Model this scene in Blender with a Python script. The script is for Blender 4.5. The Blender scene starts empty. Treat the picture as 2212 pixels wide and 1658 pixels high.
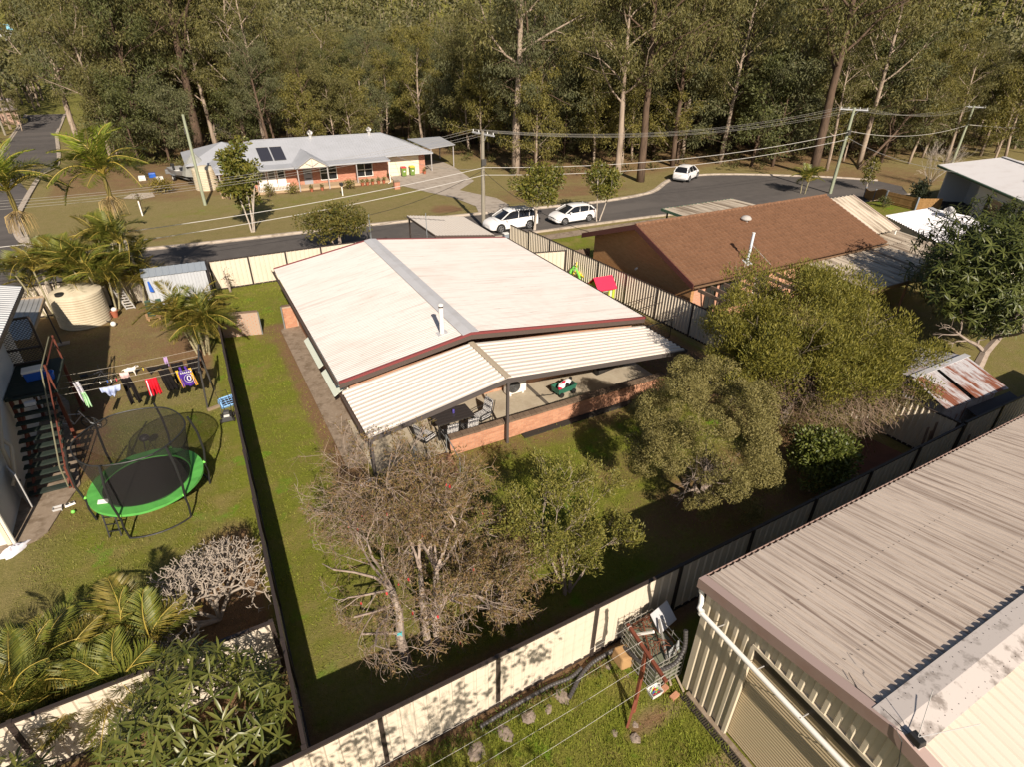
import bpy, math, random
import numpy as np
from mathutils import Matrix, Vector
S = bpy.context.scene
COL = S.collection
PI = math.pi
R_ = math.radians
# ------------------------------------------------------------------ camera, sky, sun, exposure
CH = 13.1
PIT, ROLL, YAW, FPX = R_(30.9), R_(1.0), R_(29.3), 1268.0
_cp, _sp = math.cos(PIT), math.sin(PIT)
_fw = np.array([math.sin(YAW)*_cp, math.cos(YAW)*_cp, -_sp])
_rt = np.array([math.cos(YAW), -math.sin(YAW), 0.0])
_up = np.cross(_rt, _fw)
_c, _s = math.cos(ROLL), math.sin(ROLL)
RT, UP, FW = _c*_rt+_s*_up, -_s*_rt+_c*_up, _fw
cam = bpy.data.cameras.new('camera')
cam.sensor_width = 36; cam.sensor_fit = 'HORIZONTAL'
cam.lens = 36*FPX/2212
cam.clip_end = 3000; cam.clip_start = 0.1
camo = bpy.data.objects.new('camera', cam); COL.objects.link(camo)
camo.matrix_world = Matrix(((RT[0], UP[0], -FW[0], 0), (RT[1], UP[1], -FW[1], 0), (RT[2], UP[2], -FW[2], CH), (0, 0, 0, 1)))
S.camera = camo
SUN_EL, SUN_AZ = R_(34.5), R_(190.7)          # azimuth clockwise from +Y
w = bpy.data.worlds.new('World'); S.world = w; w.use_nodes = True
_n = w.node_tree.nodes; _bg = _n['Background']
_sky = _n.new('ShaderNodeTexSky'); _sky.sky_type = 'NISHITA'; _sky.sun_disc = False
_sky.sun_elevation = SUN_EL; _sky.sun_rotation = SUN_AZ
_sky.air_density = 1.0; _sky.dust_density = 1.5
w.node_tree.links.new(_sky.outputs[0], _bg.inputs[0]); _bg.inputs[1].default_value = 0.05
sl = bpy.data.lights.new('sun', 'SUN'); sl.energy = 5.0; sl.angle = R_(0.5); sl.color = (1.0, 0.885, 0.745)
so = bpy.data.objects.new('sun', sl); COL.objects.link(so)
_sd = Vector((math.sin(SUN_AZ)*math.cos(SUN_EL), math.cos(SUN_AZ)*math.cos(SUN_EL), math.sin(SUN_EL)))
so.rotation_euler = _sd.to_track_quat('Z', 'Y').to_euler(); so.location = (0, -20, 60)
S.view_settings.view_transform = 'Standard'; S.view_settings.look = 'None'
S.view_settings.exposure = 0.55; S.view_settings.gamma = 1.0
S.view_settings.use_curve_mapping = False
S.render.engine = 'CYCLES'; S.cycles.max_bounces = 5; S.cycles.transparent_max_bounces = 16

# ------------------------------------------------------------------ terrain and pixel -> point helpers (photo measured at 2212 px width)
def ss(a, b, t):
    t = np.clip((np.asarray(t, float)-a)/(b-a), 0, 1); return t*t*(3-2*t)
def gz(x, y):
    x = np.asarray(x, float); y = np.asarray(y, float)
    sh = 3.5*ss(12, 26, x)
    z = -1.5*ss(35.5-sh, 41-sh, y)-2.5*ss(82, 110, y)
    d = np.hypot(x, y)
    wv = 0.5+0.5*np.sin(x*0.011+1.3)*np.cos(y*0.009+x*0.004)
    z = z+(62+26*wv)*ss(190, 620, d)+5*np.sin(x*.03)*np.sin(y*.027+1)*ss(150, 260, d)
    return z
def at(u, v, z=0.0):
    d = (u-1106)/FPX*RT-(v-829)/FPX*UP+FW
    t = (z-CH)/d[2]
    return np.array([t*d[0], t*d[1], z])
def G(u, v, dz=0.0):
    z = 0.0
    for _ in range(50):
        p = at(u, v, z+dz); z = .5*z+.5*float(gz(p[0], p[1]))
    return at(u, v, z+dz)

# ------------------------------------------------------------------ materials
MATS = {}
def _mixc(nt, fac, a, b):
    m = nt.nodes.new('ShaderNodeMix'); m.data_type = 'RGBA'
    for sck, val in ((m.inputs[0], fac), (m.inputs[6], a), (m.inputs[7], b)):
        if isinstance(val, bpy.types.NodeSocket): nt.links.new(val, sck)
        else: sck.default_value = val if isinstance(val, float) else (*val, 1)
    return m.outputs[2]
def _noise(nt, vec, scale, detail=4, rough=.6, stretch=None, lo=.4, hi=.6):
    n = nt.nodes.new('ShaderNodeTexNoise'); n.inputs['Scale'].default_value = scale
    n.inputs['Detail'].default_value = detail; n.inputs['Roughness'].default_value = rough
    if stretch is not None:
        mp = nt.nodes.new('ShaderNodeMapping'); mp.inputs['Scale'].default_value = stretch
        nt.links.new(vec, mp.inputs[0]); vec = mp.outputs[0]
    nt.links.new(vec, n.inputs['Vector'])
    mr = nt.nodes.new('ShaderNodeMapRange'); mr.inputs[1].default_value = lo; mr.inputs[2].default_value = hi
    nt.links.new(n.outputs[0], mr.inputs[0]); return mr.outputs[0], n.outputs[0]
def mat(name, c, rough=.7, spec=.3, metal=0.0, noise=(), bump=None, island=None, objrand=None, transl=0.0, coord='Object', alpha=None, brick=None):
    """noise: list of (colour, scale, stretch, lo, hi, amount)"""
    m = bpy.data.materials.new(name); m.use_nodes = True; nt = m.node_tree
    b = nt.nodes['Principled BSDF']
    tc = nt.nodes.new('ShaderNodeTexCoord'); vec = tc.outputs['Object' if coord == 'World' else coord]
    if coord == 'World':
        g = nt.nodes.new('ShaderNodeNewGeometry'); vec = g.outputs['Position']
    col = c
    if brick:
        bw, bh, mort, c2 = brick
        sx = nt.nodes.new('ShaderNodeSeparateXYZ'); nt.links.new(vec, sx.inputs[0])
        ad = nt.nodes.new('ShaderNodeMath'); nt.links.new(sx.outputs[0], ad.inputs[0]); nt.links.new(sx.outputs[1], ad.inputs[1])
        cx = nt.nodes.new('ShaderNodeCombineXYZ'); nt.links.new(ad.outputs[0], cx.inputs[0]); nt.links.new(sx.outputs[2], cx.inputs[1])
        bt = nt.nodes.new('ShaderNodeTexBrick'); nt.links.new(cx.outputs[0], bt.inputs['Vector'])
        bt.inputs['Scale'].default_value = 1; bt.inputs['Brick Width'].default_value = bw; bt.inputs['Row Height'].default_value = bh
        bt.inputs['Mortar Size'].default_value = .008; bt.inputs['Bias'].default_value = 0
        bt.inputs['Color1'].default_value = (*c, 1); bt.inputs['Color2'].default_value = (*c2, 1); bt.inputs['Mortar'].default_value = (*mort, 1)
        col = bt.outputs[0]
        bp_ = nt.nodes.new('ShaderNodeBump'); bp_.inputs['Strength'].default_value = .6; bp_.inputs['Distance'].default_value = .01; bp_.invert = True
        nt.links.new(bt.outputs['Fac'], bp_.inputs['Height']); nt.links.new(bp_.outputs[0], b.inputs['Normal'])
    if island is not None:
        g = nt.nodes.new('ShaderNodeNewGeometry'); col = _mixc(nt, g.outputs['Random Per Island'], col, island)
    if objrand is not None:
        oi = nt.nodes.new('ShaderNodeObjectInfo'); col = _mixc(nt, oi.outputs['Random'], col, objrand)
    for (c2, sc, st, lo, hi, am) in noise:
        f, _ = _noise(nt, vec, sc, stretch=st, lo=lo, hi=hi)
        if am != 1:
            mu = nt.nodes.new('ShaderNodeMath'); mu.operation = 'MULTIPLY'; mu.inputs[1].default_value = am
            nt.links.new(f, mu.inputs[0]); f = mu.outputs[0]
        col = _mixc(nt, f, col, c2)
    if isinstance(col, bpy.types.NodeSocket): nt.links.new(col, b.inputs['Base Color'])
    else: b.inputs['Base Color'].default_value = (*col, 1)
    b.inputs['Roughness'].default_value = rough; b.inputs['Metallic'].default_value = metal
    b.inputs['Specular IOR Level'].default_value = spec
    if bump:
        _, h = _noise(nt, vec, bump[0])
        bp_ = nt.nodes.new('ShaderNodeBump'); bp_.inputs['Strength'].default_value = bump[1]; bp_.inputs['Distance'].default_value = bump[2]
        nt.links.new(h, bp_.inputs['Height']); nt.links.new(bp_.outputs[0], b.inputs['Normal'])
    out = nt.nodes['Material Output']
    if transl:
        t = nt.nodes.new('ShaderNodeBsdfTranslucent'); mx = nt.nodes.new('ShaderNodeMixShader'); mx.inputs[0].default_value = transl
        if isinstance(col, bpy.types.NodeSocket): nt.links.new(col, t.inputs[0])
        else: t.inputs[0].default_value = (*col, 1)
        nt.links.new(b.outputs[0], mx.inputs[1]); nt.links.new(t.outputs[0], mx.inputs[2]); nt.links.new(mx.outputs[0], out.inputs[0])
    if alpha is not None: b.inputs['Alpha'].default_value = alpha
    MATS[name] = m
    return m

# ------------------------------------------------------------------ mesh building
def np_mesh(name, v, f, mt, smooth=False):
    v = np.asarray(v, np.float32); me = bpy.data.meshes.new(name)
    me.vertices.add(len(v)); me.vertices.foreach_set('co', v.ravel())
    if isinstance(f, np.ndarray):
        k = f.shape[1]; n = len(f); lp = f.ravel(); st = np.arange(n)*k; tot = np.full(n, k)
    else:
        tot = np.array([len(q) for q in f]); st = np.concatenate(([0], np.cumsum(tot)[:-1])); lp = np.array([i for q in f for i in q]); n = len(f)
    me.loops.add(len(lp)); me.loops.foreach_set('vertex_index', lp.astype(np.int32))
    me.polygons.add(n); me.polygons.foreach_set('loop_start', st.astype(np.int32))
    me.polygons.foreach_set('loop_total', tot.astype(np.int32))
    me.polygons.foreach_set('use_smooth', np.full(n, bool(smooth)))
    me.update(calc_edges=True)
    if mt: me.materials.append(mt)
    return me
FR = {}
def link(name, me, parent=None, kind=None, label=None, mw=None):
    o = bpy.data.objects.new(name, me); COL.objects.link(o)
    if parent is not None: o.parent = parent
    if mw is not None: o.matrix_local = mw
    if kind: o['kind'] = kind
    if label: o['label'] = label
    if parent is not None: FR[o.name] = FR[parent.name]
    else: FR[o.name] = Matrix.Identity(4)
    return o
def tag(o, label, cat, group=None):
    o['label'] = label; o['category'] = cat
    if group: o['group'] = group
    return o
def thing(name, label, cat, loc=(0, 0, 0), rz=0.0, group=None):
    o = bpy.data.objects.new(name, None); COL.objects.link(o); o.empty_display_size = .2
    o.location = [float(q) for q in loc]; o.rotation_euler = (0, 0, rz)
    FR[o.name] = Matrix.Translation(o.location) @ Matrix.Rotation(rz, 4, 'Z')
    return tag(o, label, cat, group)
def copy_tree(o, parent=None):
    c = o.copy(); COL.objects.link(c)
    FR[c.name] = FR[o.name]
    if parent is not None: c.parent = parent
    for ch in list(o.children): copy_tree(ch, c)
    return c
A = lambda *q: np.array(q, float)
class MB:
    def __init__(s): s.v = []; s.f = []
    def add(s, v, f):
        k = len(s.v); s.v += [tuple(float(c) for c in q) for q in v]; s.f += [tuple(i+k for i in q) for q in f]; return s
    def box(s, x0, x1, y0, y1, z0, z1):
        return s.hexa([(x0, y0, z0), (x1, y0, z0), (x1, y1, z0), (x0, y1, z0), (x0, y0, z1), (x1, y0, z1), (x1, y1, z1), (x0, y1, z1)])
    def hexa(s, p): return s.add(p, [(3, 2, 1, 0), (4, 5, 6, 7), (0, 1, 5, 4), (1, 2, 6, 5), (2, 3, 7, 6), (3, 0, 4, 7)])
    def bar(s, a, b, wd, h, upv=(0, 0, 1)):
        a = np.array(a, float); b = np.array(b, float); d = b-a; d /= np.linalg.norm(d)
        u = np.array(upv, float)
        if abs(d@u) > .95: u = np.array((1., 0, 0))
        sd = np.cross(d, u); sd /= np.linalg.norm(sd); u = np.cross(sd, d)
        p = []
        for q in (a, b):
            p += [q-sd*wd/2-u*h/2, q+sd*wd/2-u*h/2, q+sd*wd/2+u*h/2, q-sd*wd/2+u*h/2]
        return s.add(p, [(3, 2, 1, 0), (4, 5, 6, 7), (0, 1, 5, 4), (1, 2, 6, 5), (2, 3, 7, 6), (3, 0, 4, 7)])
    def tube(s, pts, r, n=8, cap=True):
        pts = [np.array(p, float) for p in pts]; rs = r if hasattr(r, '__len__') else [r]*len(pts)
        k = len(s.v); u = None
        for i, p in enumerate(pts):
            d = pts[min(i+1, len(pts)-1)]-pts[max(i-1, 0)]; d /= max(np.linalg.norm(d), 1e-9)
            if u is None:
                u = np.cross(d, (0, 0, 1.) if abs(d[2]) < .9 else (1., 0, 0))
            u = u-d*(u@d); u /= np.linalg.norm(u); w_ = np.cross(d, u)
            for j in range(n):
                t = 2*PI*j/n; q = p+rs[i]*(math.cos(t)*u+math.sin(t)*w_); s.v.append(tuple(q))
        for i in range(len(pts)-1):
            for j in range(n):
                a = k+i*n+j; b = k+i*n+(j+1) % n; s.f.append((a, b, b+n, a+n))
        if cap:
            s.f.append(tuple(k+j for j in range(n))[::-1]); s.f.append(tuple(k+(len(pts)-1)*n+j for j in range(n)))
        return s
    def lathe(s, c, prof, n=20):
        k = len(s.v); c = np.array(c, float)
        for (r, z) in prof:
            for j in range(n):
                t = 2*PI*j/n; s.v.append((c[0]+r*math.cos(t), c[1]+r*math.sin(t), c[2]+z))
        for i in range(len(prof)-1):
            for j in range(n):
                a = k+i*n+j; b = k+i*n+(j+1) % n; s.f.append((a, b, b+n, a+n))
        s.f.append(tuple(k+j for j in range(n))[::-1]); s.f.append(tuple(k+(len(prof)-1)*n+j for j in range(n)))
        return s
    def poly(s, pts, th):
        """prism from polygon pts (3d) and thickness vector th"""
        n = len(pts); pts = [np.array(p, float) for p in pts]; th = np.array(th, float)
        return s.add(pts+[p+th for p in pts], [tuple(range(n))[::-1], tuple(range(n, 2*n))]+[(i, (i+1) % n, n+(i+1) % n, n+i) for i in range(n)])
    def quad(s, *p): return s.add(p, [tuple(range(len(p)))])
    def sheet(s, p00, p10, p11, p01, pitch, amp, prof='sine', th=.004):
        """corrugated sheet: ribs repeat from p00 to p10 and run from p00 to p01"""
        p00, p10, p11, p01 = [np.array(q, float) for q in (p00, p10, p11, p01)]
        L = np.linalg.norm(p10-p00); n = max(1, int(round(L/pitch)))
        nr = np.cross(p10-p00, p01-p00); nr /= np.linalg.norm(nr)
        if prof == 'sine': pr = [(0, 0), (.25, .7), (.5, 1), (.75, .7)]
        elif prof == 'rib': pr = [(0, 0), (.12, 1), (.26, 1), (.38, 0)]
        elif prof == 'wide': pr = [(0, 0), (.1, 1), (.5, 1), (.6, 0)]
        elif prof == 'deck': pr = [(0, 0), (.1, 1), (.25, 1), (.35, 0), (.65, .08)]
        else: pr = [(0, 0), (.5, 1)]
        us = [((i+a)/n, h) for i in range(n) for a, h in pr]+[(1.0, 0)]
        k = len(s.v)
        for (t, h) in us:
            for a, b in ((p00, p10), (p01, p11)):
                s.v.append(tuple(a+(b-a)*t+nr*amp*h))
        for i in range(len(us)-1):
            s.f.append((k+2*i, k+2*i+2, k+2*i+3, k+2*i+1))
        return s
    def build(s, name, mt, parent=None, local=False, smooth=False, kind=None, label=None, bevel=0):
        v = np.array(s.v, float)
        if parent is not None and not local:
            mi = np.array(FR[parent.name].inverted()); v = v @ mi[:3, :3].T+mi[:3, 3]
        me = np_mesh(name, v, s.f, mt)
        if smooth:
            me.polygons.foreach_set('use_smooth', np.ones(len(me.polygons), bool))
            if hasattr(me, 'set_sharp_from_angle'): me.set_sharp_from_angle(angle=R_(40))
        o = link(name, me, parent, kind, label)
        if bevel:
            md = o.modifiers.new('bevel', 'BEVEL'); md.width = bevel; md.segments = 2; md.limit_method = 'ANGLE'
        return o
def ground_poly(name, mt, pts, dz, step=1.0, kind='structure'):
    """flat sheet draped on the terrain from a polygon in x,y (triangulated via strips)"""
    from mathutils.geometry import delaunay_2d_cdt
    P = [Vector((float(p[0]), float(p[1]))) for p in pts]
    n = len(P); xs = [p.x for p in P]; ys = [p.y for p in P]
    def inside(x, y):
        c = False; j = n-1
        for i in range(n):
            if (ys[i] > y) != (ys[j] > y) and x < (xs[j]-xs[i])*(y-ys[i])/(ys[j]-ys[i])+xs[i]: c = not c
            j = i
        return c
    extra = [Vector((x+.013*step, y+.017*step)) for x in np.arange(min(xs), max(xs), step) for y in np.arange(min(ys), max(ys), step) if inside(x, y)]
    vs, es, fs, *_ = delaunay_2d_cdt(P+extra, [], [list(range(n))], 1, 1e-4)
    v = np.array([(q.x, q.y, float(gz(q.x, q.y))+dz) for q in vs])
    return link(name, np_mesh(name, v, [tuple(q) for q in fs], mt), None, kind)

# ------------------------------------------------------------------ vectorised foliage helpers
def leaf_cards(P, D, N, L, W, bend=0.0):
    """rhombic leaves: P base points, D directions, N side reference, L lengths, W widths -> verts, quads"""
    D = D/np.maximum(np.linalg.norm(D, axis=1, keepdims=True), 1e-6)
    Sd = np.cross(D, N); Sd /= np.maximum(np.linalg.norm(Sd, axis=1, keepdims=True), 1e-6)
    Nn = np.cross(Sd, D)
    L = np.asarray(L)[:, None]; W = np.asarray(W)[:, None]
    v = np.stack([P, P+D*L*.5+Sd*W*.5+Nn*bend*L, P+D*L, P+D*L*.5-Sd*W*.5+Nn*bend*L], 1).reshape(-1, 3)
    f = np.arange(len(P)*4).reshape(-1, 4)
    return v, f
def segs_mesh(Aa, Bb, ra, rb, n=3):
    """many thin tapered tubes"""
    D = Bb-Aa; D = D/np.maximum(np.linalg.norm(D, axis=1, keepdims=True), 1e-6)
    ref = np.where(np.abs(D[:, 2:3]) < .9, np.array([[0, 0, 1.]]), np.array([[1., 0, 0]]))
    U = np.cross(D, ref); U /= np.linalg.norm(U, axis=1, keepdims=True); V = np.cross(D, U)
    ra = np.asarray(ra).reshape(-1, 1); rb = np.asarray(rb).reshape(-1, 1)
    rings = []
    for P, r in ((Aa, ra), (Bb, rb)):
        for j in range(n):
            t = 2*PI*j/n; rings.append(P+r*(math.cos(t)*U+math.sin(t)*V))
    v = np.stack(rings, 1).reshape(-1, 3); m = len(Aa); base = np.arange(m)[:, None]*2*n
    fs = [base+np.array([[j, (j+1) % n, n+(j+1) % n, n+j]]) for j in range(n)]
    return v, np.concatenate(fs, 0)
def join_np(parts):
    vs, fs, k = [], [], 0
    for v, f in parts:
        if len(v) == 0: continue
        vs.append(v); fs.append(f+k); k += len(v)
    return np.concatenate(vs), np.concatenate(fs)
def rdirs(rng, n):
    d = rng.normal(size=(n, 3)); return d/np.linalg.norm(d, axis=1, keepdims=True)
# ================================================================== SETTING
rng = np.random.default_rng(7); random.seed(7)
def grid_axis(segs):
    out = []
    for a, b, st in segs: out += list(np.arange(a, b, st))
    return np.array(out+[segs[-1][1]])
gx = grid_axis([(-700, -200, 50), (-200, -60, 12), (-60, -14, 2), (-14, 26, .35), (26, 80, 1.5), (80, 240, 8), (240, 1000, 40)])
gy = grid_axis([(-60, -6, 6), (-6, 40, .35), (40, 90, 1.0), (90, 240, 6), (240, 1000, 35)])
XX, YY = np.meshgrid(gx, gy); ZZ = gz(XX, YY)
gv = np.stack([XX.ravel(), YY.ravel(), ZZ.ravel()], 1)
nx, ny = len(gx), len(gy)
ii = (np.arange(ny-1)[:, None]*nx+np.arange(nx-1)[None, :]).ravel()
gf = np.stack([ii, ii+1, ii+1+nx, ii+nx], 1)
def ell(x, y, cx, cy, rx, ry, soft=.5): return 1-ss(1-soft, 1+soft, np.hypot((x-cx)/rx, (y-cy)/ry))
def rect(x, y, x0, x1, y0, y1, s=.4): return ss(x0-s, x0+s, x)*(1-ss(x1-s, x1+s, x))*ss(y0-s, y0+s, y)*(1-ss(y1-s, y1+s, y))
def zones(x, y):
    soil = np.zeros_like(x); dry = np.full_like(x, .55); lush = np.zeros_like(x)
    lot = rect(x, y, -.4, 20.4, 6.8, 36.6, .15)
    lush = np.maximum(lush, lot*.95); dry = dry*(1-lot)
    soil = np.maximum(soil, lot*np.maximum.reduce([(1-ss(7.7, 8.5, y))*.9, rect(x, y, 16.6, 20.5, 10, 24, .5)*.8, rect(x, y, 2.3, 3.6, 15, 30, .35)*.8,
                   rect(x, y, 3, 16, 14.4, 16, .5)*.55, ell(x, y, 2.0, 29.5, .5, 1.8)*.55, ell(x, y, 11.2, 12.2, 1.3, 1.0)*.5, ell(x, y, 4.5, 14.2, 2.2, 1.0)*.5, ell(x, y, 15, 9.5, 6, 2.0)*.7]))
    dry = np.maximum(dry, lot*np.maximum(ell(x, y, 1.6, 9.5, 2.2, 2.5)*.45, rect(x, y, 0, 2.4, 9, 18, .8)*.22))
    ly = rect(x, y, -16, -.4, 10, 36.6, .15)
    soil = np.maximum(soil, ly*np.maximum(ss(22.5, 27, y)*.55, ell(x, y, -1, 12.5, 1.6, 3.2)*.9))
    soil = np.maximum(soil, ly*np.maximum.reduce([rect(x, y, -7, -4.2, 20, 26, .8)*.8, rect(x, y, -7, -4.6, 17.5, 19.5, .5)*.5, ell(x, y, -1.2, 28.3, 1.5, 2.5)*.8]))
    dry = np.where(ly > .5, .28+.35*ss(22, 28, y)+.12*(1-ss(14, 17, y)), dry); lush = np.maximum(lush, ly*(1-ss(21, 26, y))*.85*ss(-6.8, -4.5, x))
    bl = rect(x, y, -14, -.2, -20, 9.9, .2); soil = np.maximum(soil, bl*.8); dry = np.maximum(dry, bl*.6)
    br = rect(x, y, -.2, 30, -20, 6.75, .15)
    lush = np.maximum(lush, br*.85); dry = np.where(br > .5, .12, dry)
    dry = np.maximum(dry, br*np.maximum.reduce([ell(x, y, 7.0, 3.3, .5, .4), ell(x, y, 7.0, 2.6, .6, .35), ell(x, y, 5.4, 3.7, .25, .2), ell(x, y, 6.6, 4.9, .8, .3)*.8]))
    soil = np.maximum(soil, br*np.maximum(ss(6.1, 6.6, y)*.85, ell(x, y, 6.3, 4.9, .7, .25)*.7))
    bh = rect(x, y, 21.5, 60, 29, 40.2, .6); lush = np.maximum(lush, bh*.9); dry = np.where(bh > .5, .1, dry)
    rb = rect(x, y, 20.6, 60, 7, 19, .4); lush = np.maximum(lush, rb*.6)
    vg = ss(51, 52, y)
    soil = np.maximum(soil, vg*np.maximum.reduce([ell(x, y, -6.2, 57.5, 3.2, 2.0)*.6, ell(x, y, -6, 51.8, 5, 1.2)*.4, ell(x, y, 0, 70, 5.5, 3.5)*.55, ell(x, y, 22, 52.5, 1.6, 1.8)*.9, ell(x, y, 36, 53, 9, 5)*.6,
                   ell(x, y, 14, 66.3, 8, 1.2)*.85, ell(x, y, -2.5, 54, 1.6, .8)*.5]))
    lush = np.maximum(lush, vg*np.maximum(ell(x, y, 9, 61.5, 12, 2.4)*.75, ell(x, y, 20, 60.5, 5, 3)*.6))
    fo = np.maximum.reduce([ss(76, 80, y)*ss(-13.5, -11, x), ss(54, 60, y)*ss(32, 38, x), ss(46, 54, y)*ss(60, 68, x), ss(-12.5, -11, x)*ss(70, 74, y)*(1-ss(3, 6, x))])
    soil = np.maximum(soil, fo*.62)
    cd = ell(x, y, 72, 44, 16, 7)*(1-lot); soil = np.maximum(soil, cd*.6)
    lv = (1-ss(-23.5, -21.5, x))*ss(50, 60, y); soil = np.maximum(soil, lv*.5); lush = np.maximum(lush, lv*.3)
    fr_ = ss(130, 170, np.hypot(x, y)); soil = soil*(1-.8*fr_); lush = np.maximum(lush, .5*fr_); dry = dry*(1-.6*fr_)
    return soil, dry, lush
zs, zd, zl = zones(gv[:, 0], gv[:, 1])
gme = np_mesh('ground', gv, gf, None, smooth=True)
ca = gme.color_attributes.new('zones', 'FLOAT_COLOR', 'POINT')
ca.data.foreach_set('color', np.stack([zs, zd, zl, np.ones_like(zs)], 1).astype(np.float32).ravel())
def ground_material():
    m = bpy.data.materials.new('ground_cover'); m.use_nodes = True; nt = m.node_tree; b = nt.nodes['Principled BSDF']
    at_ = nt.nodes.new('ShaderNodeAttribute'); at_.attribute_name = 'zones'
    sp = nt.nodes.new('ShaderNodeSeparateColor'); nt.links.new(at_.outputs[0], sp.inputs[0])
    g = nt.nodes.new('ShaderNodeNewGeometry'); P = g.outputs['Position']
    def brk(s, scale, amt):
        _, n = _noise(nt, P, scale, 5, .65)
        a = nt.nodes.new('ShaderNodeMath'); a.operation = 'MULTIPLY_ADD'; nt.links.new(n, a.inputs[0]); a.inputs[1].default_value = amt; a.inputs[2].default_value = -amt*.5
        d = nt.nodes.new('ShaderNodeMath'); d.operation = 'ADD'; nt.links.new(s, d.inputs[0]); nt.links.new(a.outputs[0], d.inputs[1])
        r = nt.nodes.new('ShaderNodeMapRange'); r.inputs[1].default_value = .25; r.inputs[2].default_value = .75; nt.links.new(d.outputs[0], r.inputs[0]); return r.outputs[0]
    f1, _ = _noise(nt, P, 9, 6, .7, lo=.35, hi=.65); f2, _ = _noise(nt, P, 1.1, 4, .6, lo=.35, hi=.65); f3, _ = _noise(nt, P, 55, 3, .7, lo=.3, hi=.7)
    base = _mixc(nt, f1, (.170, .160, .050), (.255, .220, .085))
    lush = _mixc(nt, f1, (.135, .165, .020), (.225, .245, .034)); lush = _mixc(nt, f2, lush, (.185, .180, .040)); f4, _ = _noise(nt, P, .55, 5, .7, lo=.52, hi=.66); lush = _mixc(nt, f4, lush, (.255, .220, .066)); f5, _ = _noise(nt, P, .83, 3, .6, lo=.60, hi=.68); lush = _mixc(nt, f5, lush, (.150, .250, .022))
    dry = _mixc(nt, f1, (.235, .190, .085), (.315, .250, .125))
    soil = _mixc(nt, f1, (.195, .110, .056), (.295, .190, .108)); soil = _mixc(nt, f2, soil, (.215, .135, .076))
    c = _mixc(nt, brk(sp.outputs[2], 1.6, .7), base, lush)
    c = _mixc(nt, brk(sp.outputs[1], 1.2, .9), c, dry)
    c = _mixc(nt, brk(sp.outputs[0], .9, .9), c, soil)
    dk = _mixc(nt, f3, (1, 1, 1), (.62, .60, .55))
    mm = nt.nodes.new('ShaderNodeMix'); mm.data_type = 'RGBA'; mm.blend_type = 'MULTIPLY'; mm.inputs[0].default_value = 1
    nt.links.new(c, mm.inputs[6]); nt.links.new(dk, mm.inputs[7])
    nt.links.new(mm.outputs[2], b.inputs['Base Color']); b.inputs['Roughness'].default_value = .95; b.inputs['Specular IOR Level'].default_value = .1
    _, h = _noise(nt, P, 22, 5, .7)
    bp_ = nt.nodes.new('ShaderNodeBump'); bp_.inputs['Strength'].default_value = .7; bp_.inputs['Distance'].default_value = .06
    nt.links.new(h, bp_.inputs['Height']); nt.links.new(bp_.outputs[0], b.inputs['Normal'])
    return m
gme.materials.append(ground_material())
link('ground', gme, None, 'structure')

asphalt = mat('asphalt', (.092, .082, .077), .9, .2, noise=[((.118, .106, .098), 1.2, None, .4, .7, .8), ((.065, .059, .056), 38, None, .45, .6, .6), ((.13, .115, .105), .25, (.15, 1, 1), .5, .62, .6)], coord='World')
concrete = mat('concrete', (.36, .31, .26), .9, .2, noise=[((.22, .18, .145), 1.3, None, .48, .7, .8), ((.44, .39, .33), 14, None, .5, .7, .5)], coord='World', bump=(30, .2, .01))
dconc = mat('stained_concrete', (.25, .195, .145), .9, .2, noise=[((.15, .11, .075), 2.3, None, .45, .65, .9), ((.34, .28, .22), 9, None, .5, .7, .5)], coord='World')
kerbm = mat('kerb_concrete', (.40, .34, .28), .9, .2, noise=[((.22, .18, .14), 2.0, None, .48, .66, .8)], coord='World')
far_kerb = [(-3.7, 51.3), (1, 50.9), (6.3, 50.7), (13.9, 50.3), (21.6, 49.75), (24.7, 49.5)]
road = [(-60, 44.8), (-12, 44.5), (0, 43.9), (12, 43.2), (24, 42.6), (31, 42.35), (38, 42.1), (46, 41.2), (52, 39.4), (57, 37.2), (63, 35.6), (69, 36.2), (73.4, 39.5), (73.6, 42.6),
        (70.5, 45.8), (66, 49), (62, 51.6), (58, 53.6), (54, 54.2), (50.9, 53.6), (47.6, 51.4), (45.8, 49.9), (43.2, 48.9), (37, 48.3), (28, 49.2), (24.7, 49.5), (13.9, 50.3), (6.3, 50.7), (1, 50.9), (-3.7, 51.3),
        (-7.5, 52.4), (-10.2, 54.6), (-11.7, 57.6), (-12.6, 62), (-13.1, 68), (-13.2, 76), (-13.3, 92), (-14.6, 115), (-17, 140), (-18, 172), (-25, 172), (-23.5, 140), (-22.3, 116), (-21.8, 90), (-21.8, 62), (-23, 55), (-27, 52), (-60, 51.8)]
ground_poly('road', asphalt, road, .02, 3.0)
def kerb(pts, wd=.42, h=.14, name='kerb'):
    P = []
    for a, b in zip(pts[:-1], pts[1:]):
        a = np.array(a, float); b = np.array(b, float); n = max(1, int(np.linalg.norm(b-a)/.9))
        P += [a+(b-a)*i/n for i in range(n)]
    P.append(np.array(pts[-1], float)); P = np.array(P)
    # smooth the corners a little
    for _ in range(3): P[1:-1] = .25*P[:-2]+.5*P[1:-1]+.25*P[2:]
    T = np.gradient(P, axis=0); T /= np.linalg.norm(T, axis=1, keepdims=True); N = np.stack([-T[:, 1], T[:, 0]], 1)
    pr = [(-.5, -.2), (-.5, .03), (-.15, .05), (.0, h), (.5, h), (.5, -.2)]
    v = []
    for p, n in zip(P, N):
        z = float(gz(*p))
        for s, hh in pr: v.append((p[0]+n[0]*s*wd, p[1]+n[1]*s*wd, z+hh))
    k = len(pr); f = [(i*k+j, (i+1)*k+j, (i+1)*k+j+1, i*k+j+1) for i in range(len(P)-1) for j in range(k-1)]
    return link(name, np_mesh(name, v, f, kerbm), None, 'structure')
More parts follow.
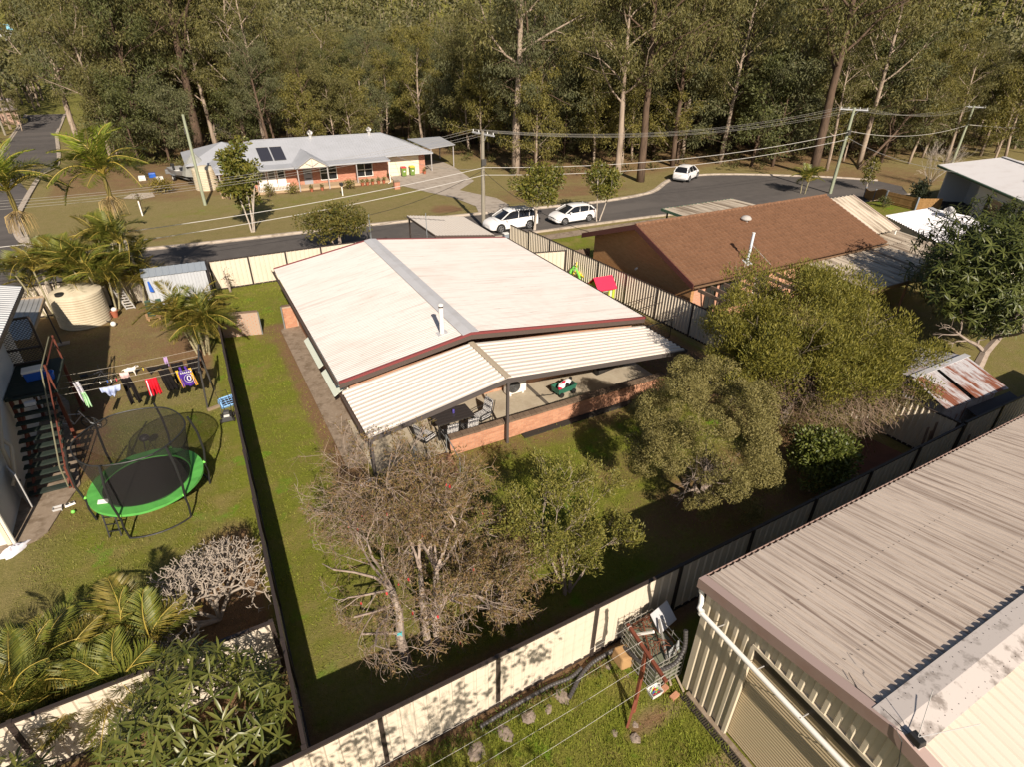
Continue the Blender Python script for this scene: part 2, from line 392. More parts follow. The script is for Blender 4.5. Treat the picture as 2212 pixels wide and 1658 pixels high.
kerb([(24.9, 49.6), (21.6, 49.85), (13.9, 50.4), (6.3, 50.8), (1, 51), (-3.7, 51.4), (-7.5, 52.5), (-10.2, 54.7), (-11.7, 57.7), (-12.6, 62), (-13.1, 68), (-13.2, 76), (-13.3, 92), (-14.6, 115), (-17, 140), (-18, 172)][::-1], .55)
kerb([(73.6, 42.6), (70.5, 45.9), (66, 49.1), (62, 51.7), (58, 53.7), (54, 54.3), (50.9, 53.7), (47.6, 51.5), (45.8, 50), (43.2, 49), (37, 48.4), (28.6, 49.2)][::-1], .55)
kerb([(-60, 44.7), (-12, 44.4), (0, 43.8), (12, 43.1), (24, 42.5), (31, 42.25), (38, 42), (46, 41.1), (52, 39.3), (57, 37.1), (63, 35.5), (69, 36.1)][::-1], .5)
kerb([(-25, 172), (-23.5, 140), (-22.3, 116), (-21.8, 90), (-21.8, 62), (-23, 55), (-27, 52), (-60, 51.9)][::-1], .5)
dv = [(842, 383), (865, 401), (925, 415.6), (982, 428), (1028, 446), (1036, 464), (1092, 457), (1100, 443), (1072, 428), (1016, 416), (993, 411), (1024, 391), (983, 362), (955, 349), (930, 345), (905, 352), (880, 372)]
ground_poly('driveway', concrete, [G(*q)[:2] for q in dv], .035, 2.0)
ground_poly('footpath', concrete, [(-26.5, 60), (-25.4, 60), (-25.6, 130), (-26.8, 130)], .03, 4.0)
ground_poly('verge_path', dconc, [(20.6, 40.3), (27, 40.0), (38, 40.0), (48, 39.2), (48, 40.3), (38, 41.2), (27, 41.3), (20.6, 41.6)], .03, 2.0)
ground_poly('carport_path', concrete, [(46, 41.2), (52, 39.3), (57, 37.1), (56, 33), (45, 30), (41, 33)], .025, 2.0)
# concrete slabs around the houses
sb = MB(); sb.poly([(-6.9, 17.3, 0), (-6.1, 17.6, 0), (-5.85, 17.85, 0), (-5.6, 18.7, 0), (-5.15, 19.9, 0), (-5.9, 26, 0), (-9, 33, 0), (-9, 17.3, 0)], (0, 0, .05))
sb.build('slab', dconc, None, kind='structure')
sb = MB(); sb.poly([(2.85, 16.6, 0), (3.9, 16.6, 0), (3.9, 30, 0), (2.85, 29, 0)], (0, 0, .04)); sb.build('side_path', dconc, None, kind='structure')
sb = MB(); sb.poly([(3.6, 15.85, 0), (16.6, 15.85, 0), (16.6, 19.4, 0), (3.6, 19.4, 0)], (0, 0, .10)); sb.build('patio_slab', mat('patio_concrete', (.40, .345, .26), .85, .25, noise=[((.30, .245, .18), 1.1, None, .42, .68, .8), ((.46, .41, .33), 8, None, .5, .7, .5)], coord='World'), None, kind='structure')
for x0 in (11.05,):
    sb = MB(); sb.poly([(x0, 15.9, .104), (x0+.16, 15.9, .104), (x0+.16, 19.3, .104), (x0, 19.3, .104)], (0, 0, .004)); sb.build('slab_joint', mat('joint', (.10, .085, .07), .9), None, kind='structure')

# ---- grass blades (ground cover)
def blades(name, n, x0, x1, y0, y1, hmin, hmax, wd, cmat, keep=None, clump=1.2):
    x = rng.uniform(x0, x1, n); y = rng.uniform(y0, y1, n)
    s, d, l = zones(x, y)
    nz = .5+.5*np.sin(x*2.1+np.sin(y*1.7)*2)*np.sin(y*2.4+np.cos(x*1.3)*2)
    ok = rng.random(n) < np.clip(1-.9*s-.35*d, .02, 1)*(.45+.55*nz)
    if keep is not None: ok &= keep(x, y)
    x, y, nz, l = x[ok], y[ok], nz[ok], l[ok]; m = len(x)
    h = rng.uniform(hmin, hmax, m)*(.7+.6*nz)*(.75+.4*l); a = rng.uniform(0, 2*PI, m); z = gz(x, y)
    lx = rng.normal(0, .45, m)*h; ly = rng.normal(0, .45, m)*h; ww = wd*rng.uniform(.6, 1.4, m)
    v = np.stack([np.stack([x-np.cos(a)*ww/2, y-np.sin(a)*ww/2, z], 1), np.stack([x+np.cos(a)*ww/2, y+np.sin(a)*ww/2, z], 1), np.stack([x+lx, y+ly, z+h], 1)], 1).reshape(-1, 3)
    return tag(link(name, np_mesh(name, v, np.arange(m*3).reshape(-1, 3), cmat), None, 'stuff'), *LBL[name])
LBL = {'grass_tufts': ('taller grass tufts scattered over the fenced back lawn', 'grass'), 'lawn_grass': ('short sunlit green grass of the fenced back yard', 'grass'), 'neighbour_grass': ('patchy dry grass of the trampoline yard', 'grass'), 'tufted_grass': ('tufted green grass beside the ribbed garage', 'grass')}
grassm = mat('grass', (.145, .190, .020), .8, .2, island=(.275, .285, .046), noise=[((.27, .225, .070), .9, None, .5, .72, .6)], transl=.25, coord='World')
grassd = mat('grass_dry', (.145, .165, .032), .8, .2, island=(.27, .245, .072), noise=[((.245, .190, .08), .8, None, .45, .7, .7)], transl=.2, coord='World')
house_free = lambda x, y: ~((x > 2.8) & (x < 16.7) & (y > 15.6) & (y < 31))
blades('lawn_grass', 190000, -.2, 20, 8.2, 36.4, .02, .055, .024, grassm, house_free)
blades('grass_tufts', 60000, -.2, 20, 8.2, 36.4, .05, .11, .022, grassm, lambda x, y: house_free(x, y) & (np.sin(x*5.1+np.sin(y*3.3)*2)*np.sin(y*4.7+np.cos(x*2.9)*2) > .45))
blades('neighbour_grass', 90000, -6.4, -.5, 10.5, 36, .02, .06, .024, grassd)
blades('tufted_grass', 42000, .6, 7.5, 1.5, 6.6, .03, .09, .020, grassm)
# ================================================================== FENCES AND MAIN HOUSE
cream = mat('cream_steel', (.62, .545, .44), .5, .4, noise=[((.50, .41, .31), .9, (1, 1, .4), .52, .75, .45), ((.42, .34, .25), 5, (1, 1, .3), .62, .8, .4)], coord='World')
darkst = mat('dark_brown_steel', (.040, .030, .026), .5, .4)
fence_mesh = {}
def fence(label, P0, P1, n, h=1.78, name='panel_fence', pitch=.265, mt=None, amp=.03, z0=None, skip=()):
    P0 = np.array(P0, float); P1 = np.array(P1, float); L = np.linalg.norm(P1-P0)/n
    rz = math.atan2(*(P1-P0)[::-1])
    zb = float(gz(*P0)) if z0 is None else z0
    t = thing(name, label, 'fence', (P0[0], P0[1], zb), rz, 'steel boundary fences')
    key = (round(L, 3), h, pitch, amp)
    if key not in fence_mesh:
        b = MB(); b.sheet((.04, 0, .06), (L-.04, 0, .06), (L-.04, 0, h-.03), (.04, 0, h-.03), pitch, amp, 'deck')
        p = MB().box(-.045, .045, -.05, .05, -.3, h+.01)
        r = MB().box(.045, L-.045, -.03, .045, h-.05, h); r2 = MB().box(.045, L-.045, -.03, .045, .03, .10)
        fence_mesh[key] = [np_mesh('fence_'+k, np.array(q.v), q.f, m) for k, q, m in (('panel', b, mt or cream), ('post', p, darkst), ('top_rail', r, darkst), ('bottom_rail', r2, darkst))]
    ms = fence_mesh[key]
    for i in range(n+1):
        q = P0+(P1-P0)*i/n; dz = float(gz(*q))-zb if z0 is None else 0
        link('post', ms[1], t, mw=Matrix.Translation((i*L, 0, dz)))
        if i < n and i not in skip:
            q2 = P0+(P1-P0)*(i+.5)/n; dz = float(gz(*q2))-zb if z0 is None else 0
            M_ = Matrix.Translation((i*L, 0, dz))
            link('panel', ms[0], t, mw=M_); link('top_rail', ms[2], t, mw=M_); link('bottom_rail', ms[3], t, mw=M_)
    return t
fence('long dark-posted fence casting a shadow strip along the left of the lawn', (.40, 36.6), (-.4, 6.85), 12)
fence('cream steel fence behind the back lawn, along the street left of the white roofed house', (.52, 36.62), (11.0, 36.47), 5)
fence('cream steel fence behind the water tank and garden shed', (-14.4, 36.7), (.28, 36.68), 6)
fence('ribbed fence between the white roofed house and the brown tiled house', (19.75, 35.86), (21.72, 7.1), 12, pitch=.2, amp=.04)
fence('cream fence at the bottom between the lawn and the ribbed garage', (-1.6, 6.74), (21.7, 6.95), 9)
fence('cream fence under the mango tree at the lower left edge', (-.47, 9.93), (-9.9, 9.96), 4)
fence('cream fence past the rusty shed at the right edge', (21.95, 7.0), (31.5, 6.9), 4)
fence('single cream panel closing the passage beside the white roofed house', (17.6, 29.8), (20.0, 29.2), 1, 1.65)

# ---- main house
whroof = mat('white_painted_roof', (.60, .555, .525), .55, .3, noise=[((.30, .25, .215), 1.0, (.30, 9, 1), .50, .78, .55), ((.40, .33, .28), .35, (1, 1.5, 1), .5, .75, .35), ((.20, .15, .12), 9, (.18, 3, 1), .62, .74, .6)], coord='World')
patroof = mat('cream_ribbed_roof', (.60, .545, .485), .5, .35, noise=[((.55, .46, .37), .8, (.4, 3, 1), .5, .75, .5)], coord='World')
flash = mat('grey_flashing', (.47, .47, .485), .45, .4, noise=[((.38, .36, .35), 1.4, None, .5, .7, .6)], coord='World')
redcap = mat('red_barge', (.19, .045, .045), .5, .4)
brownfas = mat('brown_fascia', (.085, .062, .052), .6, .3)
bricko = mat('orange_brick', (.40, .19, .115), .85, .2, objrand=(.52, .27, .165), noise=[((.33, .16, .10), 7, None, .5, .7, .5)], coord='World')
brickoj = mat('orange_brick_joined', (.40, .19, .115), .85, .2, island=(.52, .27, .165), coord='World')
mortar = mat('mortar', (.40, .30, .23), .95, .1)
copem = mat('coping_brick', (.125, .088, .062), .85, .2, objrand=(.19, .135, .095), noise=[((.08, .06, .045), 9, None, .5, .7, .5)], coord='World')
wallbrick = mat('wall_brick', (.40, .20, .12), .85, .2, brick=(.24, .086, (.42, .33, .26), (.50, .27, .17)), coord='World')
glass = mat('window_glass', (.02, .022, .025), .08, .6)
whitep = mat('white_paint', (.72, .70, .66), .45, .4)
pvc = mat('pvc_pipe', (.66, .60, .55), .4, .4)
def brick_run(t, x0, x1, y, z0, z1, limit=300, th=.11, skewk=0.0):
    bl, bh, g = .23, .076, .010; nc = int((z1-z0)/(bh+g)); cells = []
    me = None; b = MB().box(0, bl, -th/2, th/2, 0, bh); fr = np.array(FR[t.name].inverted())
    v = np.array(b.v); me = np_mesh('brick_shape', v, b.f, bricko)
    b2 = MB().box(0, (bl-g)/2, -th/2, th/2, 0, bh); me2 = np_mesh('half_brick_shape', np.array(b2.v), b2.f, bricko)
    for c in range(nc):
        x = x0-(c % 2)*(bl+g)/2
        while x < x1-.02:
            a = max(x, x0); e = min(x+bl, x1)
            if e-a > .09: cells.append((a, e-a, z0+c*(bh+g)))
            x += bl+g
    cells.sort(key=lambda q: -q[0] if limit < len(cells) else 0)
    jn = MB(); off = Vector(t.location)
    for i, (a, l, z) in enumerate(cells):
        yy = y+random.uniform(-.003, .003)-skewk*(a-x0)
        if i < limit:
            full = l > .2
            link('brick', me if full else me2, t, mw=Matrix.Translation(Vector((a, yy, z))-off))
        else: jn.box(a, a+l, yy-th/2, yy+th/2, z, z+bh)
    if jn.v: jn.build('bricks', brickoj, t, kind='stuff')
    m = MB(); m.hexa([(x0, y-th/2+.006, z0), (x1, y-th/2+.006-skewk*(x1-x0), z0), (x1, y+th/2-.006-skewk*(x1-x0), z0), (x0, y+th/2-.006, z0), (x0, y-th/2+.006, z1), (x1, y-th/2+.006-skewk*(x1-x0), z1), (x1, y+th/2-.006-skewk*(x1-x0), z1), (x0, y+th/2-.006, z1)])
    m.build('mortar', mortar, t)
H = thing('house', 'low house with broad white corrugated gable roof and ribbed patio in the middle', 'house', (9, 22, 0))
FL, BL, FRr, BR = A(3.36, 18.55, 2.35), A(3.36, 31.5, 2.35), A(16.77, 18.0, 2.35), A(16.8, 31.05, 2.35)
RF, RB = A(8.45, 18.34, 3.27), A(8.52, 31.3, 3.27)
MB().sheet(BL, FL, RF, RB, .125, .024).build('roof', whroof, H, smooth=True, label='left slope of the white corrugated roof')
MB().sheet(FRr, BR, RB, RF, .125, .024).build('roof', whroof, H, smooth=True, label='right slope of the white corrugated roof')
dn = A(0, 0, -.14)
b = MB(); e = .05
b.poly([FL+(.1, e, -.03), RF+(0, e, -.03), FRr+(-.1, e, -.03), BR+(-.1, -e, -.03), RB+(0, -e, -.03), BL+(.1, -e, -.03)], dn) if False else None
b.hexa([FL+(.12, .06, -.16), RF+(0, .06, -.16), RB+(0, -.06, -.16), BL+(.12, -.06, -.16), FL+(.12, .06, -.02), RF+(0, .06, -.02), RB+(0, -.06, -.02), BL+(.12, -.06, -.02)])
b.hexa([RF+(0, .06, -.16), FRr+(-.12, .06, -.16), BR+(-.12, -.06, -.16), RB+(0, -.06, -.16), RF+(0, .06, -.02), FRr+(-.12, .06, -.02), BR+(-.12, -.06, -.02), RB+(0, -.06, -.02)])
b.build('roof_frame', brownfas, H)
def verge(P, sgn, name, mt, z0, z1, dep):
    b = MB()
    for p, q in zip(P[:-1], P[1:]):
        y0 = sgn*dep
        b.hexa([p+(0, 0, z0), q+(0, 0, z0), q+(0, y0, z0), p+(0, y0, z0), p+(0, 0, z1), q+(0, 0, z1), q+(0, y0, z1), p+(0, y0, z1)])
    b.build(name, mt, H)
verge([FL+(0, .02, 0), RF+(0, .02, 0), FRr+(0, .02, 0)], -1, 'barge_cap', redcap, -.05, .045, .09)
verge([FL, RF, FRr], -1, 'fascia_board', brownfas, -.24, -.052, .055)
verge([BL, RB, BR], 1, 'barge_cap', redcap, -.05, .045, .09)
verge([BL, RB, BR], 1, 'fascia_board', brownfas, -.24, -.052, .055)
b = MB()
for s, sl in ((-1, .181), (1, .110)):
    b.hexa([RF+(0, -.03, .05), RF+(s*.34, -.03, .045-sl*.34), RB+(s*.34, .03, .045-sl*.34), RB+(0, .03, .05), RF+(0, -.03, .062), RF+(s*.34, -.03, .057-sl*.34), RB+(s*.34, .03, .057-sl*.34), RB+(0, .03, .062)] if s > 0 else
           [RF+(s*.34, -.03, .045-sl*.34), RF+(0, -.03, .05), RB+(0, .03, .05), RB+(s*.34, .03, .045-sl*.34), RF+(s*.34, -.03, .057-sl*.34), RF+(0, -.03, .062), RB+(0, .03, .062), RB+(s*.34, .03, .057-sl*.34)])
b.build('ridge_cap', flash, H)
def gutter(P, Q, nm='gutter', par=H, mt=None, wd=.12, h=.11, side=(-1, 0, 0)):
    P = np.array(P, float); Q = np.array(Q, float); s_ = np.array(side, float)*wd; b = MB()
    up = A(0, 0, h); th = .008
    b.hexa([P, Q, Q+s_, P+s_, P+(0, 0, th), Q+(0, 0, th), Q+s_+(0, 0, th), P+s_+(0, 0, th)])
    k = s_/wd*th
    b.hexa([P+s_-k, Q+s_-k, Q+s_, P+s_, P+s_-k+up, Q+s_-k+up, Q+s_+up, P+s_+up])
    return b.build(nm, mt or brownfas, par)
gutter(FL+(0, 0, -.11), BL+(0, 0, -.11)); gutter(FRr+(0, 0, -.11), BR+(0, 0, -.11), side=(1, 0, 0))
wl = MB(); wl.poly([(3.8, 18.95, 0), (16.45, 18.4, 0), (16.45, 30.6, 0), (3.8, 31.1, 0)], (0, 0, 2.2)); wl.build('wall', wallbrick, H)
awm = mat('pale_awning', (.60, .64, .55), .5, .3)
for (p, q) in (((668, 736), (696, 797)), ((707, 805), (733, 858))):
    a, c_ = at(*p, 1.35), at(*q, 1.35); ym, yM = min(a[1], c_[1]), max(a[1], c_[1])
    b = MB(); b.hexa([(3.24, ym, 1.40), (3.28, ym, 1.40), (3.82, ym, 1.75), (3.78, ym, 1.75), (3.24, yM, 1.40), (3.28, yM, 1.40), (3.82, yM, 1.75), (3.78, yM, 1.75)]); b.build('window_awning', awm, H)
    wn = MB().box(3.76, 3.82, ym+.05, yM-.05, .75, 1.7).build('window', glass, H)
    fb = MB()
    for z in (.72, 1.70): fb.box(3.74, 3.8, ym, yM, z, z+.05)
    for y in (ym, (ym+yM)/2, yM-.05): fb.box(3.745, 3.795, y, y+.05, .77, 1.70)
    fb.build('window_frame', whitep, wn)
# front wall of the patio: sliding door and window in the shade
for x0, x1, z0, z1 in ((5.2, 7.6, .1, 2.0), (11.4, 13.4, .8, 1.9)):
    yy = 18.93-.043*(x0-3.8)
    d = MB().box(x0, x1, yy-.06, yy-.02, z0, z1).build('window', glass, H)
    fb = MB()
    for z in (z0-.02, z1-.04): fb.box(x0-.04, x1+.04, yy-.085, yy-.05, z, z+.06)
    for x in (x0-.04, (x0+x1)/2-.03, x1-.02): fb.box(x, x+.06, yy-.08, yy-.055, z0+.04, z1-.04)
    fb.build('window_frame', whitep, d)
# flue pipe
fx, fy, fz = 7.59, 19.1, 3.10
b = MB().tube([(fx, fy, fz-.1), (fx, fy, fz+1.12)], .085, 12)
fp = b.build('flue_pipe', mat('white_flue', (.80, .76, .72), .35, .5), H, smooth=True)
MB().tube([(fx, fy, fz+1.10), (fx, fy, fz+1.16)], .092, 12).build('dark_band', darkst, fp)
MB().lathe((fx, fy, fz+1.16), [(.10, 0), (.10, .05), (.05, .08)], 12).build('cap', whitep, fp)
MB().hexa([(fx-.2, fy-.18, fz-.03), (fx+.2, fy-.18, fz+.045), (fx+.2, fy+.18, fz+.045), (fx-.2, fy+.18, fz-.03), (fx-.2, fy-.18, fz+.0), (fx+.2, fy-.18, fz+.075), (fx+.2, fy+.18, fz+.075), (fx-.2, fy+.18, fz+.0)]).build('flashing', flash, fp)
# patio roof
zp, zr = 1.95, 2.83
pL0, pL1 = A(3.42, 15.35, zp), A(3.42, 18.52, zp); pM0, pM1 = A(8.46, 15.35, zr), A(8.46, 18.35, zr); pR0, pR1 = A(16.75, 15.35, zp), A(16.75, 18.0, zp)
MB().sheet(pL1, pL0, pM0, pM1, .245, .045, 'wide').build('patio_roof', patroof, H, label='left sheet of the ribbed patio roof')
MB().sheet(pR0, pR1, pM1, pM0, .245, .045, 'wide').build('patio_roof', patroof, H, label='right sheet of the ribbed patio roof')
b = MB()
for s, sl in ((-1, .175), (1, .106)):
    P0, P1 = pM0+(0, -.04, .055), pM1+(0, 0, .055); o = A(s*.11, 0, -sl*.11)
    q = [P0, P0+o, P1+o, P1] if s > 0 else [P0+o, P0, P1, P1+o]
    b.hexa(q+[p+(0, 0, .014) for p in q])
b.build('patio_ridge_cap', mat('ridge_tan', (.40, .33, .24), .5, .3), H)
b = MB()
for P, Q in ((pL0, pM0), (pM0, pR0)):
    b.hexa([P+(0, -.06, -.16), Q+(0, -.06, -.16), Q+(0, 0, -.16), P+(0, 0, -.16), P+(0, -.06, .0), Q+(0, -.06, 0), Q+(0, 0, 0), P+(0, 0, 0)])
b.build('patio_beam', mat('grey_brown_steel', (.085, .072, .068), .5, .4), H)
gutter(pL0+(0, -.06, -.1), pL1+(0, 0, -.1)); gutter(pR0+(0, -.06, -.1), pR1+(0, 0, -.1), side=(1, 0, 0))
for x, zt in ((3.5, 1.8), (8.48, 2.66), (16.65, 1.8)):
    MB().box(x-.045, x+.045, 15.36, 15.45, -.1, zt).build('patio_post', MATS['grey_brown_steel'], H)
MB().tube([(3.55, 15.6, .12), (3.0, 15.45, .11), (2.93, 15.42, .05)], .045, 10).build('drain_pipe', pvc, H, smooth=True)
# low brick wall in front of the patio
LW = thing('low_wall', 'low orange brick wall with dark brick coping along the front of the patio', 'wall', (3.6, 15.66, 0))
brick_run(LW, 6.3, 16.3, 15.68, .02, .76)
cb = MB().box(-.112, .112, -.135, .135, 0, .085); cme = np_mesh('coping_shape', np.array(cb.v), cb.f, copem)
for i in range(int((16.3-6.3)/.235)):
    link('coping_brick', cme, LW, mw=Matrix.Translation((6.3+.117+i*.235-3.6, .03+random.uniform(-.004, .004), .745+random.uniform(-.004, .004))))
MB().box(9.2, 14.4, 15.32, 15.60, 0, .05).build('drip_strip', mat('black_edging', (.03, .026, .022), .9), LW)
SC = thing('brick_wall', 'short brick screen wall beside the left fence, next to the low palm', 'wall', (.1, 29.55, 0))
brick_run(SC, .1, 1.95, 29.5, 0, 1.2, skewk=.22)
cap_ = MB().hexa([(.08, 29.43, 1.2), (1.97, 29.02, 1.2), (1.97, 29.16, 1.2), (.08, 29.57, 1.2), (.08, 29.43, 1.26), (1.97, 29.02, 1.26), (1.97, 29.16, 1.26), (.08, 29.57, 1.26)]).build('coping', copem, SC)
MB().box(1.96, 2.0, 29.0, 29.1, 0, 1.2).build('gate_post', mat('galvanised', (.35, .38, .40), .4, .5, .6), SC)
SC2 = thing('brick_wall', 'narrow brick stub wall under the left eave of the white roof', 'wall', (3.1, 29.15, 0))
brick_run(SC2, 3.12, 3.78, 29.15, 0, 1.2)
MB().box(3.1, 3.78, 29.08, 29.22, 1.2, 1.26).build('coping', copem, SC2)
MB().box(3.05, 3.10, 29.09, 29.2, 0, 1.2).build('gate_post', MATS['galvanised'], SC2)
# steps from the patio to the lawn
ST = thing('garden_steps', 'brown tiled steps with thin metal handrails below the patio corner', 'steps', (5.8, 15.0, 0))
tilem = mat('brown_tile', (.20, .10, .06), .8, .2, noise=[((.13, .07, .045), 4, None, .45, .65, .7)], coord='World')
for k in range(4):
    MB().box(4.9, 6.2, 14.5+k*.28, 14.78+k*.28, 0, .05+.06*k).build('step', tilem, ST)
for x in (4.95, 6.15):
    MB().tube([(x, 14.45, .0), (x, 14.45, .75), (x, 15.6, 1.0), (x, 15.6, .2)], .018, 6).build('handrail', MATS['galvanised'], ST)
# TV antenna behind the ridge
an = thing('tv_antenna', 'thin television antenna on a mast behind the white roof', 'antenna', (11.9, 31.5, 2.6))
MB().tube([(11.9, 31.5, 2.2), (11.9, 31.5, 4.3)], .022, 6).build('mast', MATS['galvanised'], an)
for z, s in ((3.95, 1.1), (3.0, .9)):
    b = MB().tube([(11.9-s, 31.9, z+.12), (11.9+s*.9, 31.2, z-.1)], .014, 5)
    for k in range(9):
        f = k/8; c0 = A(11.9-s, 31.9, z+.12)*(1-f)+A(11.9+s*.9, 31.2, z-.1)*f; l = .35-.18*f
        b.tube([c0+(-.1*l, -l, 0), c0+(.1*l, l, 0)], .008, 4)
    b.build('boom', darkst, an)
# front carport roof
CP = thing('carport', 'flat cream ribbed carport roof between the white roof and the street', 'carport', (15.3, 36, 0))
c0, c1, c2, c3 = A(13.7, 40.0, 1.9), A(17.2, 38.1, 1.9), A(17.0, 32.9, 2.0), A(13.6, 34.4, 2.0)
MB().sheet(c3, c2, c1, c0, .2, .03, 'rib').build('roof', patroof, CP)
b = MB()
for p, q in ((c0, c1), (c1, c2), (c2, c3), (c3, c0)): b.bar(p+(0, 0, -.08), q+(0, 0, -.08), .05, .14)
b.build('fascia', brownfas, CP)
for p in (c0, c1, c2, c3):
    x, y = p[:2]+(A(15.3, 36)-p[:2])*.05
    MB().box(x-.045, x+.045, y-.045, y+.045, float(gz(x, y)), 1.83).build('post', darkst, CP)

# ------------------------------------------------------------------ patio things
blk = mat('black_metal', (.02, .02, .02), .5, .4)
cush = bpy.data.materials.new('patterned_cushion'); cush.use_nodes = True
_nt = cush.node_tree; _tc = _nt.nodes.new('ShaderNodeTexCoord'); _vo = _nt.nodes.new('ShaderNodeTexVoronoi'); _vo.inputs['Scale'].default_value = 16; _vo.inputs['Randomness'].default_value = .15
_nt.links.new(_tc.outputs['Object'], _vo.inputs['Vector']); _mr = _nt.nodes.new('ShaderNodeMapRange'); _mr.inputs[1].default_value = .42; _mr.inputs[2].default_value = .5; _nt.links.new(_vo.outputs['Distance'], _mr.inputs[0])
_nt.links.new(_mixc(_nt, _mr.outputs[0], (.62, .60, .58), (.05, .05, .06)), _nt.nodes['Principled BSDF'].inputs['Base Color']); _nt.nodes['Principled BSDF'].inputs['Roughness'].default_value = .9
tb = thing('patio_table', 'dark slatted outdoor table under the edge of the patio roof', 'table', (6.95, 16.95, .1))
for k in range(5): MB().box(-.75, .75, -.44+k*.18, -.28+k*.18, .70, .73).build('slat', mat('charcoal_top', (.035, .03, .03), .5, .4) if k == 0 else MATS['charcoal_top'], tb, local=True)
MB().box(-.72, .72, -.40, .40, .64, .695).build('frame', blk, tb, local=True)
for sx in (-.68, .68):
    for sy in (-.38, .38): MB().tube([(sx, sy, .64), (sx*1.03, sy*1.03, 0)], .022, 6).build('leg', blk, tb, local=True)
def chair(loc, rz, label):
    t = thing('patio_chair', label, 'chair', loc, rz, 'patterned chairs round the patio table')
    MB().box(-.24, .24, -.25, .25, .40, .49).build('seat_cushion', cush, t, local=True, bevel=.03)
    b = MB().hexa([(-.23, .22, .47), (.23, .22, .47), (.23, .31, .47), (-.23, .31, .47), (-.22, .36, 1.05), (.22, .36, 1.05), (.22, .44, 1.05), (-.22, .44, 1.05)]); b.build('back_cushion', cush, t, local=True, bevel=.03)
    for s in (-1, 1):
        MB().tube([(s*.27, -.26, 0), (s*.27, -.24, .62), (s*.27, .3, .64)], .016, 6).build('arm_frame', blk, t, local=True)
        MB().tube([(s*.26, .30, 0), (s*.26, .33, .5), (s*.25, .46, 1.06)], .016, 6).build('back_frame', blk, t, local=True)
    MB().box(-.26, .26, -.26, .30, .36, .395).build('seat_frame', blk, t, local=True)
chair((8.1, 16.75, .1), R_(-75), 'patterned patio chair right of the table, turned to face left')
chair((6.55, 16.28, .1), PI, 'patterned patio chair with its back to the low wall, left of the pair')
chair((7.35, 16.28, .1), PI, 'patterned patio chair with its back to the low wall, right of the pair')
chair((5.75, 16.5, .1), R_(115), 'patterned patio chair at the left end of the table')
MB().lathe((7.05, 17.0, .83), [(.045, 0), (.05, .06), (.05, .13), (.03, .15)], 12)
cn = MB().lathe((7.05, 17.0, .83), [(.045, 0), (.05, .06), (.05, .13), (.03, .15)], 12).build('drink_can', mat('purple_can', (.10, .08, .35), .3, .5, .3), None); tag(cn, 'small purple and silver can standing on the patio table', 'can')
p = at(1123, 851.5, .15); ac = thing('air_conditioner', 'white outdoor air conditioner unit with round fan on the patio', 'air conditioner', (p[0]-.1, p[1]+.25, .1))
MB().box(-.45, .45, -.16, .16, .06, .72).build('case', whitep, ac, local=True, bevel=.015)
gb = MB()
for k in range(6): gb.tube([(-.12+math.cos(t)*(.05+.045*k), -.175, .39+math.sin(t)*(.05+.045*k)) for t in np.linspace(0, 2*PI, 25)], .005, 4, False)
gb.build('fan_grille', mat('grey_plastic', (.16, .16, .16), .5), ac, local=True)
dk = MB().tube([(-.12, -.163, .39), (-.12, -.168, .39)], .27, 24).build('fan_recess', mat('dark_recess', (.03, .03, .03), .7), ac, local=True)
for s in (-.3, .3): MB().box(s-.04, s+.04, -.17, .17, 0, .06).build('foot', whitep, ac, local=True)
# wagon with toy car
p = at(1222, 846, .25); wg = thing('toy_wagon', 'small green pull wagon with black handle beside the low wall', 'wagon', (p[0], p[1]+.15, .1), R_(8))
gp = mat('green_plastic', (.03, .13, .085), .4, .4)
b = MB(); o_ = [(-.5, -.26), (.5, -.26), (.5, .26), (-.5, .26)]
b.hexa([(x*.9, y*.9, .16) for x, y in o_]+[(x*.9, y*.9, .19) for x, y in o_])
for i in range(4):
    (x0, y0), (x1, y1) = o_[i], o_[(i+1) % 4]
    b.hexa([(x0*.88, y0*.88, .17), (x1*.88, y1*.88, .17), (x1*.9, y1*.9, .17), (x0*.9, y0*.9, .17), (x0*.97, y0*.97, .42), (x1*.97, y1*.97, .42), (x1, y1, .42), (x0, y0, .42)])
b.build('tub', gp, wg, local=True)
for sx in (-.33, .33):
    for sy in (-.27, .27): MB().tube([(sx, sy-.03, .11), (sx, sy+.03, .11)], .11, 14).build('wheel', blk, wg, local=True)
MB().tube([(-.45, 0, .15), (-.6, -.03, .15), (-1.15, -.12, .35)], .014, 6).build('handle', blk, wg, local=True)
MB().tube([(-1.15, -.12, .35), (-1.24, -.20, .39), (-1.33, -.15, .42), (-1.26, -.06, .40), (-1.15, -.12, .35)], .014, 6).build('grip', blk, wg, local=True)
tc_ = thing('toy_car', 'white and red ride-on toy with black wheels tipped into the green wagon', 'toy', (p[0]+.02, p[1]+.15, .36), R_(20))
b = MB().tube([(-.36, 0, .12), (-.25, 0, .16), (0, 0, .22), (.2, 0, .2), (.38, 0, .14)], [.08, .15, .13, .16, .09], 10); b.build('body', mat('white_plastic', (.75, .72, .72), .3, .5), tc_, local=True, smooth=True)
rp = mat('red_plastic', (.55, .02, .06), .35, .5)
MB().tube([(-.30, -.02, .24), (-.1, -.02, .31), (.05, -.02, .30)], [.05, .06, .04], 8).build('seat', rp, tc_, local=True, smooth=True)
MB().lathe((-.38, -.06, .05), [(.02, 0), (.09, .03), (.09, .1), (.03, .14)], 12).build('nose', rp, tc_, local=True, smooth=True)
for x, y, z in ((-.05, -.17, .2), (.28, -.18, .16), (.42, .02, .25)): MB().tube([(x, y-.035, z), (x, y+.035, z)], .09, 14).build('wheel', blk, tc_, local=True)
p = at(1308, 805, .3); rm = thing('rolled_mat', 'dark rolled mat lying behind the right end of the low wall', 'rolled mat', (p[0], p[1]+.3, .1))
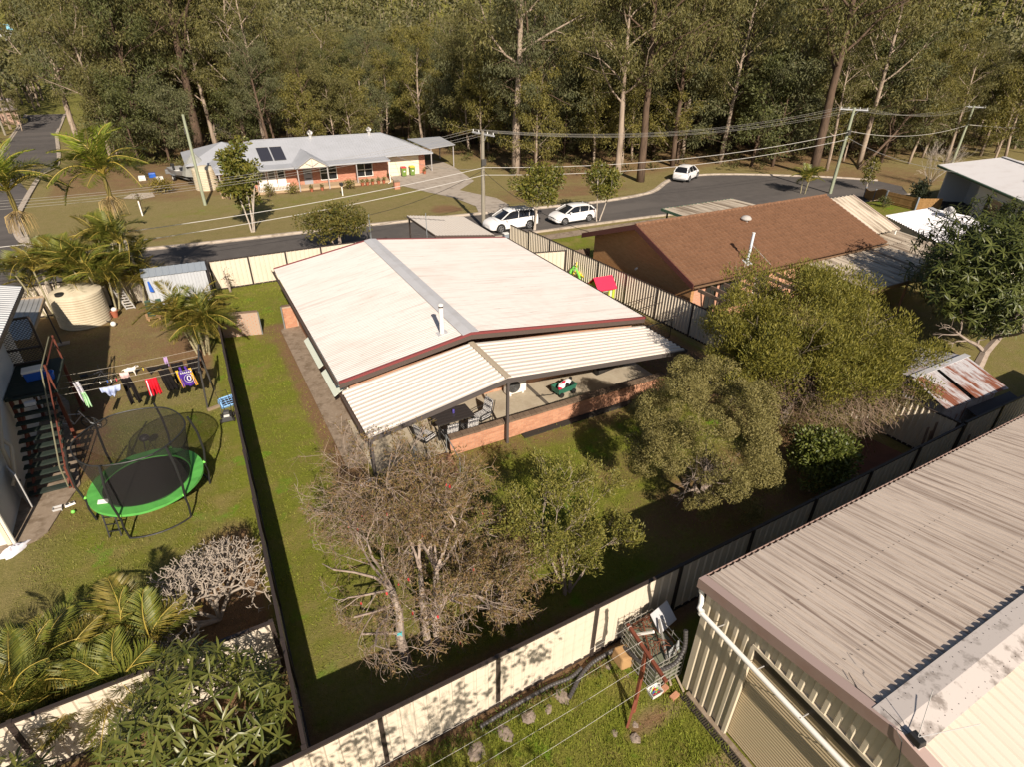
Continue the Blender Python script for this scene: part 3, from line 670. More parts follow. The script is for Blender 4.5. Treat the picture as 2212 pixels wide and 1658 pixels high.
MB().tube([(-.3, 0, .2), (1.4, .25, .2)], .2, 16).build('roll', mat('dark_mat', (.035, .032, .03), .9, .1), rm, local=True)
MB().tube([(-.305, -.001, .2), (-.315, -.002, .2)], .11, 16).build('roll_core', blk, rm, local=True)
for x in (.1, .9): MB().tube([(x-.02, .04+.147*x, .2), (x+.02, .05+.147*x, .2)], .206, 16).build('strap', darkst, rm, local=True)
tk = MB().hexa([(13.2, 15.95, .12), (14.4, 16.0, .12), (14.4, 16.4, .12), (13.2, 16.35, .12), (13.2, 15.95, .16), (14.4, 16, .16), (14.4, 16.4, .16), (13.2, 16.35, .16)]).build('timber_plank', mat('old_timber', (.17, .115, .075), .9, .1), None); tag(tk, 'loose timber plank lying on the patio by the rolled mat', 'plank')
# playhouse and toys in the passage
ph = thing('playhouse', 'small plastic playhouse with a pink-red roof by the ribbed fence', 'playhouse', (19.65, 24.85, 0), R_(-4))
lime = mat('lime_plastic', (.45, .55, .06), .4, .4); pinkr = mat('pink_red_plastic', (.70, .03, .08), .4, .4); greyw = mat('pale_plastic', (.62, .60, .52), .45, .4)
MB().box(-.5, .5, -.42, .42, 0, .95).build('wall', greyw, ph, local=True)
for sx in (-.5, .5):
    for sy in (-.42, .42): MB().box(sx-.07, sx+.07, sy-.07, sy+.07, 0, .98).build('corner_post', lime, ph, local=True)
MB().poly([(-.5, -.46, .95), (-.5, .46, .95), (-.5, 0, 1.36)], (.06, 0, 0)).build('gable', lime, ph, local=True)
MB().poly([(.44, -.46, .95), (.44, .46, .95), (.44, 0, 1.36)], (.06, 0, 0)).build('gable', lime, ph, local=True)
for s in (-1, 1):
    q = [(-.62, s*.60, .87), (.62, s*.60, .87), (.62, 0, 1.43), (-.62, 0, 1.43)]
    if s > 0: q = q[::-1]
    MB().poly(q, (0, 0, .05)).build('roof', pinkr, ph, local=True)
wd_ = MB().box(-.16, .16, -.455, -.42, .42, .72).build('window', mat('window_shade', (.12, .10, .05), .6), ph, local=True)
for s in (-.24, .2): MB().box(s-.03, s+.06, -.475, -.445, .38, .76).build('shutter', lime, wd_, local=True)
MB().box(-.56, -.51, -.2, .2, .0, .8).build('door', mat('brown_plastic', (.16, .06, .04), .5), ph, local=True)
p = at(1248, 600, .3); sl_ = thing('toy_slide', 'bright green and yellow plastic toddler slide by the ribbed fence', 'slide', (p[0]-.1, p[1]+.3, 0), R_(40))
gb_ = mat('bright_green_plastic', (.20, .62, .10), .4, .4); yl = mat('yellow_plastic', (.75, .58, .05), .4, .4)
for s in (-1, 1):
    MB().tube([(s*.24, -.5, 0), (s*.24, -.4, .5), (s*.24, -.15, .95), (s*.24, .1, .85), (s*.24, .3, 0)], .07, 8).build('side_rail', gb_, sl_, local=True, smooth=True)
MB().hexa([(-.2, -1.3, .08), (.2, -1.3, .08), (.2, -.3, .6), (-.2, -.3, .6), (-.2, -1.3, .12), (.2, -1.3, .12), (.2, -.3, .65), (-.2, -.3, .65)]).build('chute', yl, sl_, local=True)
for k in range(3): MB().box(-.22, .22, .1-.1*k, .2-.1*k, .15+.2*k, .19+.2*k).build('rung', yl, sl_, local=True)
MB().tube([(.24+.16*math.cos(t), -.1, 1.0+.16*math.sin(t)) for t in np.linspace(0, 2*PI, 17)], .03, 6, False).build('hoop', yl, sl_, local=True)
p = at(1275, 618, .3); t5 = thing('toy_chair', 'tiny lime green plastic chair beside the playhouse', 'toy chair', (p[0]+.25, p[1]+.2, 0), R_(60))
MB().box(-.16, .16, -.15, .15, .22, .26).build('seat', lime, t5, local=True, bevel=.01)
MB().box(-.16, .16, .12, .16, .26, .58).build('backrest', lime, t5, local=True, bevel=.03)
for sx in (-.13, .13):
    for sy in (-.12, .12): MB().box(sx-.025, sx+.025, sy-.025, sy+.025, 0, .22).build('leg', lime, t5, local=True)
mg = thing('mesh_gate', 'low black mesh gate between the house corner and the ribbed fence', 'gate', (16.95, 19.2, 0), R_(4))
b = MB()
for k in range(26): b.tube([(.12*k, 0, .05), (.12*k, 0, 1.0)], .006, 4)
for k in range(8): b.tube([(0, 0, .08+.13*k), (3.0, 0, .08+.13*k)], .006, 4)
b.build('mesh', blk, mg, local=True)
for q in (((0, 0, 0), (0, 0, 1.05)), ((3, 0, 0), (3, 0, 1.05)), ((0, 0, 1.03), (3, 0, 1.03)), ((0, 0, .05), (3, 0, .05))): MB().tube(q, .022, 6).build('frame_bar', blk, mg, local=True)
fl_ = thing('folding_clothesline', 'fold-out clothesline frame fixed to the ribbed fence above the mesh gate', 'clothesline', (20.5, 21.3, 1.3))
b = MB()
for y in (-.5, .35): b.tube([(0, y, 0), (-3.2, y-.15, -.05)], .02, 5)
b.build('arm', darkst, fl_, local=True)
b = MB()
for k in range(5): b.tube([(-.4-.6*k, -.52, 0), (-.4-.6*k, .33, 0)], .006, 4)
b.build('cord', darkst, fl_, local=True)
# ================================================================== LEFT NEIGHBOUR'S YARD
clad = mat('pale_cladding', (.60, .58, .54), .7, .3, noise=[((.52, .50, .46), 1.2, None, .45, .7, .5)], coord='World')
conc_l = mat('grey_ribbed_iron', (.40, .41, .42), .4, .5, .3, noise=[((.28, .28, .28), .9, (1, .4, 1), .45, .7, .6)], coord='World')
LH = thing('highset_house', 'tall pale clad house with outside stairs at the left edge of the photo', 'house', (-11, 22, 0))
b = MB().box(-16, -6.78, 17.85, 26.2, 0, 4.6); b.build('wall', mat('house_core', (.33, .31, .27), .8), LH)
for i in range(22):
    z = .02+i*.205
    m_ = MB().hexa([(-6.78, 17.77, z), (-6.745, 17.77, z), (-6.745, 26.25, z), (-6.78, 26.25, z), (-6.78, 17.77, z+.19), (-6.765, 17.77, z+.19), (-6.765, 26.25, z+.19), (-6.78, 26.25, z+.19)]); m_.build('weatherboard', clad, LH)
for i in range(22):
    z = .02+i*.205
    MB().hexa([(-16, 17.77, z), (-6.8, 17.77, z), (-6.8, 17.85, z), (-16, 17.85, z), (-16, 17.79, z+.19), (-6.8, 17.79, z+.19), (-6.8, 17.85, z+.19), (-16, 17.85, z+.19)]).build('weatherboard', clad, LH)
MB().box(-6.80, -6.70, 17.70, 17.80, 0, 4.55).build('corner_trim', mat('cream_paint', (.60, .53, .40), .6), LH)
MB().sheet((-5.95, 17.2, 4.72), (-5.95, 26.8, 4.72), (-11, 26.8, 6.0), (-11, 17.2, 6.0), .2, .03, 'rib').build('roof', conc_l, LH)
MB().hexa([(-6.0, 17.25, 4.56), (-5.92, 17.25, 4.56), (-5.92, 26.75, 4.56), (-6.0, 26.75, 4.56), (-6.0, 17.25, 4.70), (-5.92, 17.25, 4.70), (-5.92, 26.75, 4.70), (-6.0, 26.75, 4.70)]).build('gutter', darkst, LH)
MB().poly([(-6, 26.75, 4.5), (-11, 26.75, 5.85), (-11, 26.75, 6.0), (-6, 26.75, 4.7)], (0, .04, 0)).build('barge_board', whitep, LH)
MB().poly([(-5.98, 17.3, 4.55), (-6.8, 17.3, 4.55), (-6.8, 26.7, 4.55), (-5.98, 26.7, 4.55)], (0, 0, .02)).build('soffit', whitep, LH)
pp = mat('cream_pipe', (.46, .38, .28), .5, .4)
MB().tube([(-6.62, 24.3, 4.5), (-6.62, 21.6, 2.9), (-6.62, 20.6, 2.2), (-6.62, 20.1, 1.9), (-6.62, 19.95, .1)], .06, 8).build('drain_pipe', pp, LH, smooth=True)
MB().tube([(-6.62, 20.4, 2.05), (-6.45, 20.3, 1.8), (-6.5, 19.6, 1.1), (-6.62, 19.45, .9)], .055, 8).build('drain_pipe', pp, LH, smooth=True)
MB().tube([(-6.63, 17.68, 4.5), (-6.63, 17.68, .0)], .05, 8).build('downpipe', mat('white_pipe', (.70, .66, .58), .5), LH, smooth=True)
dr = MB().hexa([(-6.72, 19.95, .06), (-6.68, 19.97, .06), (-6.36, 19.30, .06), (-6.40, 19.28, .06), (-6.72, 19.95, 1.35), (-6.68, 19.97, 1.35), (-6.36, 19.30, 1.35), (-6.40, 19.28, 1.35)]).build('door', mat('grey_door', (.50, .49, .48), .5), LH, label='low store-room door standing ajar')
for z in (.35, 1.0): MB().box(-6.46, -6.38, 19.42, 19.5, z, z+.05).build('hinge', blk, dr)
# awning over the back
AW = thing('awning', 'small grey ribbed lean-to awning behind the high left house', 'awning', (-7.5, 29.5, 0))
za = 2.15
q0, q1, q2, q3 = at(375*.25062, 750*.5541+910*.25062, za), at(285*.25062, 750*.5541+1260*.25062, za), None, None
xr_, yb_, yf_ = q0[0], q0[1], q1[1]
MB().sheet((xr_-2.6, yf_, za+.25), (xr_, yf_, za), (xr_, yb_, za), (xr_-2.6, yb_, za+.25), .19, .03, 'rib').build('roof', conc_l, AW)
MB().box(xr_, xr_+.05, yf_, yb_, za-.12, za+.03).build('fascia', mat('tan_timber', (.30, .22, .14), .7), AW)
MB().box(xr_-2.6, xr_, yb_, yb_+.04, za-.1, za+.12).build('fascia', MATS['tan_timber'], AW)
MB().tube([(-6.62, 32.2, 0), (xr_-.12, yb_-.1, za)], .035, 6).build('post', darkst, AW)
MB().box(-6.9, -6.3, 32.0, 32.35, 0, .05).build('footing', concrete, AW)
# stairs, landing, lattice
SR = thing('back_stairs', 'dark green timber stairs with red handrail up the side of the left house', 'stairs', (-5.9, 21, 0))
dgreen = mat('dark_green_timber', (.020, .030, .024), .7, .3, noise=[((.05, .05, .04), 3, None, .5, .7, .5)], coord='World')
redt = mat('red_timber', (.12, .035, .022), .6, .3); grt = mat('grey_green_rail', (.18, .17, .11), .6)
for k in range(12):
    z = .2+.2*k; y = 19.75+.225*k
    MB().box(-6.5, -5.3, y, y+.24, z-.05, z).build('tread', dgreen, SR)
for x in (-6.35, -5.45): MB().hexa([(x, 19.8, -.02), (x+.06, 19.8, -.02), (x+.06, 22.4, 2.1), (x, 22.4, 2.1), (x, 19.8, .16), (x+.06, 19.8, .16), (x+.06, 22.4, 2.34), (x, 22.4, 2.34)]).build('stringer', redt, SR)
MB().box(-6.72, -5.25, 22.4, 25.1, 2.28, 2.4).build('landing', dgreen, SR)
for x in (-6.6, -5.35):
    for y in (22.5, 25.0): MB().box(x-.05, x+.05, y-.05, y+.05, 0, 2.28).build('post', redt, SR)
for x, m_ in ((-5.28, redt), (-5.42, grt)):
    MB().tube([(x, 19.7, .2), (x, 19.75, .95), (x, 22.4, 3.25), (x, 25.0, 3.3)], .022, 6).build('handrail', m_, SR)
for y, z in ((19.75, 0), (22.45, 2.4), (24.95, 2.4)): MB().box(-5.33, -5.27, y-.03, y+.03, z, z+.95).build('baluster', redt, SR)
LT = thing('lattice_screen', 'dark framed diamond lattice screen on the stair landing', 'lattice screen', (-6.3, 25.0, 2.4))
x0, x1, z0, z1 = -7.15, -5.75, 2.45, 4.15
b = MB(); st_ = .11
k = x0-(z1-z0)
while k < x1:
    a0 = max(k, x0); a1 = min(k+(z1-z0), x1)
    if a1 > a0+.03:
        b.bar((a0, 25.0, z0+(a0-k)), (a1, 25.0, z0+(a1-k)), .012, .02, (0, 1, 0)); b.bar((x0+x1-a0, 25.015, z0+(a0-k)), (x0+x1-a1, 25.015, z0+(a1-k)), .012, .02, (0, 1, 0))
    k += st_
b.build('lattice', mat('dark_lattice', (.035, .028, .022), .7), LT)
for q in (((x0, 25, z0-.05), (x0, 25, z1)), ((x1, 25, z0-.05), (x1, 25, z1)), ((x0, 25, z1), (x1, 25, z1)), ((x0, 25, z0), (x1, 25, z0)), ((x0, 25, z0+.55), (x1, 25, z0+.55))): MB().bar(*q, .07, .07, (0, 1, 0)).build('frame_bar', darkst, LT)
bluep = mat('blue_plastic', (.02, .10, .45), .4, .4)
es = thing('cool_box', 'blue cool box with a white lid on the stair landing', 'cool box', (-5.95, 23.6, 2.4), R_(5))
MB().hexa([(-.26, -.17, 0), (.26, -.17, 0), (.26, .17, 0), (-.26, .17, 0), (-.29, -.2, .33), (.29, -.2, .33), (.29, .2, .33), (-.29, .2, .33)]).build('box', bluep, es, local=True, bevel=.015)
MB().box(-.31, .31, -.22, .22, .33, .42).build('lid', whitep, es, local=True, bevel=.02)
MB().tube([(-.31, 0, .28), (-.34, -.05, .22), (.34, -.05, .22), (.31, 0, .28)], .012, 5).build('handle', whitep, es, local=True)
bk = thing('bucket', 'small blue bucket beside the cool box on the landing', 'bucket', (-5.48, 23.35, 2.4))
MB().lathe((0, 0, 0), [(.10, 0), (.14, .28), (.15, .28), (.13, .27), (.09, .03)], 14).build('pail', bluep, bk, local=True)
MB().tube([(.14*math.cos(t), 0, .28+.1*math.sin(t)) for t in np.linspace(0, PI, 9)], .006, 4).build('handle', blk, bk, local=True)
for i, (x, y, z, sx, sy, sz, c) in enumerate(((-6.0, 22.0, 1.9, .3, .16, .12, (.5, .5, .52)), (-5.6, 19.1, .05, 0, 0, 0, None))):
    if c: o = MB().box(x-sx/2, x+sx/2, y-sy/2, y+sy/2, z+.31, z+.31+sz).build('parcel', mat('grey_card', c, .8), None); tag(o, 'small grey box left on an upper stair tread', 'box')
# bicycles
def bicycle(loc, rz, lean, col, label):
    t = thing('bicycle', label, 'bicycle', loc, rz, 'bicycles under the stairs'); t.rotation_euler = (lean, 0, rz)
    for x in (-.52, .52):
        b = MB().tube([(x+.33*math.cos(a), 0, .34+.33*math.sin(a)) for a in np.linspace(0, 2*PI, 25)], .022, 5, False).build('wheel', blk, t, local=True)
        s_ = MB()
        for a in np.linspace(0, PI, 7)[:-1]: s_.tube([(x+.32*math.cos(a), 0, .34+.32*math.sin(a)), (x-.32*math.cos(a), 0, .34-.32*math.sin(a))], .003, 3)
        s_.build('spokes', MATS['galvanised'], t, local=True)
    b = MB()
    for q in (((-.52, 0, .34), (-.1, 0, .3)), ((-.1, 0, .3), (-.22, 0, .85)), ((-.22, 0, .8), (.38, 0, .85)), ((-.1, 0, .3), (.38, 0, .78)), ((-.52, 0, .34), (-.2, 0, .75)), ((.52, 0, .34), (.36, 0, 1.0))): b.tube(q, .02, 6)
    b.build('frame', mat('bike_paint'+str(len(MATS)), col, .3, .5), t, local=True)
    MB().tube([(.42, -.28, 1.0), (.34, -.1, 1.02), (.34, .1, 1.02), (.42, .28, 1.0)], .014, 6).build('handlebar', blk, t, local=True)
    MB().box(-.36, -.1, -.07, .07, .87, .92).build('saddle', blk, t, local=True)
bicycle((-5.35, 23.6, 0), R_(-25), .25, (.45, .45, .47), 'silver bicycle leaning in the shade beside the stairs')
bicycle((-5.0, 26.6, 0), R_(20), .2, (.05, .05, .06), 'black bicycle lying dark in the house shadow')
# water tank
def tank(label, x, y, r, h, rings, mt, group=None):
    z = float(gz(x, y)); t = thing('water_tank', label, 'water tank', (x, y, z), 0, group)
    prof = [(r, 0)]; n = rings
    for i in range(n):
        z0 = h*i/n; prof += [(r+.02, z0+.10*h/n), (r+.035, z0+.5*h/n), (r+.02, z0+.90*h/n), (r-.012, z0+h/n)]
    MB().lathe((0, 0, 0), prof, 40).build('shell', mt, t, local=True, smooth=True)
    rf = MB().lathe((0, 0, h), [(r+.02, -.01), (r+.02, .03), (r*.9, .10), (r*.35, .30), (r*.1, .33)], 40).build('roof', mt, t, local=True)
    rb = MB()
    for k in range(8):
        a = 2*PI*k/8+.2; rb.hexa([(math.cos(a+s)*rr, math.sin(a+s)*rr, h+zz) for (s, rr, zz) in ((-.06, r*.93, .06), (.06, r*.93, .06), (.14, r*.42, .26), (-.14, r*.42, .26))]+[(math.cos(a+s)*rr, math.sin(a+s)*rr, h+zz+.06) for (s, rr, zz) in ((-.06, r*.93, .06), (.06, r*.93, .06), (.14, r*.42, .26), (-.14, r*.42, .26))])
    rb.build('ribs', mt, rf)
    return t
tankm = mat('cream_tank_plastic', (.56, .49, .36), .55, .4, noise=[((.44, .36, .25), 2.2, (1, 1, .25), .5, .72, .6), ((.34, .27, .18), .9, (1, 1, .15), .58, .75, .5)], coord='World')
T1 = tank('cream corrugated water tank in front of the palms in the left yard', -5.75, 34.65, 1.12, 1.62, 13, tankm)
MB().tube([(-.55, -.62, 1.75), (-.55, -.62, 1.86)], .2, 20).build('hatch', mat('dark_hatch', (.02, .02, .02), .6), T1, local=True)
MB().tube([(.95, -.75, .12), (1.15, -.95, .12), (1.3, -1.0, .05)], .03, 6).build('outlet', blk, T1, local=True)
# garden shed
GS = thing('garden_shed', 'low blue-grey ribbed garden shed against the street fence', 'shed', (-1.2, 35.5, 0))
shw = mat('shed_blue_grey', (.44, .46, .49), .45, .4, noise=[((.36, .38, .41), 1.5, (1, 1, .3), .45, .7, .6)], coord='World'); shr = mat('shed_roof_grey', (.22, .25, .29), .4, .5)
MB().sheet((-2.75, 35.05, 0), (.25, 34.9, 0), (.25, 34.9, 1.74), (-2.75, 35.05, 1.74), .16, .02, 'deck').build('front_wall', shw, GS)
MB().box(-2.75, .25, 35.1, 36.35, 0, 1.72).build('wall', shw, GS)
MB().sheet((-2.82, 34.98, 1.74), (.32, 34.83, 1.74), (.32, 35.5, 2.02), (-2.82, 35.6, 2.02), .3, .02, 'rib').build('roof', shr, GS)
MB().sheet((.32, 36.4, 1.74), (-2.82, 36.4, 1.74), (-2.82, 35.6, 2.02), (.32, 35.5, 2.02), .3, .02, 'rib').build('roof', shr, GS)
tw = MB().hexa([(-2.62, 34.99, .95), (-2.40, 34.97, .92), (-2.44, 34.9, .92), (-2.6, 34.92, .95), (-2.6, 35.0, 1.5), (-2.52, 35, 1.5), (-2.52, 34.96, 1.5), (-2.6, 34.96, 1.5)]).build('towel', bluep, None); tag(tw, 'crumpled blue towel hanging on the front of the grey shed', 'towel')
# ladder, pot, balls
ld = thing('ladder', 'short aluminium ladder leaning beside the palm clump', 'ladder', (-3.75, 35.4, 0))
alu = mat('aluminium', (.62, .60, .58), .35, .5, .4)
for s in (-.2, .2): MB().bar((s, 0, 0), (s-.55, .9, 1.35), .04, .07).build('rail', alu, ld, local=True)
for k in range(11): f = (k+.5)/11; MB().bar((-.2-.55*f, .9*f, 1.35*f), (.2-.55*f, .9*f, 1.35*f), .03, .06).build('rung', alu, ld, local=True)
pt_ = thing('flower_pot', 'terracotta pot with white rim beside the tank', 'pot', (-4.45, 34.6, 0))
MB().lathe((0, 0, 0), [(.12, 0), (.17, .3), (.19, .32), (.19, .37), (.15, .37), (.14, .3)], 14).build('pot', mat('terracotta', (.35, .11, .06), .8), pt_, local=True)
MB().lathe((.03, .02, .36), [(.12, 0), (.14, .08), (.06, .16)], 12).build('saucer', whitep, pt_, local=True)
def ball(x, y, r, mt, label):
    o = MB().lathe((0, 0, 0), [(r*math.sin(t)+1e-4, r-r*math.cos(t)) for t in np.linspace(0, PI, 11)], 16).build('ball', mt, None, smooth=True); o.location = (x, y, 0); tag(o, label, 'ball')
ball(-4.5, 33.35, .13, whitep, 'white ball on the bare ground beside the water tank')
ball(-5.25, 18.45, .06, gb_, 'tiny green ball near the pet bowls')
# bench made of a pallet and two chairs
pl = thing('pallet', 'low timber pallet in front of the shed holding two dark green seats', 'pallet', (-2.5, 33.6, 0), R_(6))
for k in range(5): MB().box(-.55, .55, -.4+k*.17, -.28+k*.17, .12, .15).build('slat', mat('weathered_pine', (.36, .22, .12), .8) if k == 0 else MATS['weathered_pine'], pl, local=True)
for x in (-.5, 0, .44): MB().box(x, x+.08, -.4, .4, 0, .12).build('bearer', MATS['weathered_pine'], pl, local=True)
dgp = mat('dark_green_plastic', (.015, .05, .035), .4, .4)
for dx, lb in ((-.27, 'left dark green plastic seat on the pallet'), (.22, 'right dark green plastic seat on the pallet')):
    c_ = thing('green_chair', lb, 'seat', (-2.5+dx, 33.62, .15), R_(6))
    MB().box(-.17, .17, -.2, .2, 0, .06).build('seat', dgp, c_, local=True, bevel=.02)
    MB().hexa([(-.16, .14, .05), (.16, .14, .05), (.16, .2, .05), (-.16, .2, .05), (-.13, .3, .72), (.13, .3, .72), (.13, .36, .72), (-.13, .36, .72)]).build('backrest', dgp, c_, local=True, bevel=.03)
# ------------------------------------------------------------------ clothesline and washing
CL = thing('clothesline', 'steel clothesline frame with four cords stretched from the left fence side to the house', 'clothesline', (-.9, 23.6, 0))
dsteel = mat('dark_galvanised', (.09, .085, .08), .5, .5, .4)
MB().tube([(-.66, 24.35, -.1), (-.82, 24.2, 1.98)], .04, 8).build('post', dsteel, CL)
MB().tube([(-1.05, 22.95, -.1), (-.9, 22.85, 1.98)], .035, 8).build('post', dsteel, CL)
MB().tube([(-.78, 24.75, 2.0), (-.94, 22.3, 2.0)], .035, 8).build('crossbar', dsteel, CL)
MB().tube([(-6.05, 24.6, 2.0), (-6.05, 22.4, 2.0)], .03, 8).build('crossbar', dsteel, CL); MB().tube([(-6.05, 23.5, 0), (-6.05, 23.5, 2.0)], .035, 8).build('post', dsteel, CL)
ropem = mat('washing_cord', (.40, .36, .30), .7)
LY = [24.35, 23.72, 23.25, 22.75]
for y in LY: MB().tube([(-.85, y, 1.99), (-2.2, y, 1.945), (-3.45, y, 1.93), (-4.7, y, 1.945), (-6.05, y, 2.0)], .006, 4).build('cord', ropem, CL)
MB().hexa([(-1.1, 22.9, 0), (-.2, 23.1, 0), (-.22, 23.2, 0), (-1.12, 23.0, 0), (-1.1, 22.9, .1), (-.2, 23.1, .1), (-.22, 23.2, .1), (-1.12, 23.0, .1)])
o = MB().hexa([(-1.05, 22.7, 0), (-.15, 22.95, 0), (-.18, 23.06, 0), (-1.08, 22.81, 0), (-1.05, 22.7, .1), (-.15, 22.95, .1), (-.18, 23.06, .1), (-1.08, 22.81, .1)]).build('timber_sleeper', mat('grey_timber', (.24, .18, .12), .9), None); tag(o, 'flat timber edging beam on the grass beside the clothesline post', 'timber')
def cloth(name, label, cat, p0, p1, h, mt, w_bot=1.0, folds=5, depth=.05, shape=None, lean=0.0, seed=0, sk=0.0, group='washing on the line'):
    p0 = np.array(p0, float); p1 = np.array(p1, float); r = np.random.default_rng(seed); nx_, nz_ = 22, 14
    d = p1-p0; nrm = np.array((-d[1], d[0], 0))/np.linalg.norm(d); c = (p0+p1)/2; v = []; f = []; ph_ = r.uniform(0, 6, 3)
    for j in range(nz_+1):
        t = j/nz_; wdt = 1+(w_bot-1)*t
        for i in range(nx_+1):
            s = i/nx_; x = (s-.5)*wdt; off = depth*(.25+.75*t)*math.sin(folds*2*PI*s+ph_[0]+t*1.2)+.03*math.sin(7*t+ph_[1])
            q = c+d*x+nrm*(off+lean*t)+np.array((0, 0, -h*t-.02*math.sin(PI*s)*(1-t)-.02*t*math.sin(3*s*PI+ph_[2])))+d*sk*t
            v.append(q)
    for j in range(nz_):
        for i in range(nx_):
            s = (i+.5)/nx_; t = (j+.5)/nz_
            if shape is None or shape(s, t): a = j*(nx_+1)+i; f.append((a, a+1, a+nx_+2, a+nx_+1))
    used = sorted({k for q in f for k in q}); mp = {k: i for i, k in enumerate(used)}
    o = link(name, np_mesh(name, [v[k] for k in used], [tuple(mp[k] for k in q) for q in f], mt, smooth=True)); tag(o, label, cat, group)
    md = o.modifiers.new('solid', 'SOLIDIFY'); md.thickness = .008
    return o
Z3 = lambda a, b: at(110.8+a*.17537, 764.7+b*.17537, 1.93)
def on(a0, a1, li): # two points on line li between photo columns
    y = LY[li]; r = []
    for a in (a0, a1):
        best = None
        for bb in np.linspace(-50, 600, 200):
            q = Z3(a, bb)
            if best is None or abs(q[1]-y) < best[0]: best = (abs(q[1]-y), q)
        r.append(np.array((best[1][0], y, 1.93)))
    return r
def fab(name, c, c2=None): return mat('fabric_'+name, c, .9, .1, noise=[(c2 or tuple(q*.8 for q in c), 9, None, .45, .7, .6)], coord='World')
black = fab('black', (.014, .012, .012)); redf = fab('red', (.62, .015, .03)); purp = fab('purple', (.075, .03, .26)); gold = fab('gold', (.80, .42, .03)); whf = fab('white', (.68, .66, .72)); lbl = fab('light_blue', (.40, .46, .66)); pnk = fab('pink', (.72, .48, .48)); grn = fab('mint', (.42, .66, .40)); lil = fab('lilac', (.40, .28, .48))
trs = lambda s, t: t < .42 or abs(s-.5) > .08+.10*(t-.42)
sht = lambda s, t: t < .7 or abs(s-.5) > .06
ves = lambda s, t: (t > .22) or (.18 < s < .36) or (.64 < s < .82)
p0, p1 = on(845, 968, 2); cloth('trousers', 'long black trousers hanging from the washing line beside the pink cloth', 'trousers', p0, p1, 1.15, black, 1.25, 3, .05, trs, seed=1, sk=.25)
p0, p1 = on(1150, 1290, 3); cloth('shorts', 'bright red sports shorts with a white side stripe on the front line', 'shorts', p0, p1, .72, redf, 1.15, 4, .07, sht, seed=2)
s0 = cloth('side_stripe', '', '', p0+(p1-p0)*.08+(0, -.06, -.02), p0+(p1-p0)*.17+(0, -.06, -.02), .70, whf, 1.0, 1, .02, seed=2)
for k in ('label', 'category', 'group'):
    if k in s0: del s0[k]
s0.parent = [o for o in bpy.data.objects if o.get('label', '').startswith('bright red sports')][0]
p0, p1 = on(1310, 1440, 2); cloth('shirt', 'black shirt hanging next to the red shorts', 'shirt', p0, p1, .95, black, 1.15, 3, .05, seed=3, sk=.35)
p0, p1 = on(1165, 1440, 1); cloth('sheet', 'dark cloth draped in a sagging curve along the line behind the red shorts', 'cloth', p0, p1, .38, black, .75, 2, .05, lambda s, t: t < .25+.75*abs(2*s-1)**1.2 or t < .35, seed=4)
p0, p1 = on(1462, 1615, 1); cloth('skirt', 'wide black garment pegged between the black shirt and the purple jersey', 'garment', p0, p1, 1.0, black, .9, 3, .05, seed=5)
p0, p1 = on(1555, 1650, 2); js = cloth('jersey', 'purple basketball jersey with yellow sides and white print', 'jersey', p0+(-.05, -.05, 0), p1+(.08, -.05, 0), .88, purp, 1.25, 2, .03, ves, seed=6, sk=.2)
d_ = (p1+(.08, 0, 0)-p0-(-.05, 0, 0))
for f0, f1 in ((-.16, .04), (.96, 1.18)):
    g = cloth('side_panel', '', '', p0+(-.05, -.055, -.12)+d_*f0, p0+(-.05, -.055, -.12)+d_*f1, .80, gold, 1.0, 1, .02, seed=6, sk=1.1)
    for k in ('label', 'category', 'group'):
        if k in g: del g[k]
    g.parent = js
cv = bpy.data.curves.new('jersey_number', 'FONT'); cv.body = '0'; cv.size = .34; cv.align_x = 'CENTER'; cv.extrude = .003
for bd, sz, zz, nm in (('0', .30, 1.30, 'number'),):
    me = None
    to = bpy.data.objects.new('tmp_text', cv); COL.objects.link(to); dg = bpy.context.evaluated_depsgraph_get(); me = bpy.data.meshes.new_from_object(to.evaluated_get(dg)); bpy.data.objects.remove(to)
    me.materials.clear(); me.materials.append(whf); c_ = (p0+p1)/2
    n_ = link('number', me, js, mw=Matrix.Translation((c_[0]+.14, c_[1]-.16, 1.33)) @ Matrix.Rotation(R_(90), 4, 'X'))
rg = MB().tube([(c_[0]+.14+.16*math.cos(t), c_[1]-.16, 1.44+.18*math.sin(t)) for t in np.linspace(0, 2*PI, 21)], .008, 4, False).build('number_ring', whf, js)
wm = MB()
for k in range(6): wm.box(c_[0]-.10+k*.068, c_[0]-.06+k*.068, c_[1]-.165, c_[1]-.158, 1.68, 1.75)
wm.build('chest_print', whf, js)
p0, p1 = on(1665, 1800, 1); cloth('shorts', 'black shorts pegged at the post end of the line', 'shorts', p0, p1, .75, black, 1.15, 3, .05, sht, seed=8)
p0, p1 = on(1790, 1840, 0); cloth('shirt', 'small brown patterned garment beside the clothesline post', 'garment', p0, p1, .8, fab('brown', (.20, .11, .08)), 1.2, 2, .04, seed=9)
p0, p1 = on(1375, 1420, 0); cloth('top', 'small lilac top hanging on the far line', 'top', p0, p1, .42, lil, 1.1, 2, .04, seed=10)
p0, p1 = on(835, 945, 1); cloth('pillowcase', 'pale pink pillowcase pegged behind the black trousers', 'pillowcase', p0, p1, .42, pnk, 1.0, 2, .03, seed=11)
p0, p1 = on(250, 330, 1); cloth('towel', 'white and lilac towel at the shaded end of the washing line', 'towel', p0, p1, .9, whf, .8, 3, .07, seed=12, sk=.4)
p0, p1 = on(362, 415, 3); cloth('bib', 'pale green cloth at the house end of the front line', 'cloth', p0, p1, .62, grn, 1.3, 2, .06, seed=13, sk=.2)
p0, p1 = on(590, 850, 3); cloth('shirt', 'light blue shirt slung along the front line over the shadow', 'shirt', p0, p1, .42, lbl, .7, 3, .09, lambda s, t: t < .35+.65*math.sin(PI*s), seed=14)
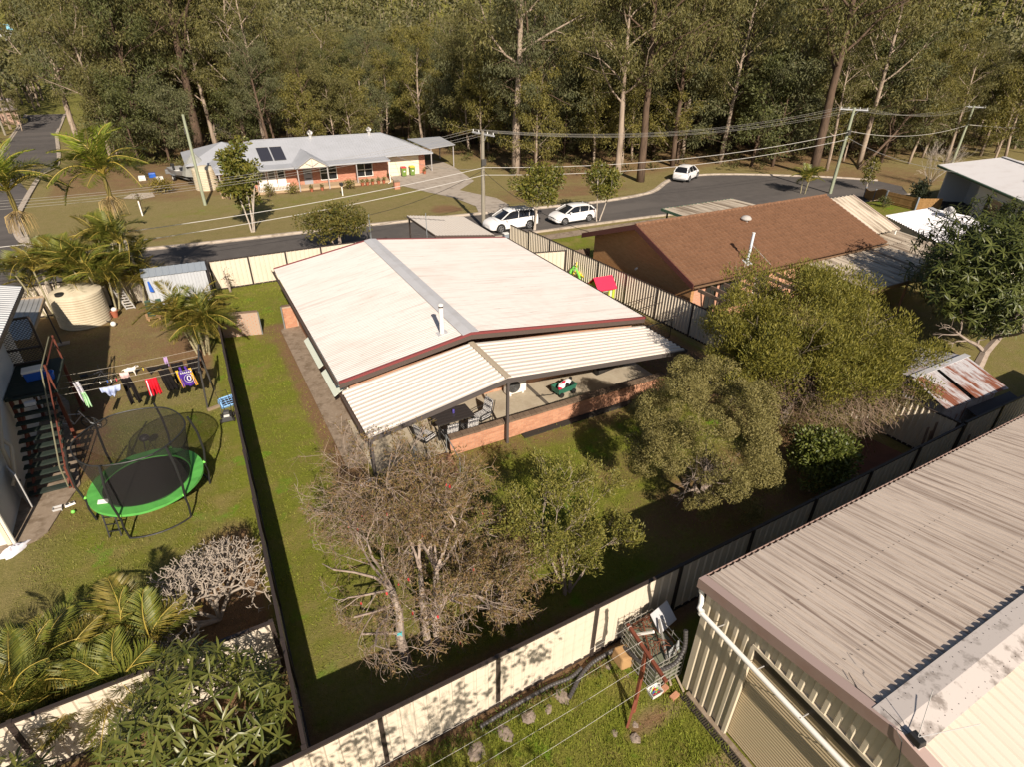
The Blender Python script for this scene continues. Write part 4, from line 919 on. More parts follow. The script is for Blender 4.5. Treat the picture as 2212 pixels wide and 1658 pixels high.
for i, (a, li, c) in enumerate(((600, 2, whitep), (690, 2, bluep), (735, 2, whitep), (800, 2, pinkr), (1130, 1, yl))):
    q = on(a, a+5, li)[0]; o = MB().box(q[0]-.012, q[0]+.012, q[1]-.02, q[1]+.02, q[2]-.07, q[2]+.03).build('clothes_peg', c, None)
    tag(o, ['white peg, first from the house on the cord left of the trousers', 'blue peg on the bare cord left of the trousers', 'white peg beside the blue peg on the bare cord', 'pink peg on the cord next to the trousers', 'yellow peg on the cord right of the white dog'][i], 'peg', 'pegs on the washing lines')
# dog
def skin_obj(name, verts, edges, radii, mt, parent=None, levels=2):
    me = bpy.data.meshes.new(name); me.from_pydata([tuple(map(float, v)) for v in verts], edges, []); me.update()
    o = link(name, me, parent); me.materials.append(mt)
    md = o.modifiers.new('skin', 'SKIN'); md.use_smooth_shade = True
    if not me.skin_vertices: 
        bpy.context.view_layer.objects.active = o
    for i, r in enumerate(radii):
        me.skin_vertices[0].data[i].radius = (r, r)
    me.skin_vertices[0].data[0].use_root = True
    sd = o.modifiers.new('sub', 'SUBSURF'); sd.levels = levels; sd.render_levels = levels
    return o
p = G(*(110.8+1010*.17537, 764.7+275*.17537))
DG = thing('dog', 'white dog with a dark eye patch standing behind the washing line', 'dog', (p[0]-.05, p[1]+.12, 0), R_(-12))
V = [(-.02, 0, .42), (.2, 0, .42), (-.2, .02, .44), (.30, 0, .50), (.36, -.01, .58), (.45, -.03, .60), (.53, -.04, .56),      # spine .. nose
     (-.30, .02, .42), (-.42, .05, .38), (-.50, .09, .30),                                                              # tail
     (.2, .09, .33), (.21, .10, .18), (.20, .10, .03), (.25, .10, .02), (.2, -.09, .33), (.24, -.10, .18), (.24, -.10, .03), (.29, -.10, .02),
     (-.24, .09, .33), (-.20, .10, .22), (-.30, .10, .16), (-.27, .10, .03), (-.22, .10, .02), (-.24, -.09, .33), (-.18, -.10, .22), (-.28, -.10, .16), (-.25, -.10, .03), (-.20, -.10, .02)]
E_ = [(0, 1), (0, 2), (1, 3), (3, 4), (4, 5), (5, 6), (2, 7), (7, 8), (8, 9), (1, 10), (10, 11), (11, 12), (12, 13), (1, 14), (14, 15), (15, 16), (16, 17), (2, 18), (18, 19), (19, 20), (20, 21), (21, 22), (2, 23), (23, 24), (24, 25), (25, 26), (26, 27)]
rad = [.115, .13, .11, .085, .075, .07, .04, .05, .025, .012, .055, .032, .026, .028, .055, .032, .026, .028, .065, .045, .028, .024, .026, .065, .045, .028, .024, .026]
dogm = mat('white_fur', (.70, .66, .60), .9, .1, noise=[((.50, .44, .38), 14, None, .5, .7, .4)], coord='World'); dgd = mat('dark_fur', (.04, .03, .025), .8)
DG.scale = (.72, .72, .72); skin_obj('body', V, E_, rad, dogm, DG)
for s in (-1, 1):
    MB().poly([(.36, s*.05, .63), (.42, s*.06, .64), (.36, s*.11, .57)], (0, 0, .015)).build('ear', dgd, DG, local=True)
    ey = MB().lathe((.485, s*.045-.03, .615), [(.002, 0), (.012, .006), (.002, .014)], 8).build('eye', dgd, DG, local=True)
MB().lathe((.555, -.045, .55), [(.004, 0), (.018, .01), (.004, .024)], 8).build('nose', dgd, DG, local=True)
MB().lathe((.44, -.065, .60), [(.01, 0), (.042, .02), (.03, .05), (.004, .06)], 10).build('eye_patch', dgd, DG, local=True)
# ------------------------------------------------------------------ trampoline
TR = thing('trampoline', 'round trampoline with green padding and black safety net on the left lawn', 'trampoline', (-3.0, 17.87, 0))
grp_ = mat('green_pad', (.10, .38, .075), .5, .3, noise=[((.07, .27, .055), 2, None, .4, .7, .7)], coord='World'); matm = mat('jump_mat', (.022, .019, .018), .8, .2)
R0 = 1.55
MB().tube([(R0*math.cos(t), R0*math.sin(t), .86) for t in np.linspace(0, 2*PI, 49)], .024, 6, False).build('rim', MATS['galvanised'], TR, local=True)
pd = MB(); N_ = 48
for k in range(N_):
    a0, a1 = 2*PI*k/N_, 2*PI*(k+1)/N_; h0 = .93+.012*math.sin(k*1.9); h1 = .93+.012*math.sin((k+1)*1.9)
    P_ = lambda r, a, z: (r*math.cos(a), r*math.sin(a), z)
    pd.hexa([P_(1.21, a0, .885), P_(R0+.06, a0, .86), P_(R0+.06, a1, .86), P_(1.21, a1, .885), P_(1.21, a0, .905), P_(R0+.05, a0, h0), P_(R0+.05, a1, h1), P_(1.21, a1, .905)])
pd.build('padding', grp_, TR, local=True)
MB().lathe((0, 0, .875), [(1.215, 0), (1.215, .012)], 48).build('jumping_mat', matm, TR, local=True)
netm = bpy.data.materials.new('safety_net'); netm.use_nodes = True
_nt = netm.node_tree; _b = _nt.nodes['Principled BSDF']; _b.inputs['Base Color'].default_value = (.012, .010, .010, 1); _b.inputs['Roughness'].default_value = .9
_tr = _nt.nodes.new('ShaderNodeBsdfTransparent'); _mx = _nt.nodes.new('ShaderNodeMixShader'); _mx.inputs[0].default_value = .58
_nt.links.new(_tr.outputs[0], _mx.inputs[1]); _nt.links.new(_b.outputs[0], _mx.inputs[2]); _nt.links.new(_mx.outputs[0], _nt.nodes['Material Output'].inputs[0])
nb = MB(); ring = []
for (r, z) in ((1.28, .90), (1.33, 1.4), (1.42, 2.0), (1.50, 2.62)):
    ring.append([(r*(1-.035*abs(math.sin(3*a+.5)))*math.cos(a), r*(1-.035*abs(math.sin(3*a+.5)))*math.sin(a), z) for a in np.linspace(0, 2*PI, 49)[:-1]])
vs_ = [q for rr in ring for q in rr]; fs_ = [(j*48+i, j*48+(i+1) % 48, (j+1)*48+(i+1) % 48, (j+1)*48+i) for j in range(3) for i in range(48)]
MB().add(vs_, fs_).build('safety_net', netm, TR, local=True, smooth=True)
MB().tube([(1.5*(1-.035*abs(math.sin(3*a+.5)))*math.cos(a), 1.5*(1-.035*abs(math.sin(3*a+.5)))*math.sin(a), 2.64) for a in np.linspace(0, 2*PI, 49)], .022, 6, False).build('net_hoop', blk, TR, local=True)
angs = [R_(-54), R_(-116), R_(-176), R_(126), R_(64), R_(4)]
for i, a in enumerate(angs):
    c_, s_ = math.cos(a), math.sin(a); r1 = R0+.09
    pole = MB().tube([(r1*c_, r1*s_, .75), ((r1+.10)*c_, (r1+.10)*s_, 1.4), ((r1+.07)*c_, (r1+.07)*s_, 2.1), ((r1-.06)*c_, (r1-.06)*s_, 2.72)], .034, 8).build('net_pole', blk, TR, local=True, smooth=True)
    MB().tube([((r1-.06)*c_, (r1-.06)*s_, 2.7), ((r1-.075)*c_, (r1-.075)*s_, 2.78)], .022, 6).build('pole_tip', alu, pole)
    MB().tube([(r1*c_, r1*s_, .82), (r1*c_*1.02, r1*s_*1.02, .5), (r1*c_*.98, r1*s_*.98, .02)], .03, 8).build('leg', blk, TR, local=True, smooth=True)
    MB().lathe((r1*c_, r1*s_, .9), [(.045, 0), (.05, .03), (.03, .07)], 8).build('pole_clamp', gb_, TR, local=True)
for i in (0, 2, 4):
    a0, a1 = angs[i], angs[(i+1) % 6]
    if abs(a1-a0) > PI: a1 -= math.copysign(2*PI, a1-a0)
    MB().tube([((R0+.07)*math.cos(t), (R0+.07)*math.sin(t), .025) for t in np.linspace(a0, a1, 9)], .028, 6).build('base_bar', blk, TR, local=True)
lx, ly = 1.5*math.cos(R_(-138)), 1.5*math.sin(R_(-138))
for dx in (-.12, .18): MB().bar((lx+dx, ly-.15-dx*.3, 0), (lx+dx, ly+.12-dx*.3, .88), .025, .04).build('ladder_rail', blk, TR, local=True)
for k in range(3): MB().bar((lx-.12, ly-.11+.07*k+.03, .2+.22*k), (lx+.18, ly-.11+.07*k-.06, .2+.22*k), .03, .03).build('ladder_rung', blk, TR, local=True)
tg = MB().hexa([(-1.30, -.62, .93), (-1.02, -.70, .93), (-1.0, -.55, .96), (-1.28, -.47, .96), (-1.30, -.62, .945), (-1.02, -.70, .945), (-1.0, -.55, .975), (-1.28, -.47, .975)]).build('warning_tag', whitep, TR, local=True)
# small things on the grass
p = G(1285*.25062, 1500*.5541+575*.25062); kb = thing('kettle_barbecue', 'small black kettle barbecue on thin legs in the trampoline shadow', 'barbecue', tuple(p))
MB().lathe((0, 0, .45), [(.03, 0), (.13, .05), (.17, .12), (.17, .14), (.12, .22), (.03, .25)], 14).build('bowl', blk, kb, local=True, smooth=True)
for a in (0, 2.1, 4.2): MB().tube([(.1*math.cos(a), .1*math.sin(a), .5), (.2*math.cos(a), .2*math.sin(a), 0)], .01, 5).build('leg', blk, kb, local=True)
bw = thing('pet_bowl', 'white double pet bowl on the ground near the stairs', 'bowl', (-5.38, 18.95, 0), R_(15)); bw.scale = (.72, .72, .8)
MB().hexa([(-.21, -.12, 0), (.21, -.12, 0), (.21, .12, 0), (-.21, .12, 0), (-.18, -.09, .07), (.18, -.09, .07), (.18, .09, .07), (-.18, .09, .07)]).build('base', whitep, bw, local=True, bevel=.02)
for x in (-.09, .09): MB().lathe((x, 0, .071), [(.07, 0), (.075, .008), (.06, .004)], 14).build('dish', mat('steel_dish', (.25, .24, .23), .3, .5, .8) if x < 0 else MATS['steel_dish'], bw, local=True)
tb2 = MB(); fl2 = [(-.14, -.1), (.14, -.1), (.14, .1), (-.14, .1)]
tb2.hexa([(x, y, 0) for x, y in fl2]+[(x, y, .01) for x, y in fl2])
for i in range(4):
    (x0, y0), (x1, y1) = fl2[i], fl2[(i+1) % 4]; tb2.hexa([(x0*.96, y0*.96, 0), (x1*.96, y1*.96, 0), (x1, y1, 0), (x0, y0, 0), (x0*1.04, y0*1.04, .14), (x1*1.04, y1*1.04, .14), (x1*1.1, y1*1.1, .14), (x0*1.1, y0*1.1, .14)])
o = tb2.build('plastic_tub', mat('clear_plastic', (.45, .45, .45), .3, .5), None); o.scale = (.8, .8, .9); o.location = (-5.68, 18.82, 0); tag(o, 'pale plastic tub on the grass beside the pet bowl', 'tub')
rr_ = np.random.default_rng(4); vv = []; nn = 16
for j in range(7):
    for i in range(nn):
        a = 2*PI*i/nn; r = [.42, .40, .34, .26, .17, .08, .01][j]*(1+.18*math.sin(3*a+1)+.10*math.sin(5*a+j)); vv.append((r*1.35*math.cos(a), r*.7*math.sin(a), [0, .06, .12, .16, .2, .23, .22][j]*(1+.3*math.sin(4*a+j*1.3))))
o = MB().add(vv, [(j*nn+i, j*nn+(i+1) % nn, (j+1)*nn+(i+1) % nn, (j+1)*nn+i) for j in range(6) for i in range(nn)]).build('dropped_sheet', whf, None, smooth=True); o.scale = (.68, .62, .75); o.location = (-6.62, 17.4, 0); o.rotation_euler = (0, 0, R_(35)); tag(o, 'crumpled white sheet lying on the ground at the house corner', 'sheet')
cr = thing('plastic_crate', 'light blue slotted crate tilted on the ground by the left fence', 'crate', (-.33, 22.95, 0), R_(14)); cr.rotation_euler = (R_(35), 0, R_(14))
lb_ = mat('pale_blue_plastic', (.22, .42, .72), .4, .4)
for s in (-1, 1):
    MB().box(-.26, .26, s*.2-.025, s*.2+.025, 0, .28).build('side', lb_, cr, local=True); MB().box(s*.26-.025, s*.26+.025, -.2, .2, 0, .28).build('side', lb_, cr, local=True)
MB().box(-.25, .25, -.19, .19, 0, .2).build('contents', matm, cr, local=True)
b = MB()
for k in range(4): b.box(-.2+k*.13, -.185+k*.13, -.18, .18, .25, .27)
for k in range(3): b.box(-.24, .24, -.1+k*.1, -.085+k*.1, .245, .265)
b.build('slats', lb_, cr, local=True)
mw_ = thing('lawn_mower', 'black lawn mower with folded handle beside the left fence', 'mower', (-.42, 21.75, 0), R_(-5))
MB().hexa([(-.22, -.3, .08), (.22, -.3, .08), (.22, .25, .08), (-.22, .25, .08), (-.17, -.24, .26), (.17, -.24, .26), (.17, .2, .24), (-.17, .2, .24)]).build('deck', blk, mw_, local=True, bevel=.02)
MB().box(-.11, .11, -.1, .12, .25, .40).build('engine', mat('dark_grey_plastic', (.06, .06, .06), .5), mw_, local=True, bevel=.03)
MB().box(-.1, .1, -.22, -.12, .262, .30).build('sticker', whitep, mw_, local=True)
for sx in (-.23, .23):
    for sy in (-.2, .2): MB().tube([(sx-.02, sy, .09), (sx+.02, sy, .09)], .09, 12).build('wheel', matm, mw_, local=True)
MB().tube([(-.17, .2, .2), (-.18, .55, .6), (-.30, .95, .75), (.1, .98, .78), (.18, .55, .6), (.17, .2, .2)], .012, 6).build('handle', blk, mw_, local=True)
# ================================================================== RIGHT-HAND HOUSES AND SHEDS
tilem2 = mat('brown_roof_tile', (.175, .092, .052), .85, .2, objrand=(.205, .108, .062), noise=[((.10, .055, .035), 6, None, .52, .72, .6), ((.24, .135, .08), 1.0, None, .5, .75, .4)], coord='World')
tilej = mat('brown_roof_tile_joined', (.175, .092, .052), .85, .2, island=(.205, .108, .062), noise=[((.10, .055, .035), 6, None, .52, .72, .6)], coord='World')
gbrick = mat('tan_brick', (.42, .21, .085), .85, .2, brick=(.24, .086, (.36, .24, .13), (.50, .26, .11)), coord='World')
pbrick = mat('salmon_brick', (.50, .24, .15), .85, .2, brick=(.24, .086, (.42, .32, .25), (.55, .29, .19)), coord='World')
BHs = thing('house', 'brown tiled house with a shaded brick gable right of the ribbed fence', 'house', (28, 24, 0))
MB().poly([(21.55, 20.0, 0), (21.55, 28.4, 0), (21.55, 28.4, 2.75), (21.55, 24.2, 4.2), (21.55, 20.0, 2.75)], (.2, 0, 0)).build('gable_wall', gbrick, BHs)
MB().box(21.76, 36.4, 20.05, 28.4, 0, 2.65).build('wall', pbrick, BHs)
for x0, x1, z0, z1 in ((22.6, 23.3, .1, 2.1), (23.6, 25.0, .6, 2.1), (26.2, 27.2, .8, 2.1)):
    wn = MB().box(x0, x1, 20.0, 20.06, z0, z1).build('window', glass, BHs)
    fb = MB()
    for x in (x0-.03, (x0+x1)/2-.02, x1-.02): fb.box(x, x+.05, 19.975, 20.0, z0, z1)
    for z in (z0-.05, z1): fb.box(x0-.03, x1+.03, 19.975, 20.0, z, z+.05)
    fb.build('window_frame', darkst, wn)
ye, ze, yr, zr_ = 19.42, 2.6, 24.2, 4.35
slp = math.hypot(yr-ye, zr_-ze); uy, uz = (yr-ye)/slp, (zr_-ze)/slp
nrow, ncol = 17, 52; tw_, th_ = 15.6/ncol, slp/nrow
def tile_shape():
    xs = np.linspace(0, tw_*1.0, 5); hs = [0, .075, .09, .035, .0]; v = []; f = []
    for x, h in zip(xs, hs):
        for s_, lift in ((0, .055), (th_+.03, .0)):
            v.append((x, s_*uy-(h+lift)*uz, s_*uz+(h+lift)*uy))
    k = len(v)
    for x, h in zip(xs, hs): v.append((x, 0+.0, -.0))
    for i in range(4): f += [(2*i, 2*i+2, 2*i+3, 2*i+1), (k+i, k+i+1, 2*i+2, 2*i)]
    return np.array(v), f
tv, tf = tile_shape(); tme = np_mesh('tile_shape', tv, tf, tilem2, smooth=False)
RFb = MB().sheet((36.6, yr, zr_-.02), (21.0, yr, zr_-.02), (21.0, ye, ze-.02), (36.6, ye, ze-.02), 50, 0.0).build('roof', mat('under_tile', (.07, .04, .03), .9), BHs, label='tiled slope facing the yard')
RFb2 = MB().quad((21.0, yr, zr_), (36.6, yr, zr_), (36.6, 28.98, ze), (21.0, 28.98, ze)).build('roof', tilej, BHs, label='tiled slope facing the street')
cells = [(math.hypot(21.0+(c+.5)*tw_, ye+(r+.5)*th_*uy), r, c) for r in range(nrow) for c in range(ncol)]; cells.sort()
jn = MB(); RO = Vector(BHs.location)
for i, (_, r, c) in enumerate(cells):
    o_ = np.array((21.0+c*tw_, ye+r*th_*uy, ze+r*th_*uz))
    if i < 300: link('roof_tile', tme, RFb, mw=Matrix.Translation(Vector(o_)-RO) @ Matrix.Rotation(random.uniform(-.006, .006), 4, 'X'))
    else: jn.add(tv+o_, tf)
jn.build('roof_tiles', tilej, RFb, kind='stuff')
rc = MB()
for k in range(36): rc.tube([(21.0+k*.433, yr, zr_-.01+.01*(k % 2)), (21.0+(k+1)*.433+.02, yr, zr_+.01+.01*(k % 2))], .11, 8)
rc.build('ridge_tiles', tilej, RFb, kind='stuff')
for s, y1 in ((-1, ye), (1, 28.98)):
    MB().hexa([(20.96, yr, zr_-.24), (21.02, yr, zr_-.24), (21.02, y1, ze-.24), (20.96, y1, ze-.24), (20.96, yr, zr_+.05), (21.02, yr, zr_+.05), (21.02, y1, ze+.05), (20.96, y1, ze+.05)]).build('barge_board', mat('maroon_board', (.10, .035, .03), .6) if s < 0 else MATS['maroon_board'], BHs)
gutter((20.96, ye, ze-.13), (36.6, ye, ze-.13), 'gutter', BHs, mat('tan_gutter', (.16, .10, .06), .5), side=(0, -1, 0))
def topz(x, y, v):
    lo, hi = -5., 60.
    for _ in range(50):
        m_ = (lo+hi)/2; q = np.array((x, y, m_-CH)); vv = 829-FPX*(q@UP)/(q@FW)
        if vv > v: lo = m_
        else: hi = m_
    return lo
vx, vy, vz = 25.3, 20.05, 2.85
vp_ = MB().tube([(vx, vy, 2.6), (vx, vy, 4.45)], .07, 10).build('vent_pipe', mat('pale_blue_pipe', (.62, .68, .74), .4), BHs, smooth=True)
MB().tube([(vx, vy, 4.45), (vx, vy, 4.5)], .08, 10).build('cap', whitep, vp_)
for sx in (-.85, 1.35): MB().tube([(vx, vy, 3.9), (vx+sx, ye+.1, ze+.08)], .012, 4).build('stay', alu, vp_)
MB().hexa([(vx-.2, vy-.2, vz-.02), (vx+.2, vy-.2, vz-.02), (vx+.2, vy+.2, vz+.14), (vx-.2, vy+.2, vz+.14), (vx-.2, vy-.2, vz+.01), (vx+.2, vy-.2, vz+.01), (vx+.2, vy+.2, vz+.17), (vx-.2, vy+.2, vz+.17)]).build('flashing', flash, vp_)
rv = thing('roof_vent', 'round grey ventilator on the brown tiled roof', 'roof vent', (28.2, 23.1, 3.95))
MB().lathe((0, 0, -.1), [(.14, 0), (.14, .22), (.30, .24), (.31, .3), (.2, .42), (.04, .46)], 18).build('vent', mat('grey_vent', (.42, .39, .36), .5, .4), rv, local=True, smooth=True)
MB().hexa([(-.35, -.45, -.2), (.35, -.45, -.2), (.35, .2, .04), (-.35, .2, .04), (-.35, -.45, -.17), (.35, -.45, -.17), (.35, .2, .07), (-.35, .2, .07)]).build('flashing', flash, rv, local=True)
MB().tube([(21.4, 24.25, 1.8), (21.55, 24.25, 1.85)], .06, 8).build('flood_light', whitep, BHs)
MB().tube([(26.0, 19.85, .1), (26.0, 19.85, 2.4)], .05, 8).build('downpipe', pvc, BHs, smooth=True)
PG = thing('pergola', 'bare weathered timber pergola beams in front of the brown tiled house', 'pergola', (23.5, 18.5, 0))
oldt = mat('weathered_timber', (.20, .145, .11), .9, .1, noise=[((.12, .085, .065), 3, None, .45, .7, .7)], coord='World')
for x in (21.3, 22.15, 23.05, 23.95, 24.85, 25.75, 26.65): MB().box(x-.03, x+.03, 17.2, 19.35, 2.25, 2.42).build('rafter', oldt, PG)
MB().box(21.2, 26.8, 17.95, 18.01, 2.08, 2.24).build('crossbeam', oldt, PG)
for x in (21.35, 24.0, 26.6): MB().box(x-.05, x+.05, 17.93, 18.03, 0, 2.08).build('post', oldt, PG)
GT = thing('paling_gate', 'weathered timber paling gate between the ribbed fence and the brick gable', 'gate', (20.1, 29.3, 0))
for k in range(17): MB().box(20.15+k*.105, 20.24+k*.105, 29.28, 29.31, .05, 1.5+.03*math.sin(k*2.3)).build('paling', oldt, GT)
for z in (.3, 1.2): MB().box(20.1, 21.95, 29.31, 29.36, z, z+.08).build('rail', oldt, GT)
ribm = mat('tan_ribbed_roof', (.58, .50, .40), .55, .3, noise=[((.22, .17, .12), .7, (3.0, .3, 1), .45, .62, .75)], coord='World')
ribm2 = mat('streaked_ribbed_roof', (.52, .45, .36), .55, .3, noise=[((.16, .115, .08), .8, (4.0, .25, 1), .42, .6, .85)], coord='World')
SA = thing('carport', 'tan ribbed carport roof continuing from the brown tiles', 'carport', (37.7, 22.3, 0))
MB().sheet((36.68, 20.25, 2.88), (39.0, 20.25, 2.88), (39.0, 23.9, 4.2), (36.68, 23.9, 4.2), .42, .07, 'deck').build('roof', ribm, SA)
for s in ((36.66, 20.25, 2.86, 36.66, 23.9, 4.18), (39.02, 20.25, 2.86, 39.02, 23.9, 4.18)): MB().bar(s[:3], s[3:], .06, .16).build('fascia', mat('pink_cream_trim', (.50, .40, .34), .5) if s[0] < 37 else MATS['pink_cream_trim'], SA)
for x, y, z in ((36.8, 20.4, 2.8), (38.9, 20.4, 2.8), (38.9, 23.7, 4.0)): MB().box(x-.05, x+.05, y-.05, y+.05, 0, z).build('post', whitep, SA)
SB = thing('patio_roof', 'wide low streaked ribbed roof between the pergola tree and the dark mango tree', 'roof', (35, 18.5, 0))
MB().sheet((29.4, 15.6, 2.15), (40.0, 15.6, 2.15), (40.0, 19.35, 2.42), (29.4, 19.35, 2.42), .40, .06, 'deck').build('roof', ribm2, SB)
MB().sheet((36.7, 19.35, 2.42), (40.0, 19.35, 2.42), (40.0, 20.9, 2.53), (36.7, 20.9, 2.53), .40, .06, 'deck').build('roof', ribm2, SB)
MB().box(29.4, 40, 15.52, 15.6, 2.0, 2.2).build('gutter', MATS['tan_gutter'], SB)
for x in (29.6, 33, 36.5, 39.8): MB().box(x-.05, x+.05, 15.7, 15.8, 0, 2.1).build('post', oldt, SB)
SD = thing('steel_shed', 'white ribbed steel shed roof with a turbine ventilator', 'shed', (44, 21, 0))
whrib = mat('white_ribbed_roof', (.70, .68, .70), .4, .4)
a0, a1, r0, r1 = A(44.1, 24.2, 2.2), A(40.0, 17.2, 2.2), A(46.9, 22.8, 2.75), A(42.5, 16.6, 2.75)
e0, e1 = A(49.6, 21.4, 2.2), A(45.1, 15.4, 2.2)
MB().sheet(a0, a1, r1, r0, .30, .045, 'wide').build('roof', whrib, SD); MB().sheet(e1, e0, r0, r1, .30, .045, 'wide').build('roof', whrib, SD)
MB().hexa([r0+(-.2, .05, .02), r0+(.2, -.05, .02), r1+(.2, -.05, .02), r1+(-.2, .05, .02), r0+(-.2, .05, .06), r0+(.2, -.05, .06), r1+(.2, -.05, .06), r1+(-.2, .05, .06)]).build('ridge_cap', flash, SD)
MB().poly([a0+(.15, -.15, -2.2), a1+(.15, .1, -2.2), e1+(-.15, .1, -2.2), e0+(-.15, -.1, -2.2)], (0, 0, 2.1)).build('wall', cream, SD)
def turbine(label, p, r, par=None):
    t = thing('turbine_vent', label, 'turbine vent', p); b = MB()
    b2 = MB().tube([(0, 0, -.25), (0, 0, .12)], r*.62, 14).build('neck', alu, t, local=True, smooth=True)
    n = 14
    for k in range(n):
        a = 2*PI*k/n; pts = [(r*math.sin(q)*math.cos(a+q*.5), r*math.sin(q)*math.sin(a+q*.5), .12+r*.85-r*.85*math.cos(q)) for q in np.linspace(.35, PI-.1, 7)]
        for i in range(6):
            p0_, p1_ = np.array(pts[i]), np.array(pts[i+1]); w0 = np.array((-math.sin(a+.3), math.cos(a+.3), 0))*r*.26
            b.add([p0_-w0*.5, p0_+w0*.5+p0_*.06*A(1, 1, 0), p1_+w0*.5+p1_*.06*A(1, 1, 0), p1_-w0*.5], [(0, 1, 2, 3)])
    b.build('blades', alu, t, local=True); MB().lathe((0, 0, .12+r*1.6), [(r*.4, 0), (r*.38, .05), (.02, .1)], 12).build('cap', alu, t, local=True)
    return t
turbine('silver turbine ventilator on the white steel shed roof', (45.6, 20.9, 2.72), .32)
# timber paling fence beyond
PF = thing('timber_fence', 'low brown timber paling fence with blue-grey posts before the cul-de-sac', 'fence', (57.3, 31.9, 0))
palm_ = mat('golden_paling', (.27, .155, .06), .85, .2, objrand=(.34, .20, .085), coord='World')
pts_ = [A(63.9, 37.9), A(60.6, 34.9), A(57.3, 31.9), A(57.2, 29.0), A(59.2, 28.0)]
pb = MB().box(-.055, .055, -.012, .012, 0, 1.0); pme = np_mesh('paling_shape', np.array(pb.v), pb.f, palm_)
postb = MB().box(-.06, .06, -.06, .06, 0, 1.15); pome = np_mesh('post_shape', np.array(postb.v), postb.f, mat('blue_grey_post', (.20, .23, .27), .6))
for p_, q_ in zip(pts_[:-1], pts_[1:]):
    L_ = np.linalg.norm(q_-p_); a_ = math.atan2(*(q_-p_)[::-1]); n_ = int(L_/.118)
    for k in range(n_):
        c_ = p_+(q_-p_)*(k+.5)/n_; link('paling', pme, PF, mw=Matrix.Translation((c_[0]-57.3, c_[1]-31.9, float(gz(*c_))+.05+random.uniform(-.015, .015))) @ Matrix.Rotation(a_, 4, 'Z'))
    for z in (.25, .8): z0 = [float(gz(*c_)) for c_ in (p_, q_)]; MB().bar((*p_, z0[0]+z), (*q_, z0[1]+z), .05, .08).build('rail', palm_, PF)
    link('post', pome, PF, mw=Matrix.Translation((p_[0]-57.3, p_[1]-31.9, float(gz(*p_)))) @ Matrix.Rotation(a_, 4, 'Z'))
# white house at the right edge
WH = thing('house', 'white painted house with dark shutters and a pale flat roof at the right edge', 'house', (63.3, 31.3, 0), math.atan2(-.78, -.63))
whw = mat('white_wall_paint', (.62, .61, .60), .7, .3, bump=(40, .2, .01)); roofp = mat('pale_flat_roof', (.58, .56, .56), .5, .3, noise=[((.46, .42, .40), .8, None, .5, .75, .5), ((.28, .15, .09), 1.6, (1, 3, 1), .70, .76, .8)], coord='World')
MB().sheet((-.3, 0, 3.0), (19, 0, 3.0), (19, 5.2, 3.9), (-.3, 5.2, 3.9), .25, .015, 'rib').build('roof', roofp, WH, local=True)
MB().sheet((19, 10.4, 3.0), (-.3, 10.4, 3.0), (-.3, 5.2, 3.9), (19, 5.2, 3.9), .25, .015, 'rib').build('roof', roofp, WH, local=True)
MB().box(-.3, 19, 5.0, 5.4, 3.92, 3.96).build('ridge_cap', roofp, WH, local=True)
gg = mat('green_gutter', (.07, .13, .09), .5); MB().box(-.3, 19, -.12, 0, 2.84, 2.98).build('gutter', gg, WH, local=True)
MB().box(-.3, 19, .0, .25, 2.78, 2.82).build('eave_lining', mat('dark_eave', (.10, .09, .08), .8), WH, local=True)
MB().poly([(-.28, 0, 2.85), (-.28, 10.4, 2.85), (-.28, 5.2, 3.75)], (.06, 0, 0)).build('gable', whw, WH, local=True)
MB().box(1.0, 1.2, .3, 10.2, -1.2, 2.78).build('end_wall', whw, WH, local=True)
MB().box(1.2, 7.2, 2.6, 10.2, -1.2, 2.78).build('wall', whw, WH, local=True)
MB().box(7.2, 18.8, .3, 10.2, -1.2, 2.78).build('wall', whw, WH, local=True)
MB().box(.4, 7.2, -1.3, 2.6, -.2, .0).build('porch_slab', mat('porch_edge', (.55, .53, .50), .8), WH, local=True)
MB().box(1.22, 7.18, -.9, 2.58, .004, .02).build('porch_deck', mat('dark_deck', (.03, .028, .03), .7), WH, local=True)
for x0, x1 in ((4.4, 5.2), (5.6, 6.9)):
    d = MB().box(x0, x1, 2.53, 2.58, .05, 2.35).build('door', glass, WH, local=True); MB().box(x1+.02, x1+.1, 2.5, 2.56, .05, 2.4).build('door_frame', whitep, d, local=True); MB().box(x0, x1, 2.5, 2.53, 1.15, 1.25).build('rail', whitep, d, local=True)
wn = MB().box(9.7, 11.3, .24, .29, .95, 2.2).build('window', mat('curtained_glass', (.16, .15, .14), .2, .5), WH, local=True)
fb = MB()
for x in (9.64, 11.3): fb.box(x, x+.06, .22, .27, .9, 2.25)
for z in (.9, 2.2): fb.box(9.7, 11.3, .22, .27, z, z+.05)
fb.build('window_frame', whitep, wn, local=True)
for x in (9.05, 11.4): MB().box(x, x+.55, .23, .29, .9, 2.25).build('shutter', mat('black_shutter', (.015, .015, .018), .6) if x < 10 else MATS['black_shutter'], WH, local=True)
x0 = 13.6; MB().box(x0, x0+1.2, .24, .29, .95, 2.2).build('window', glass, WH, local=True)
a_ = MB().box(10.0, 10.9, -.25, .29, .05, .60).build('air_conditioner', whitep, WH, local=True)
for k in range(3): MB().box(10.05+.28*k, 10.28+.28*k, -.27, -.252, .1, .55).build('grille', glass, a_, local=True)
MB().poly([(7.4, -2.2, -.35), (16, -2.2, -.35), (16, .28, -.1), (7.4, .28, -.1)], (0, 0, .06)).build('lower_roof', mat('dark_lower_roof', (.06, .055, .06), .7), WH, local=True)
rail_ = MB()
for k in range(14): rail_.tube([(.45+.1*k, -1.25, 0), (.45+.1*k, -1.25, .9)], .012, 4)
rail_.tube([(.45, -1.25, .9), (1.85, -1.25, .9)], .02, 5); rail_.build('porch_railing', darkst, WH, local=True)
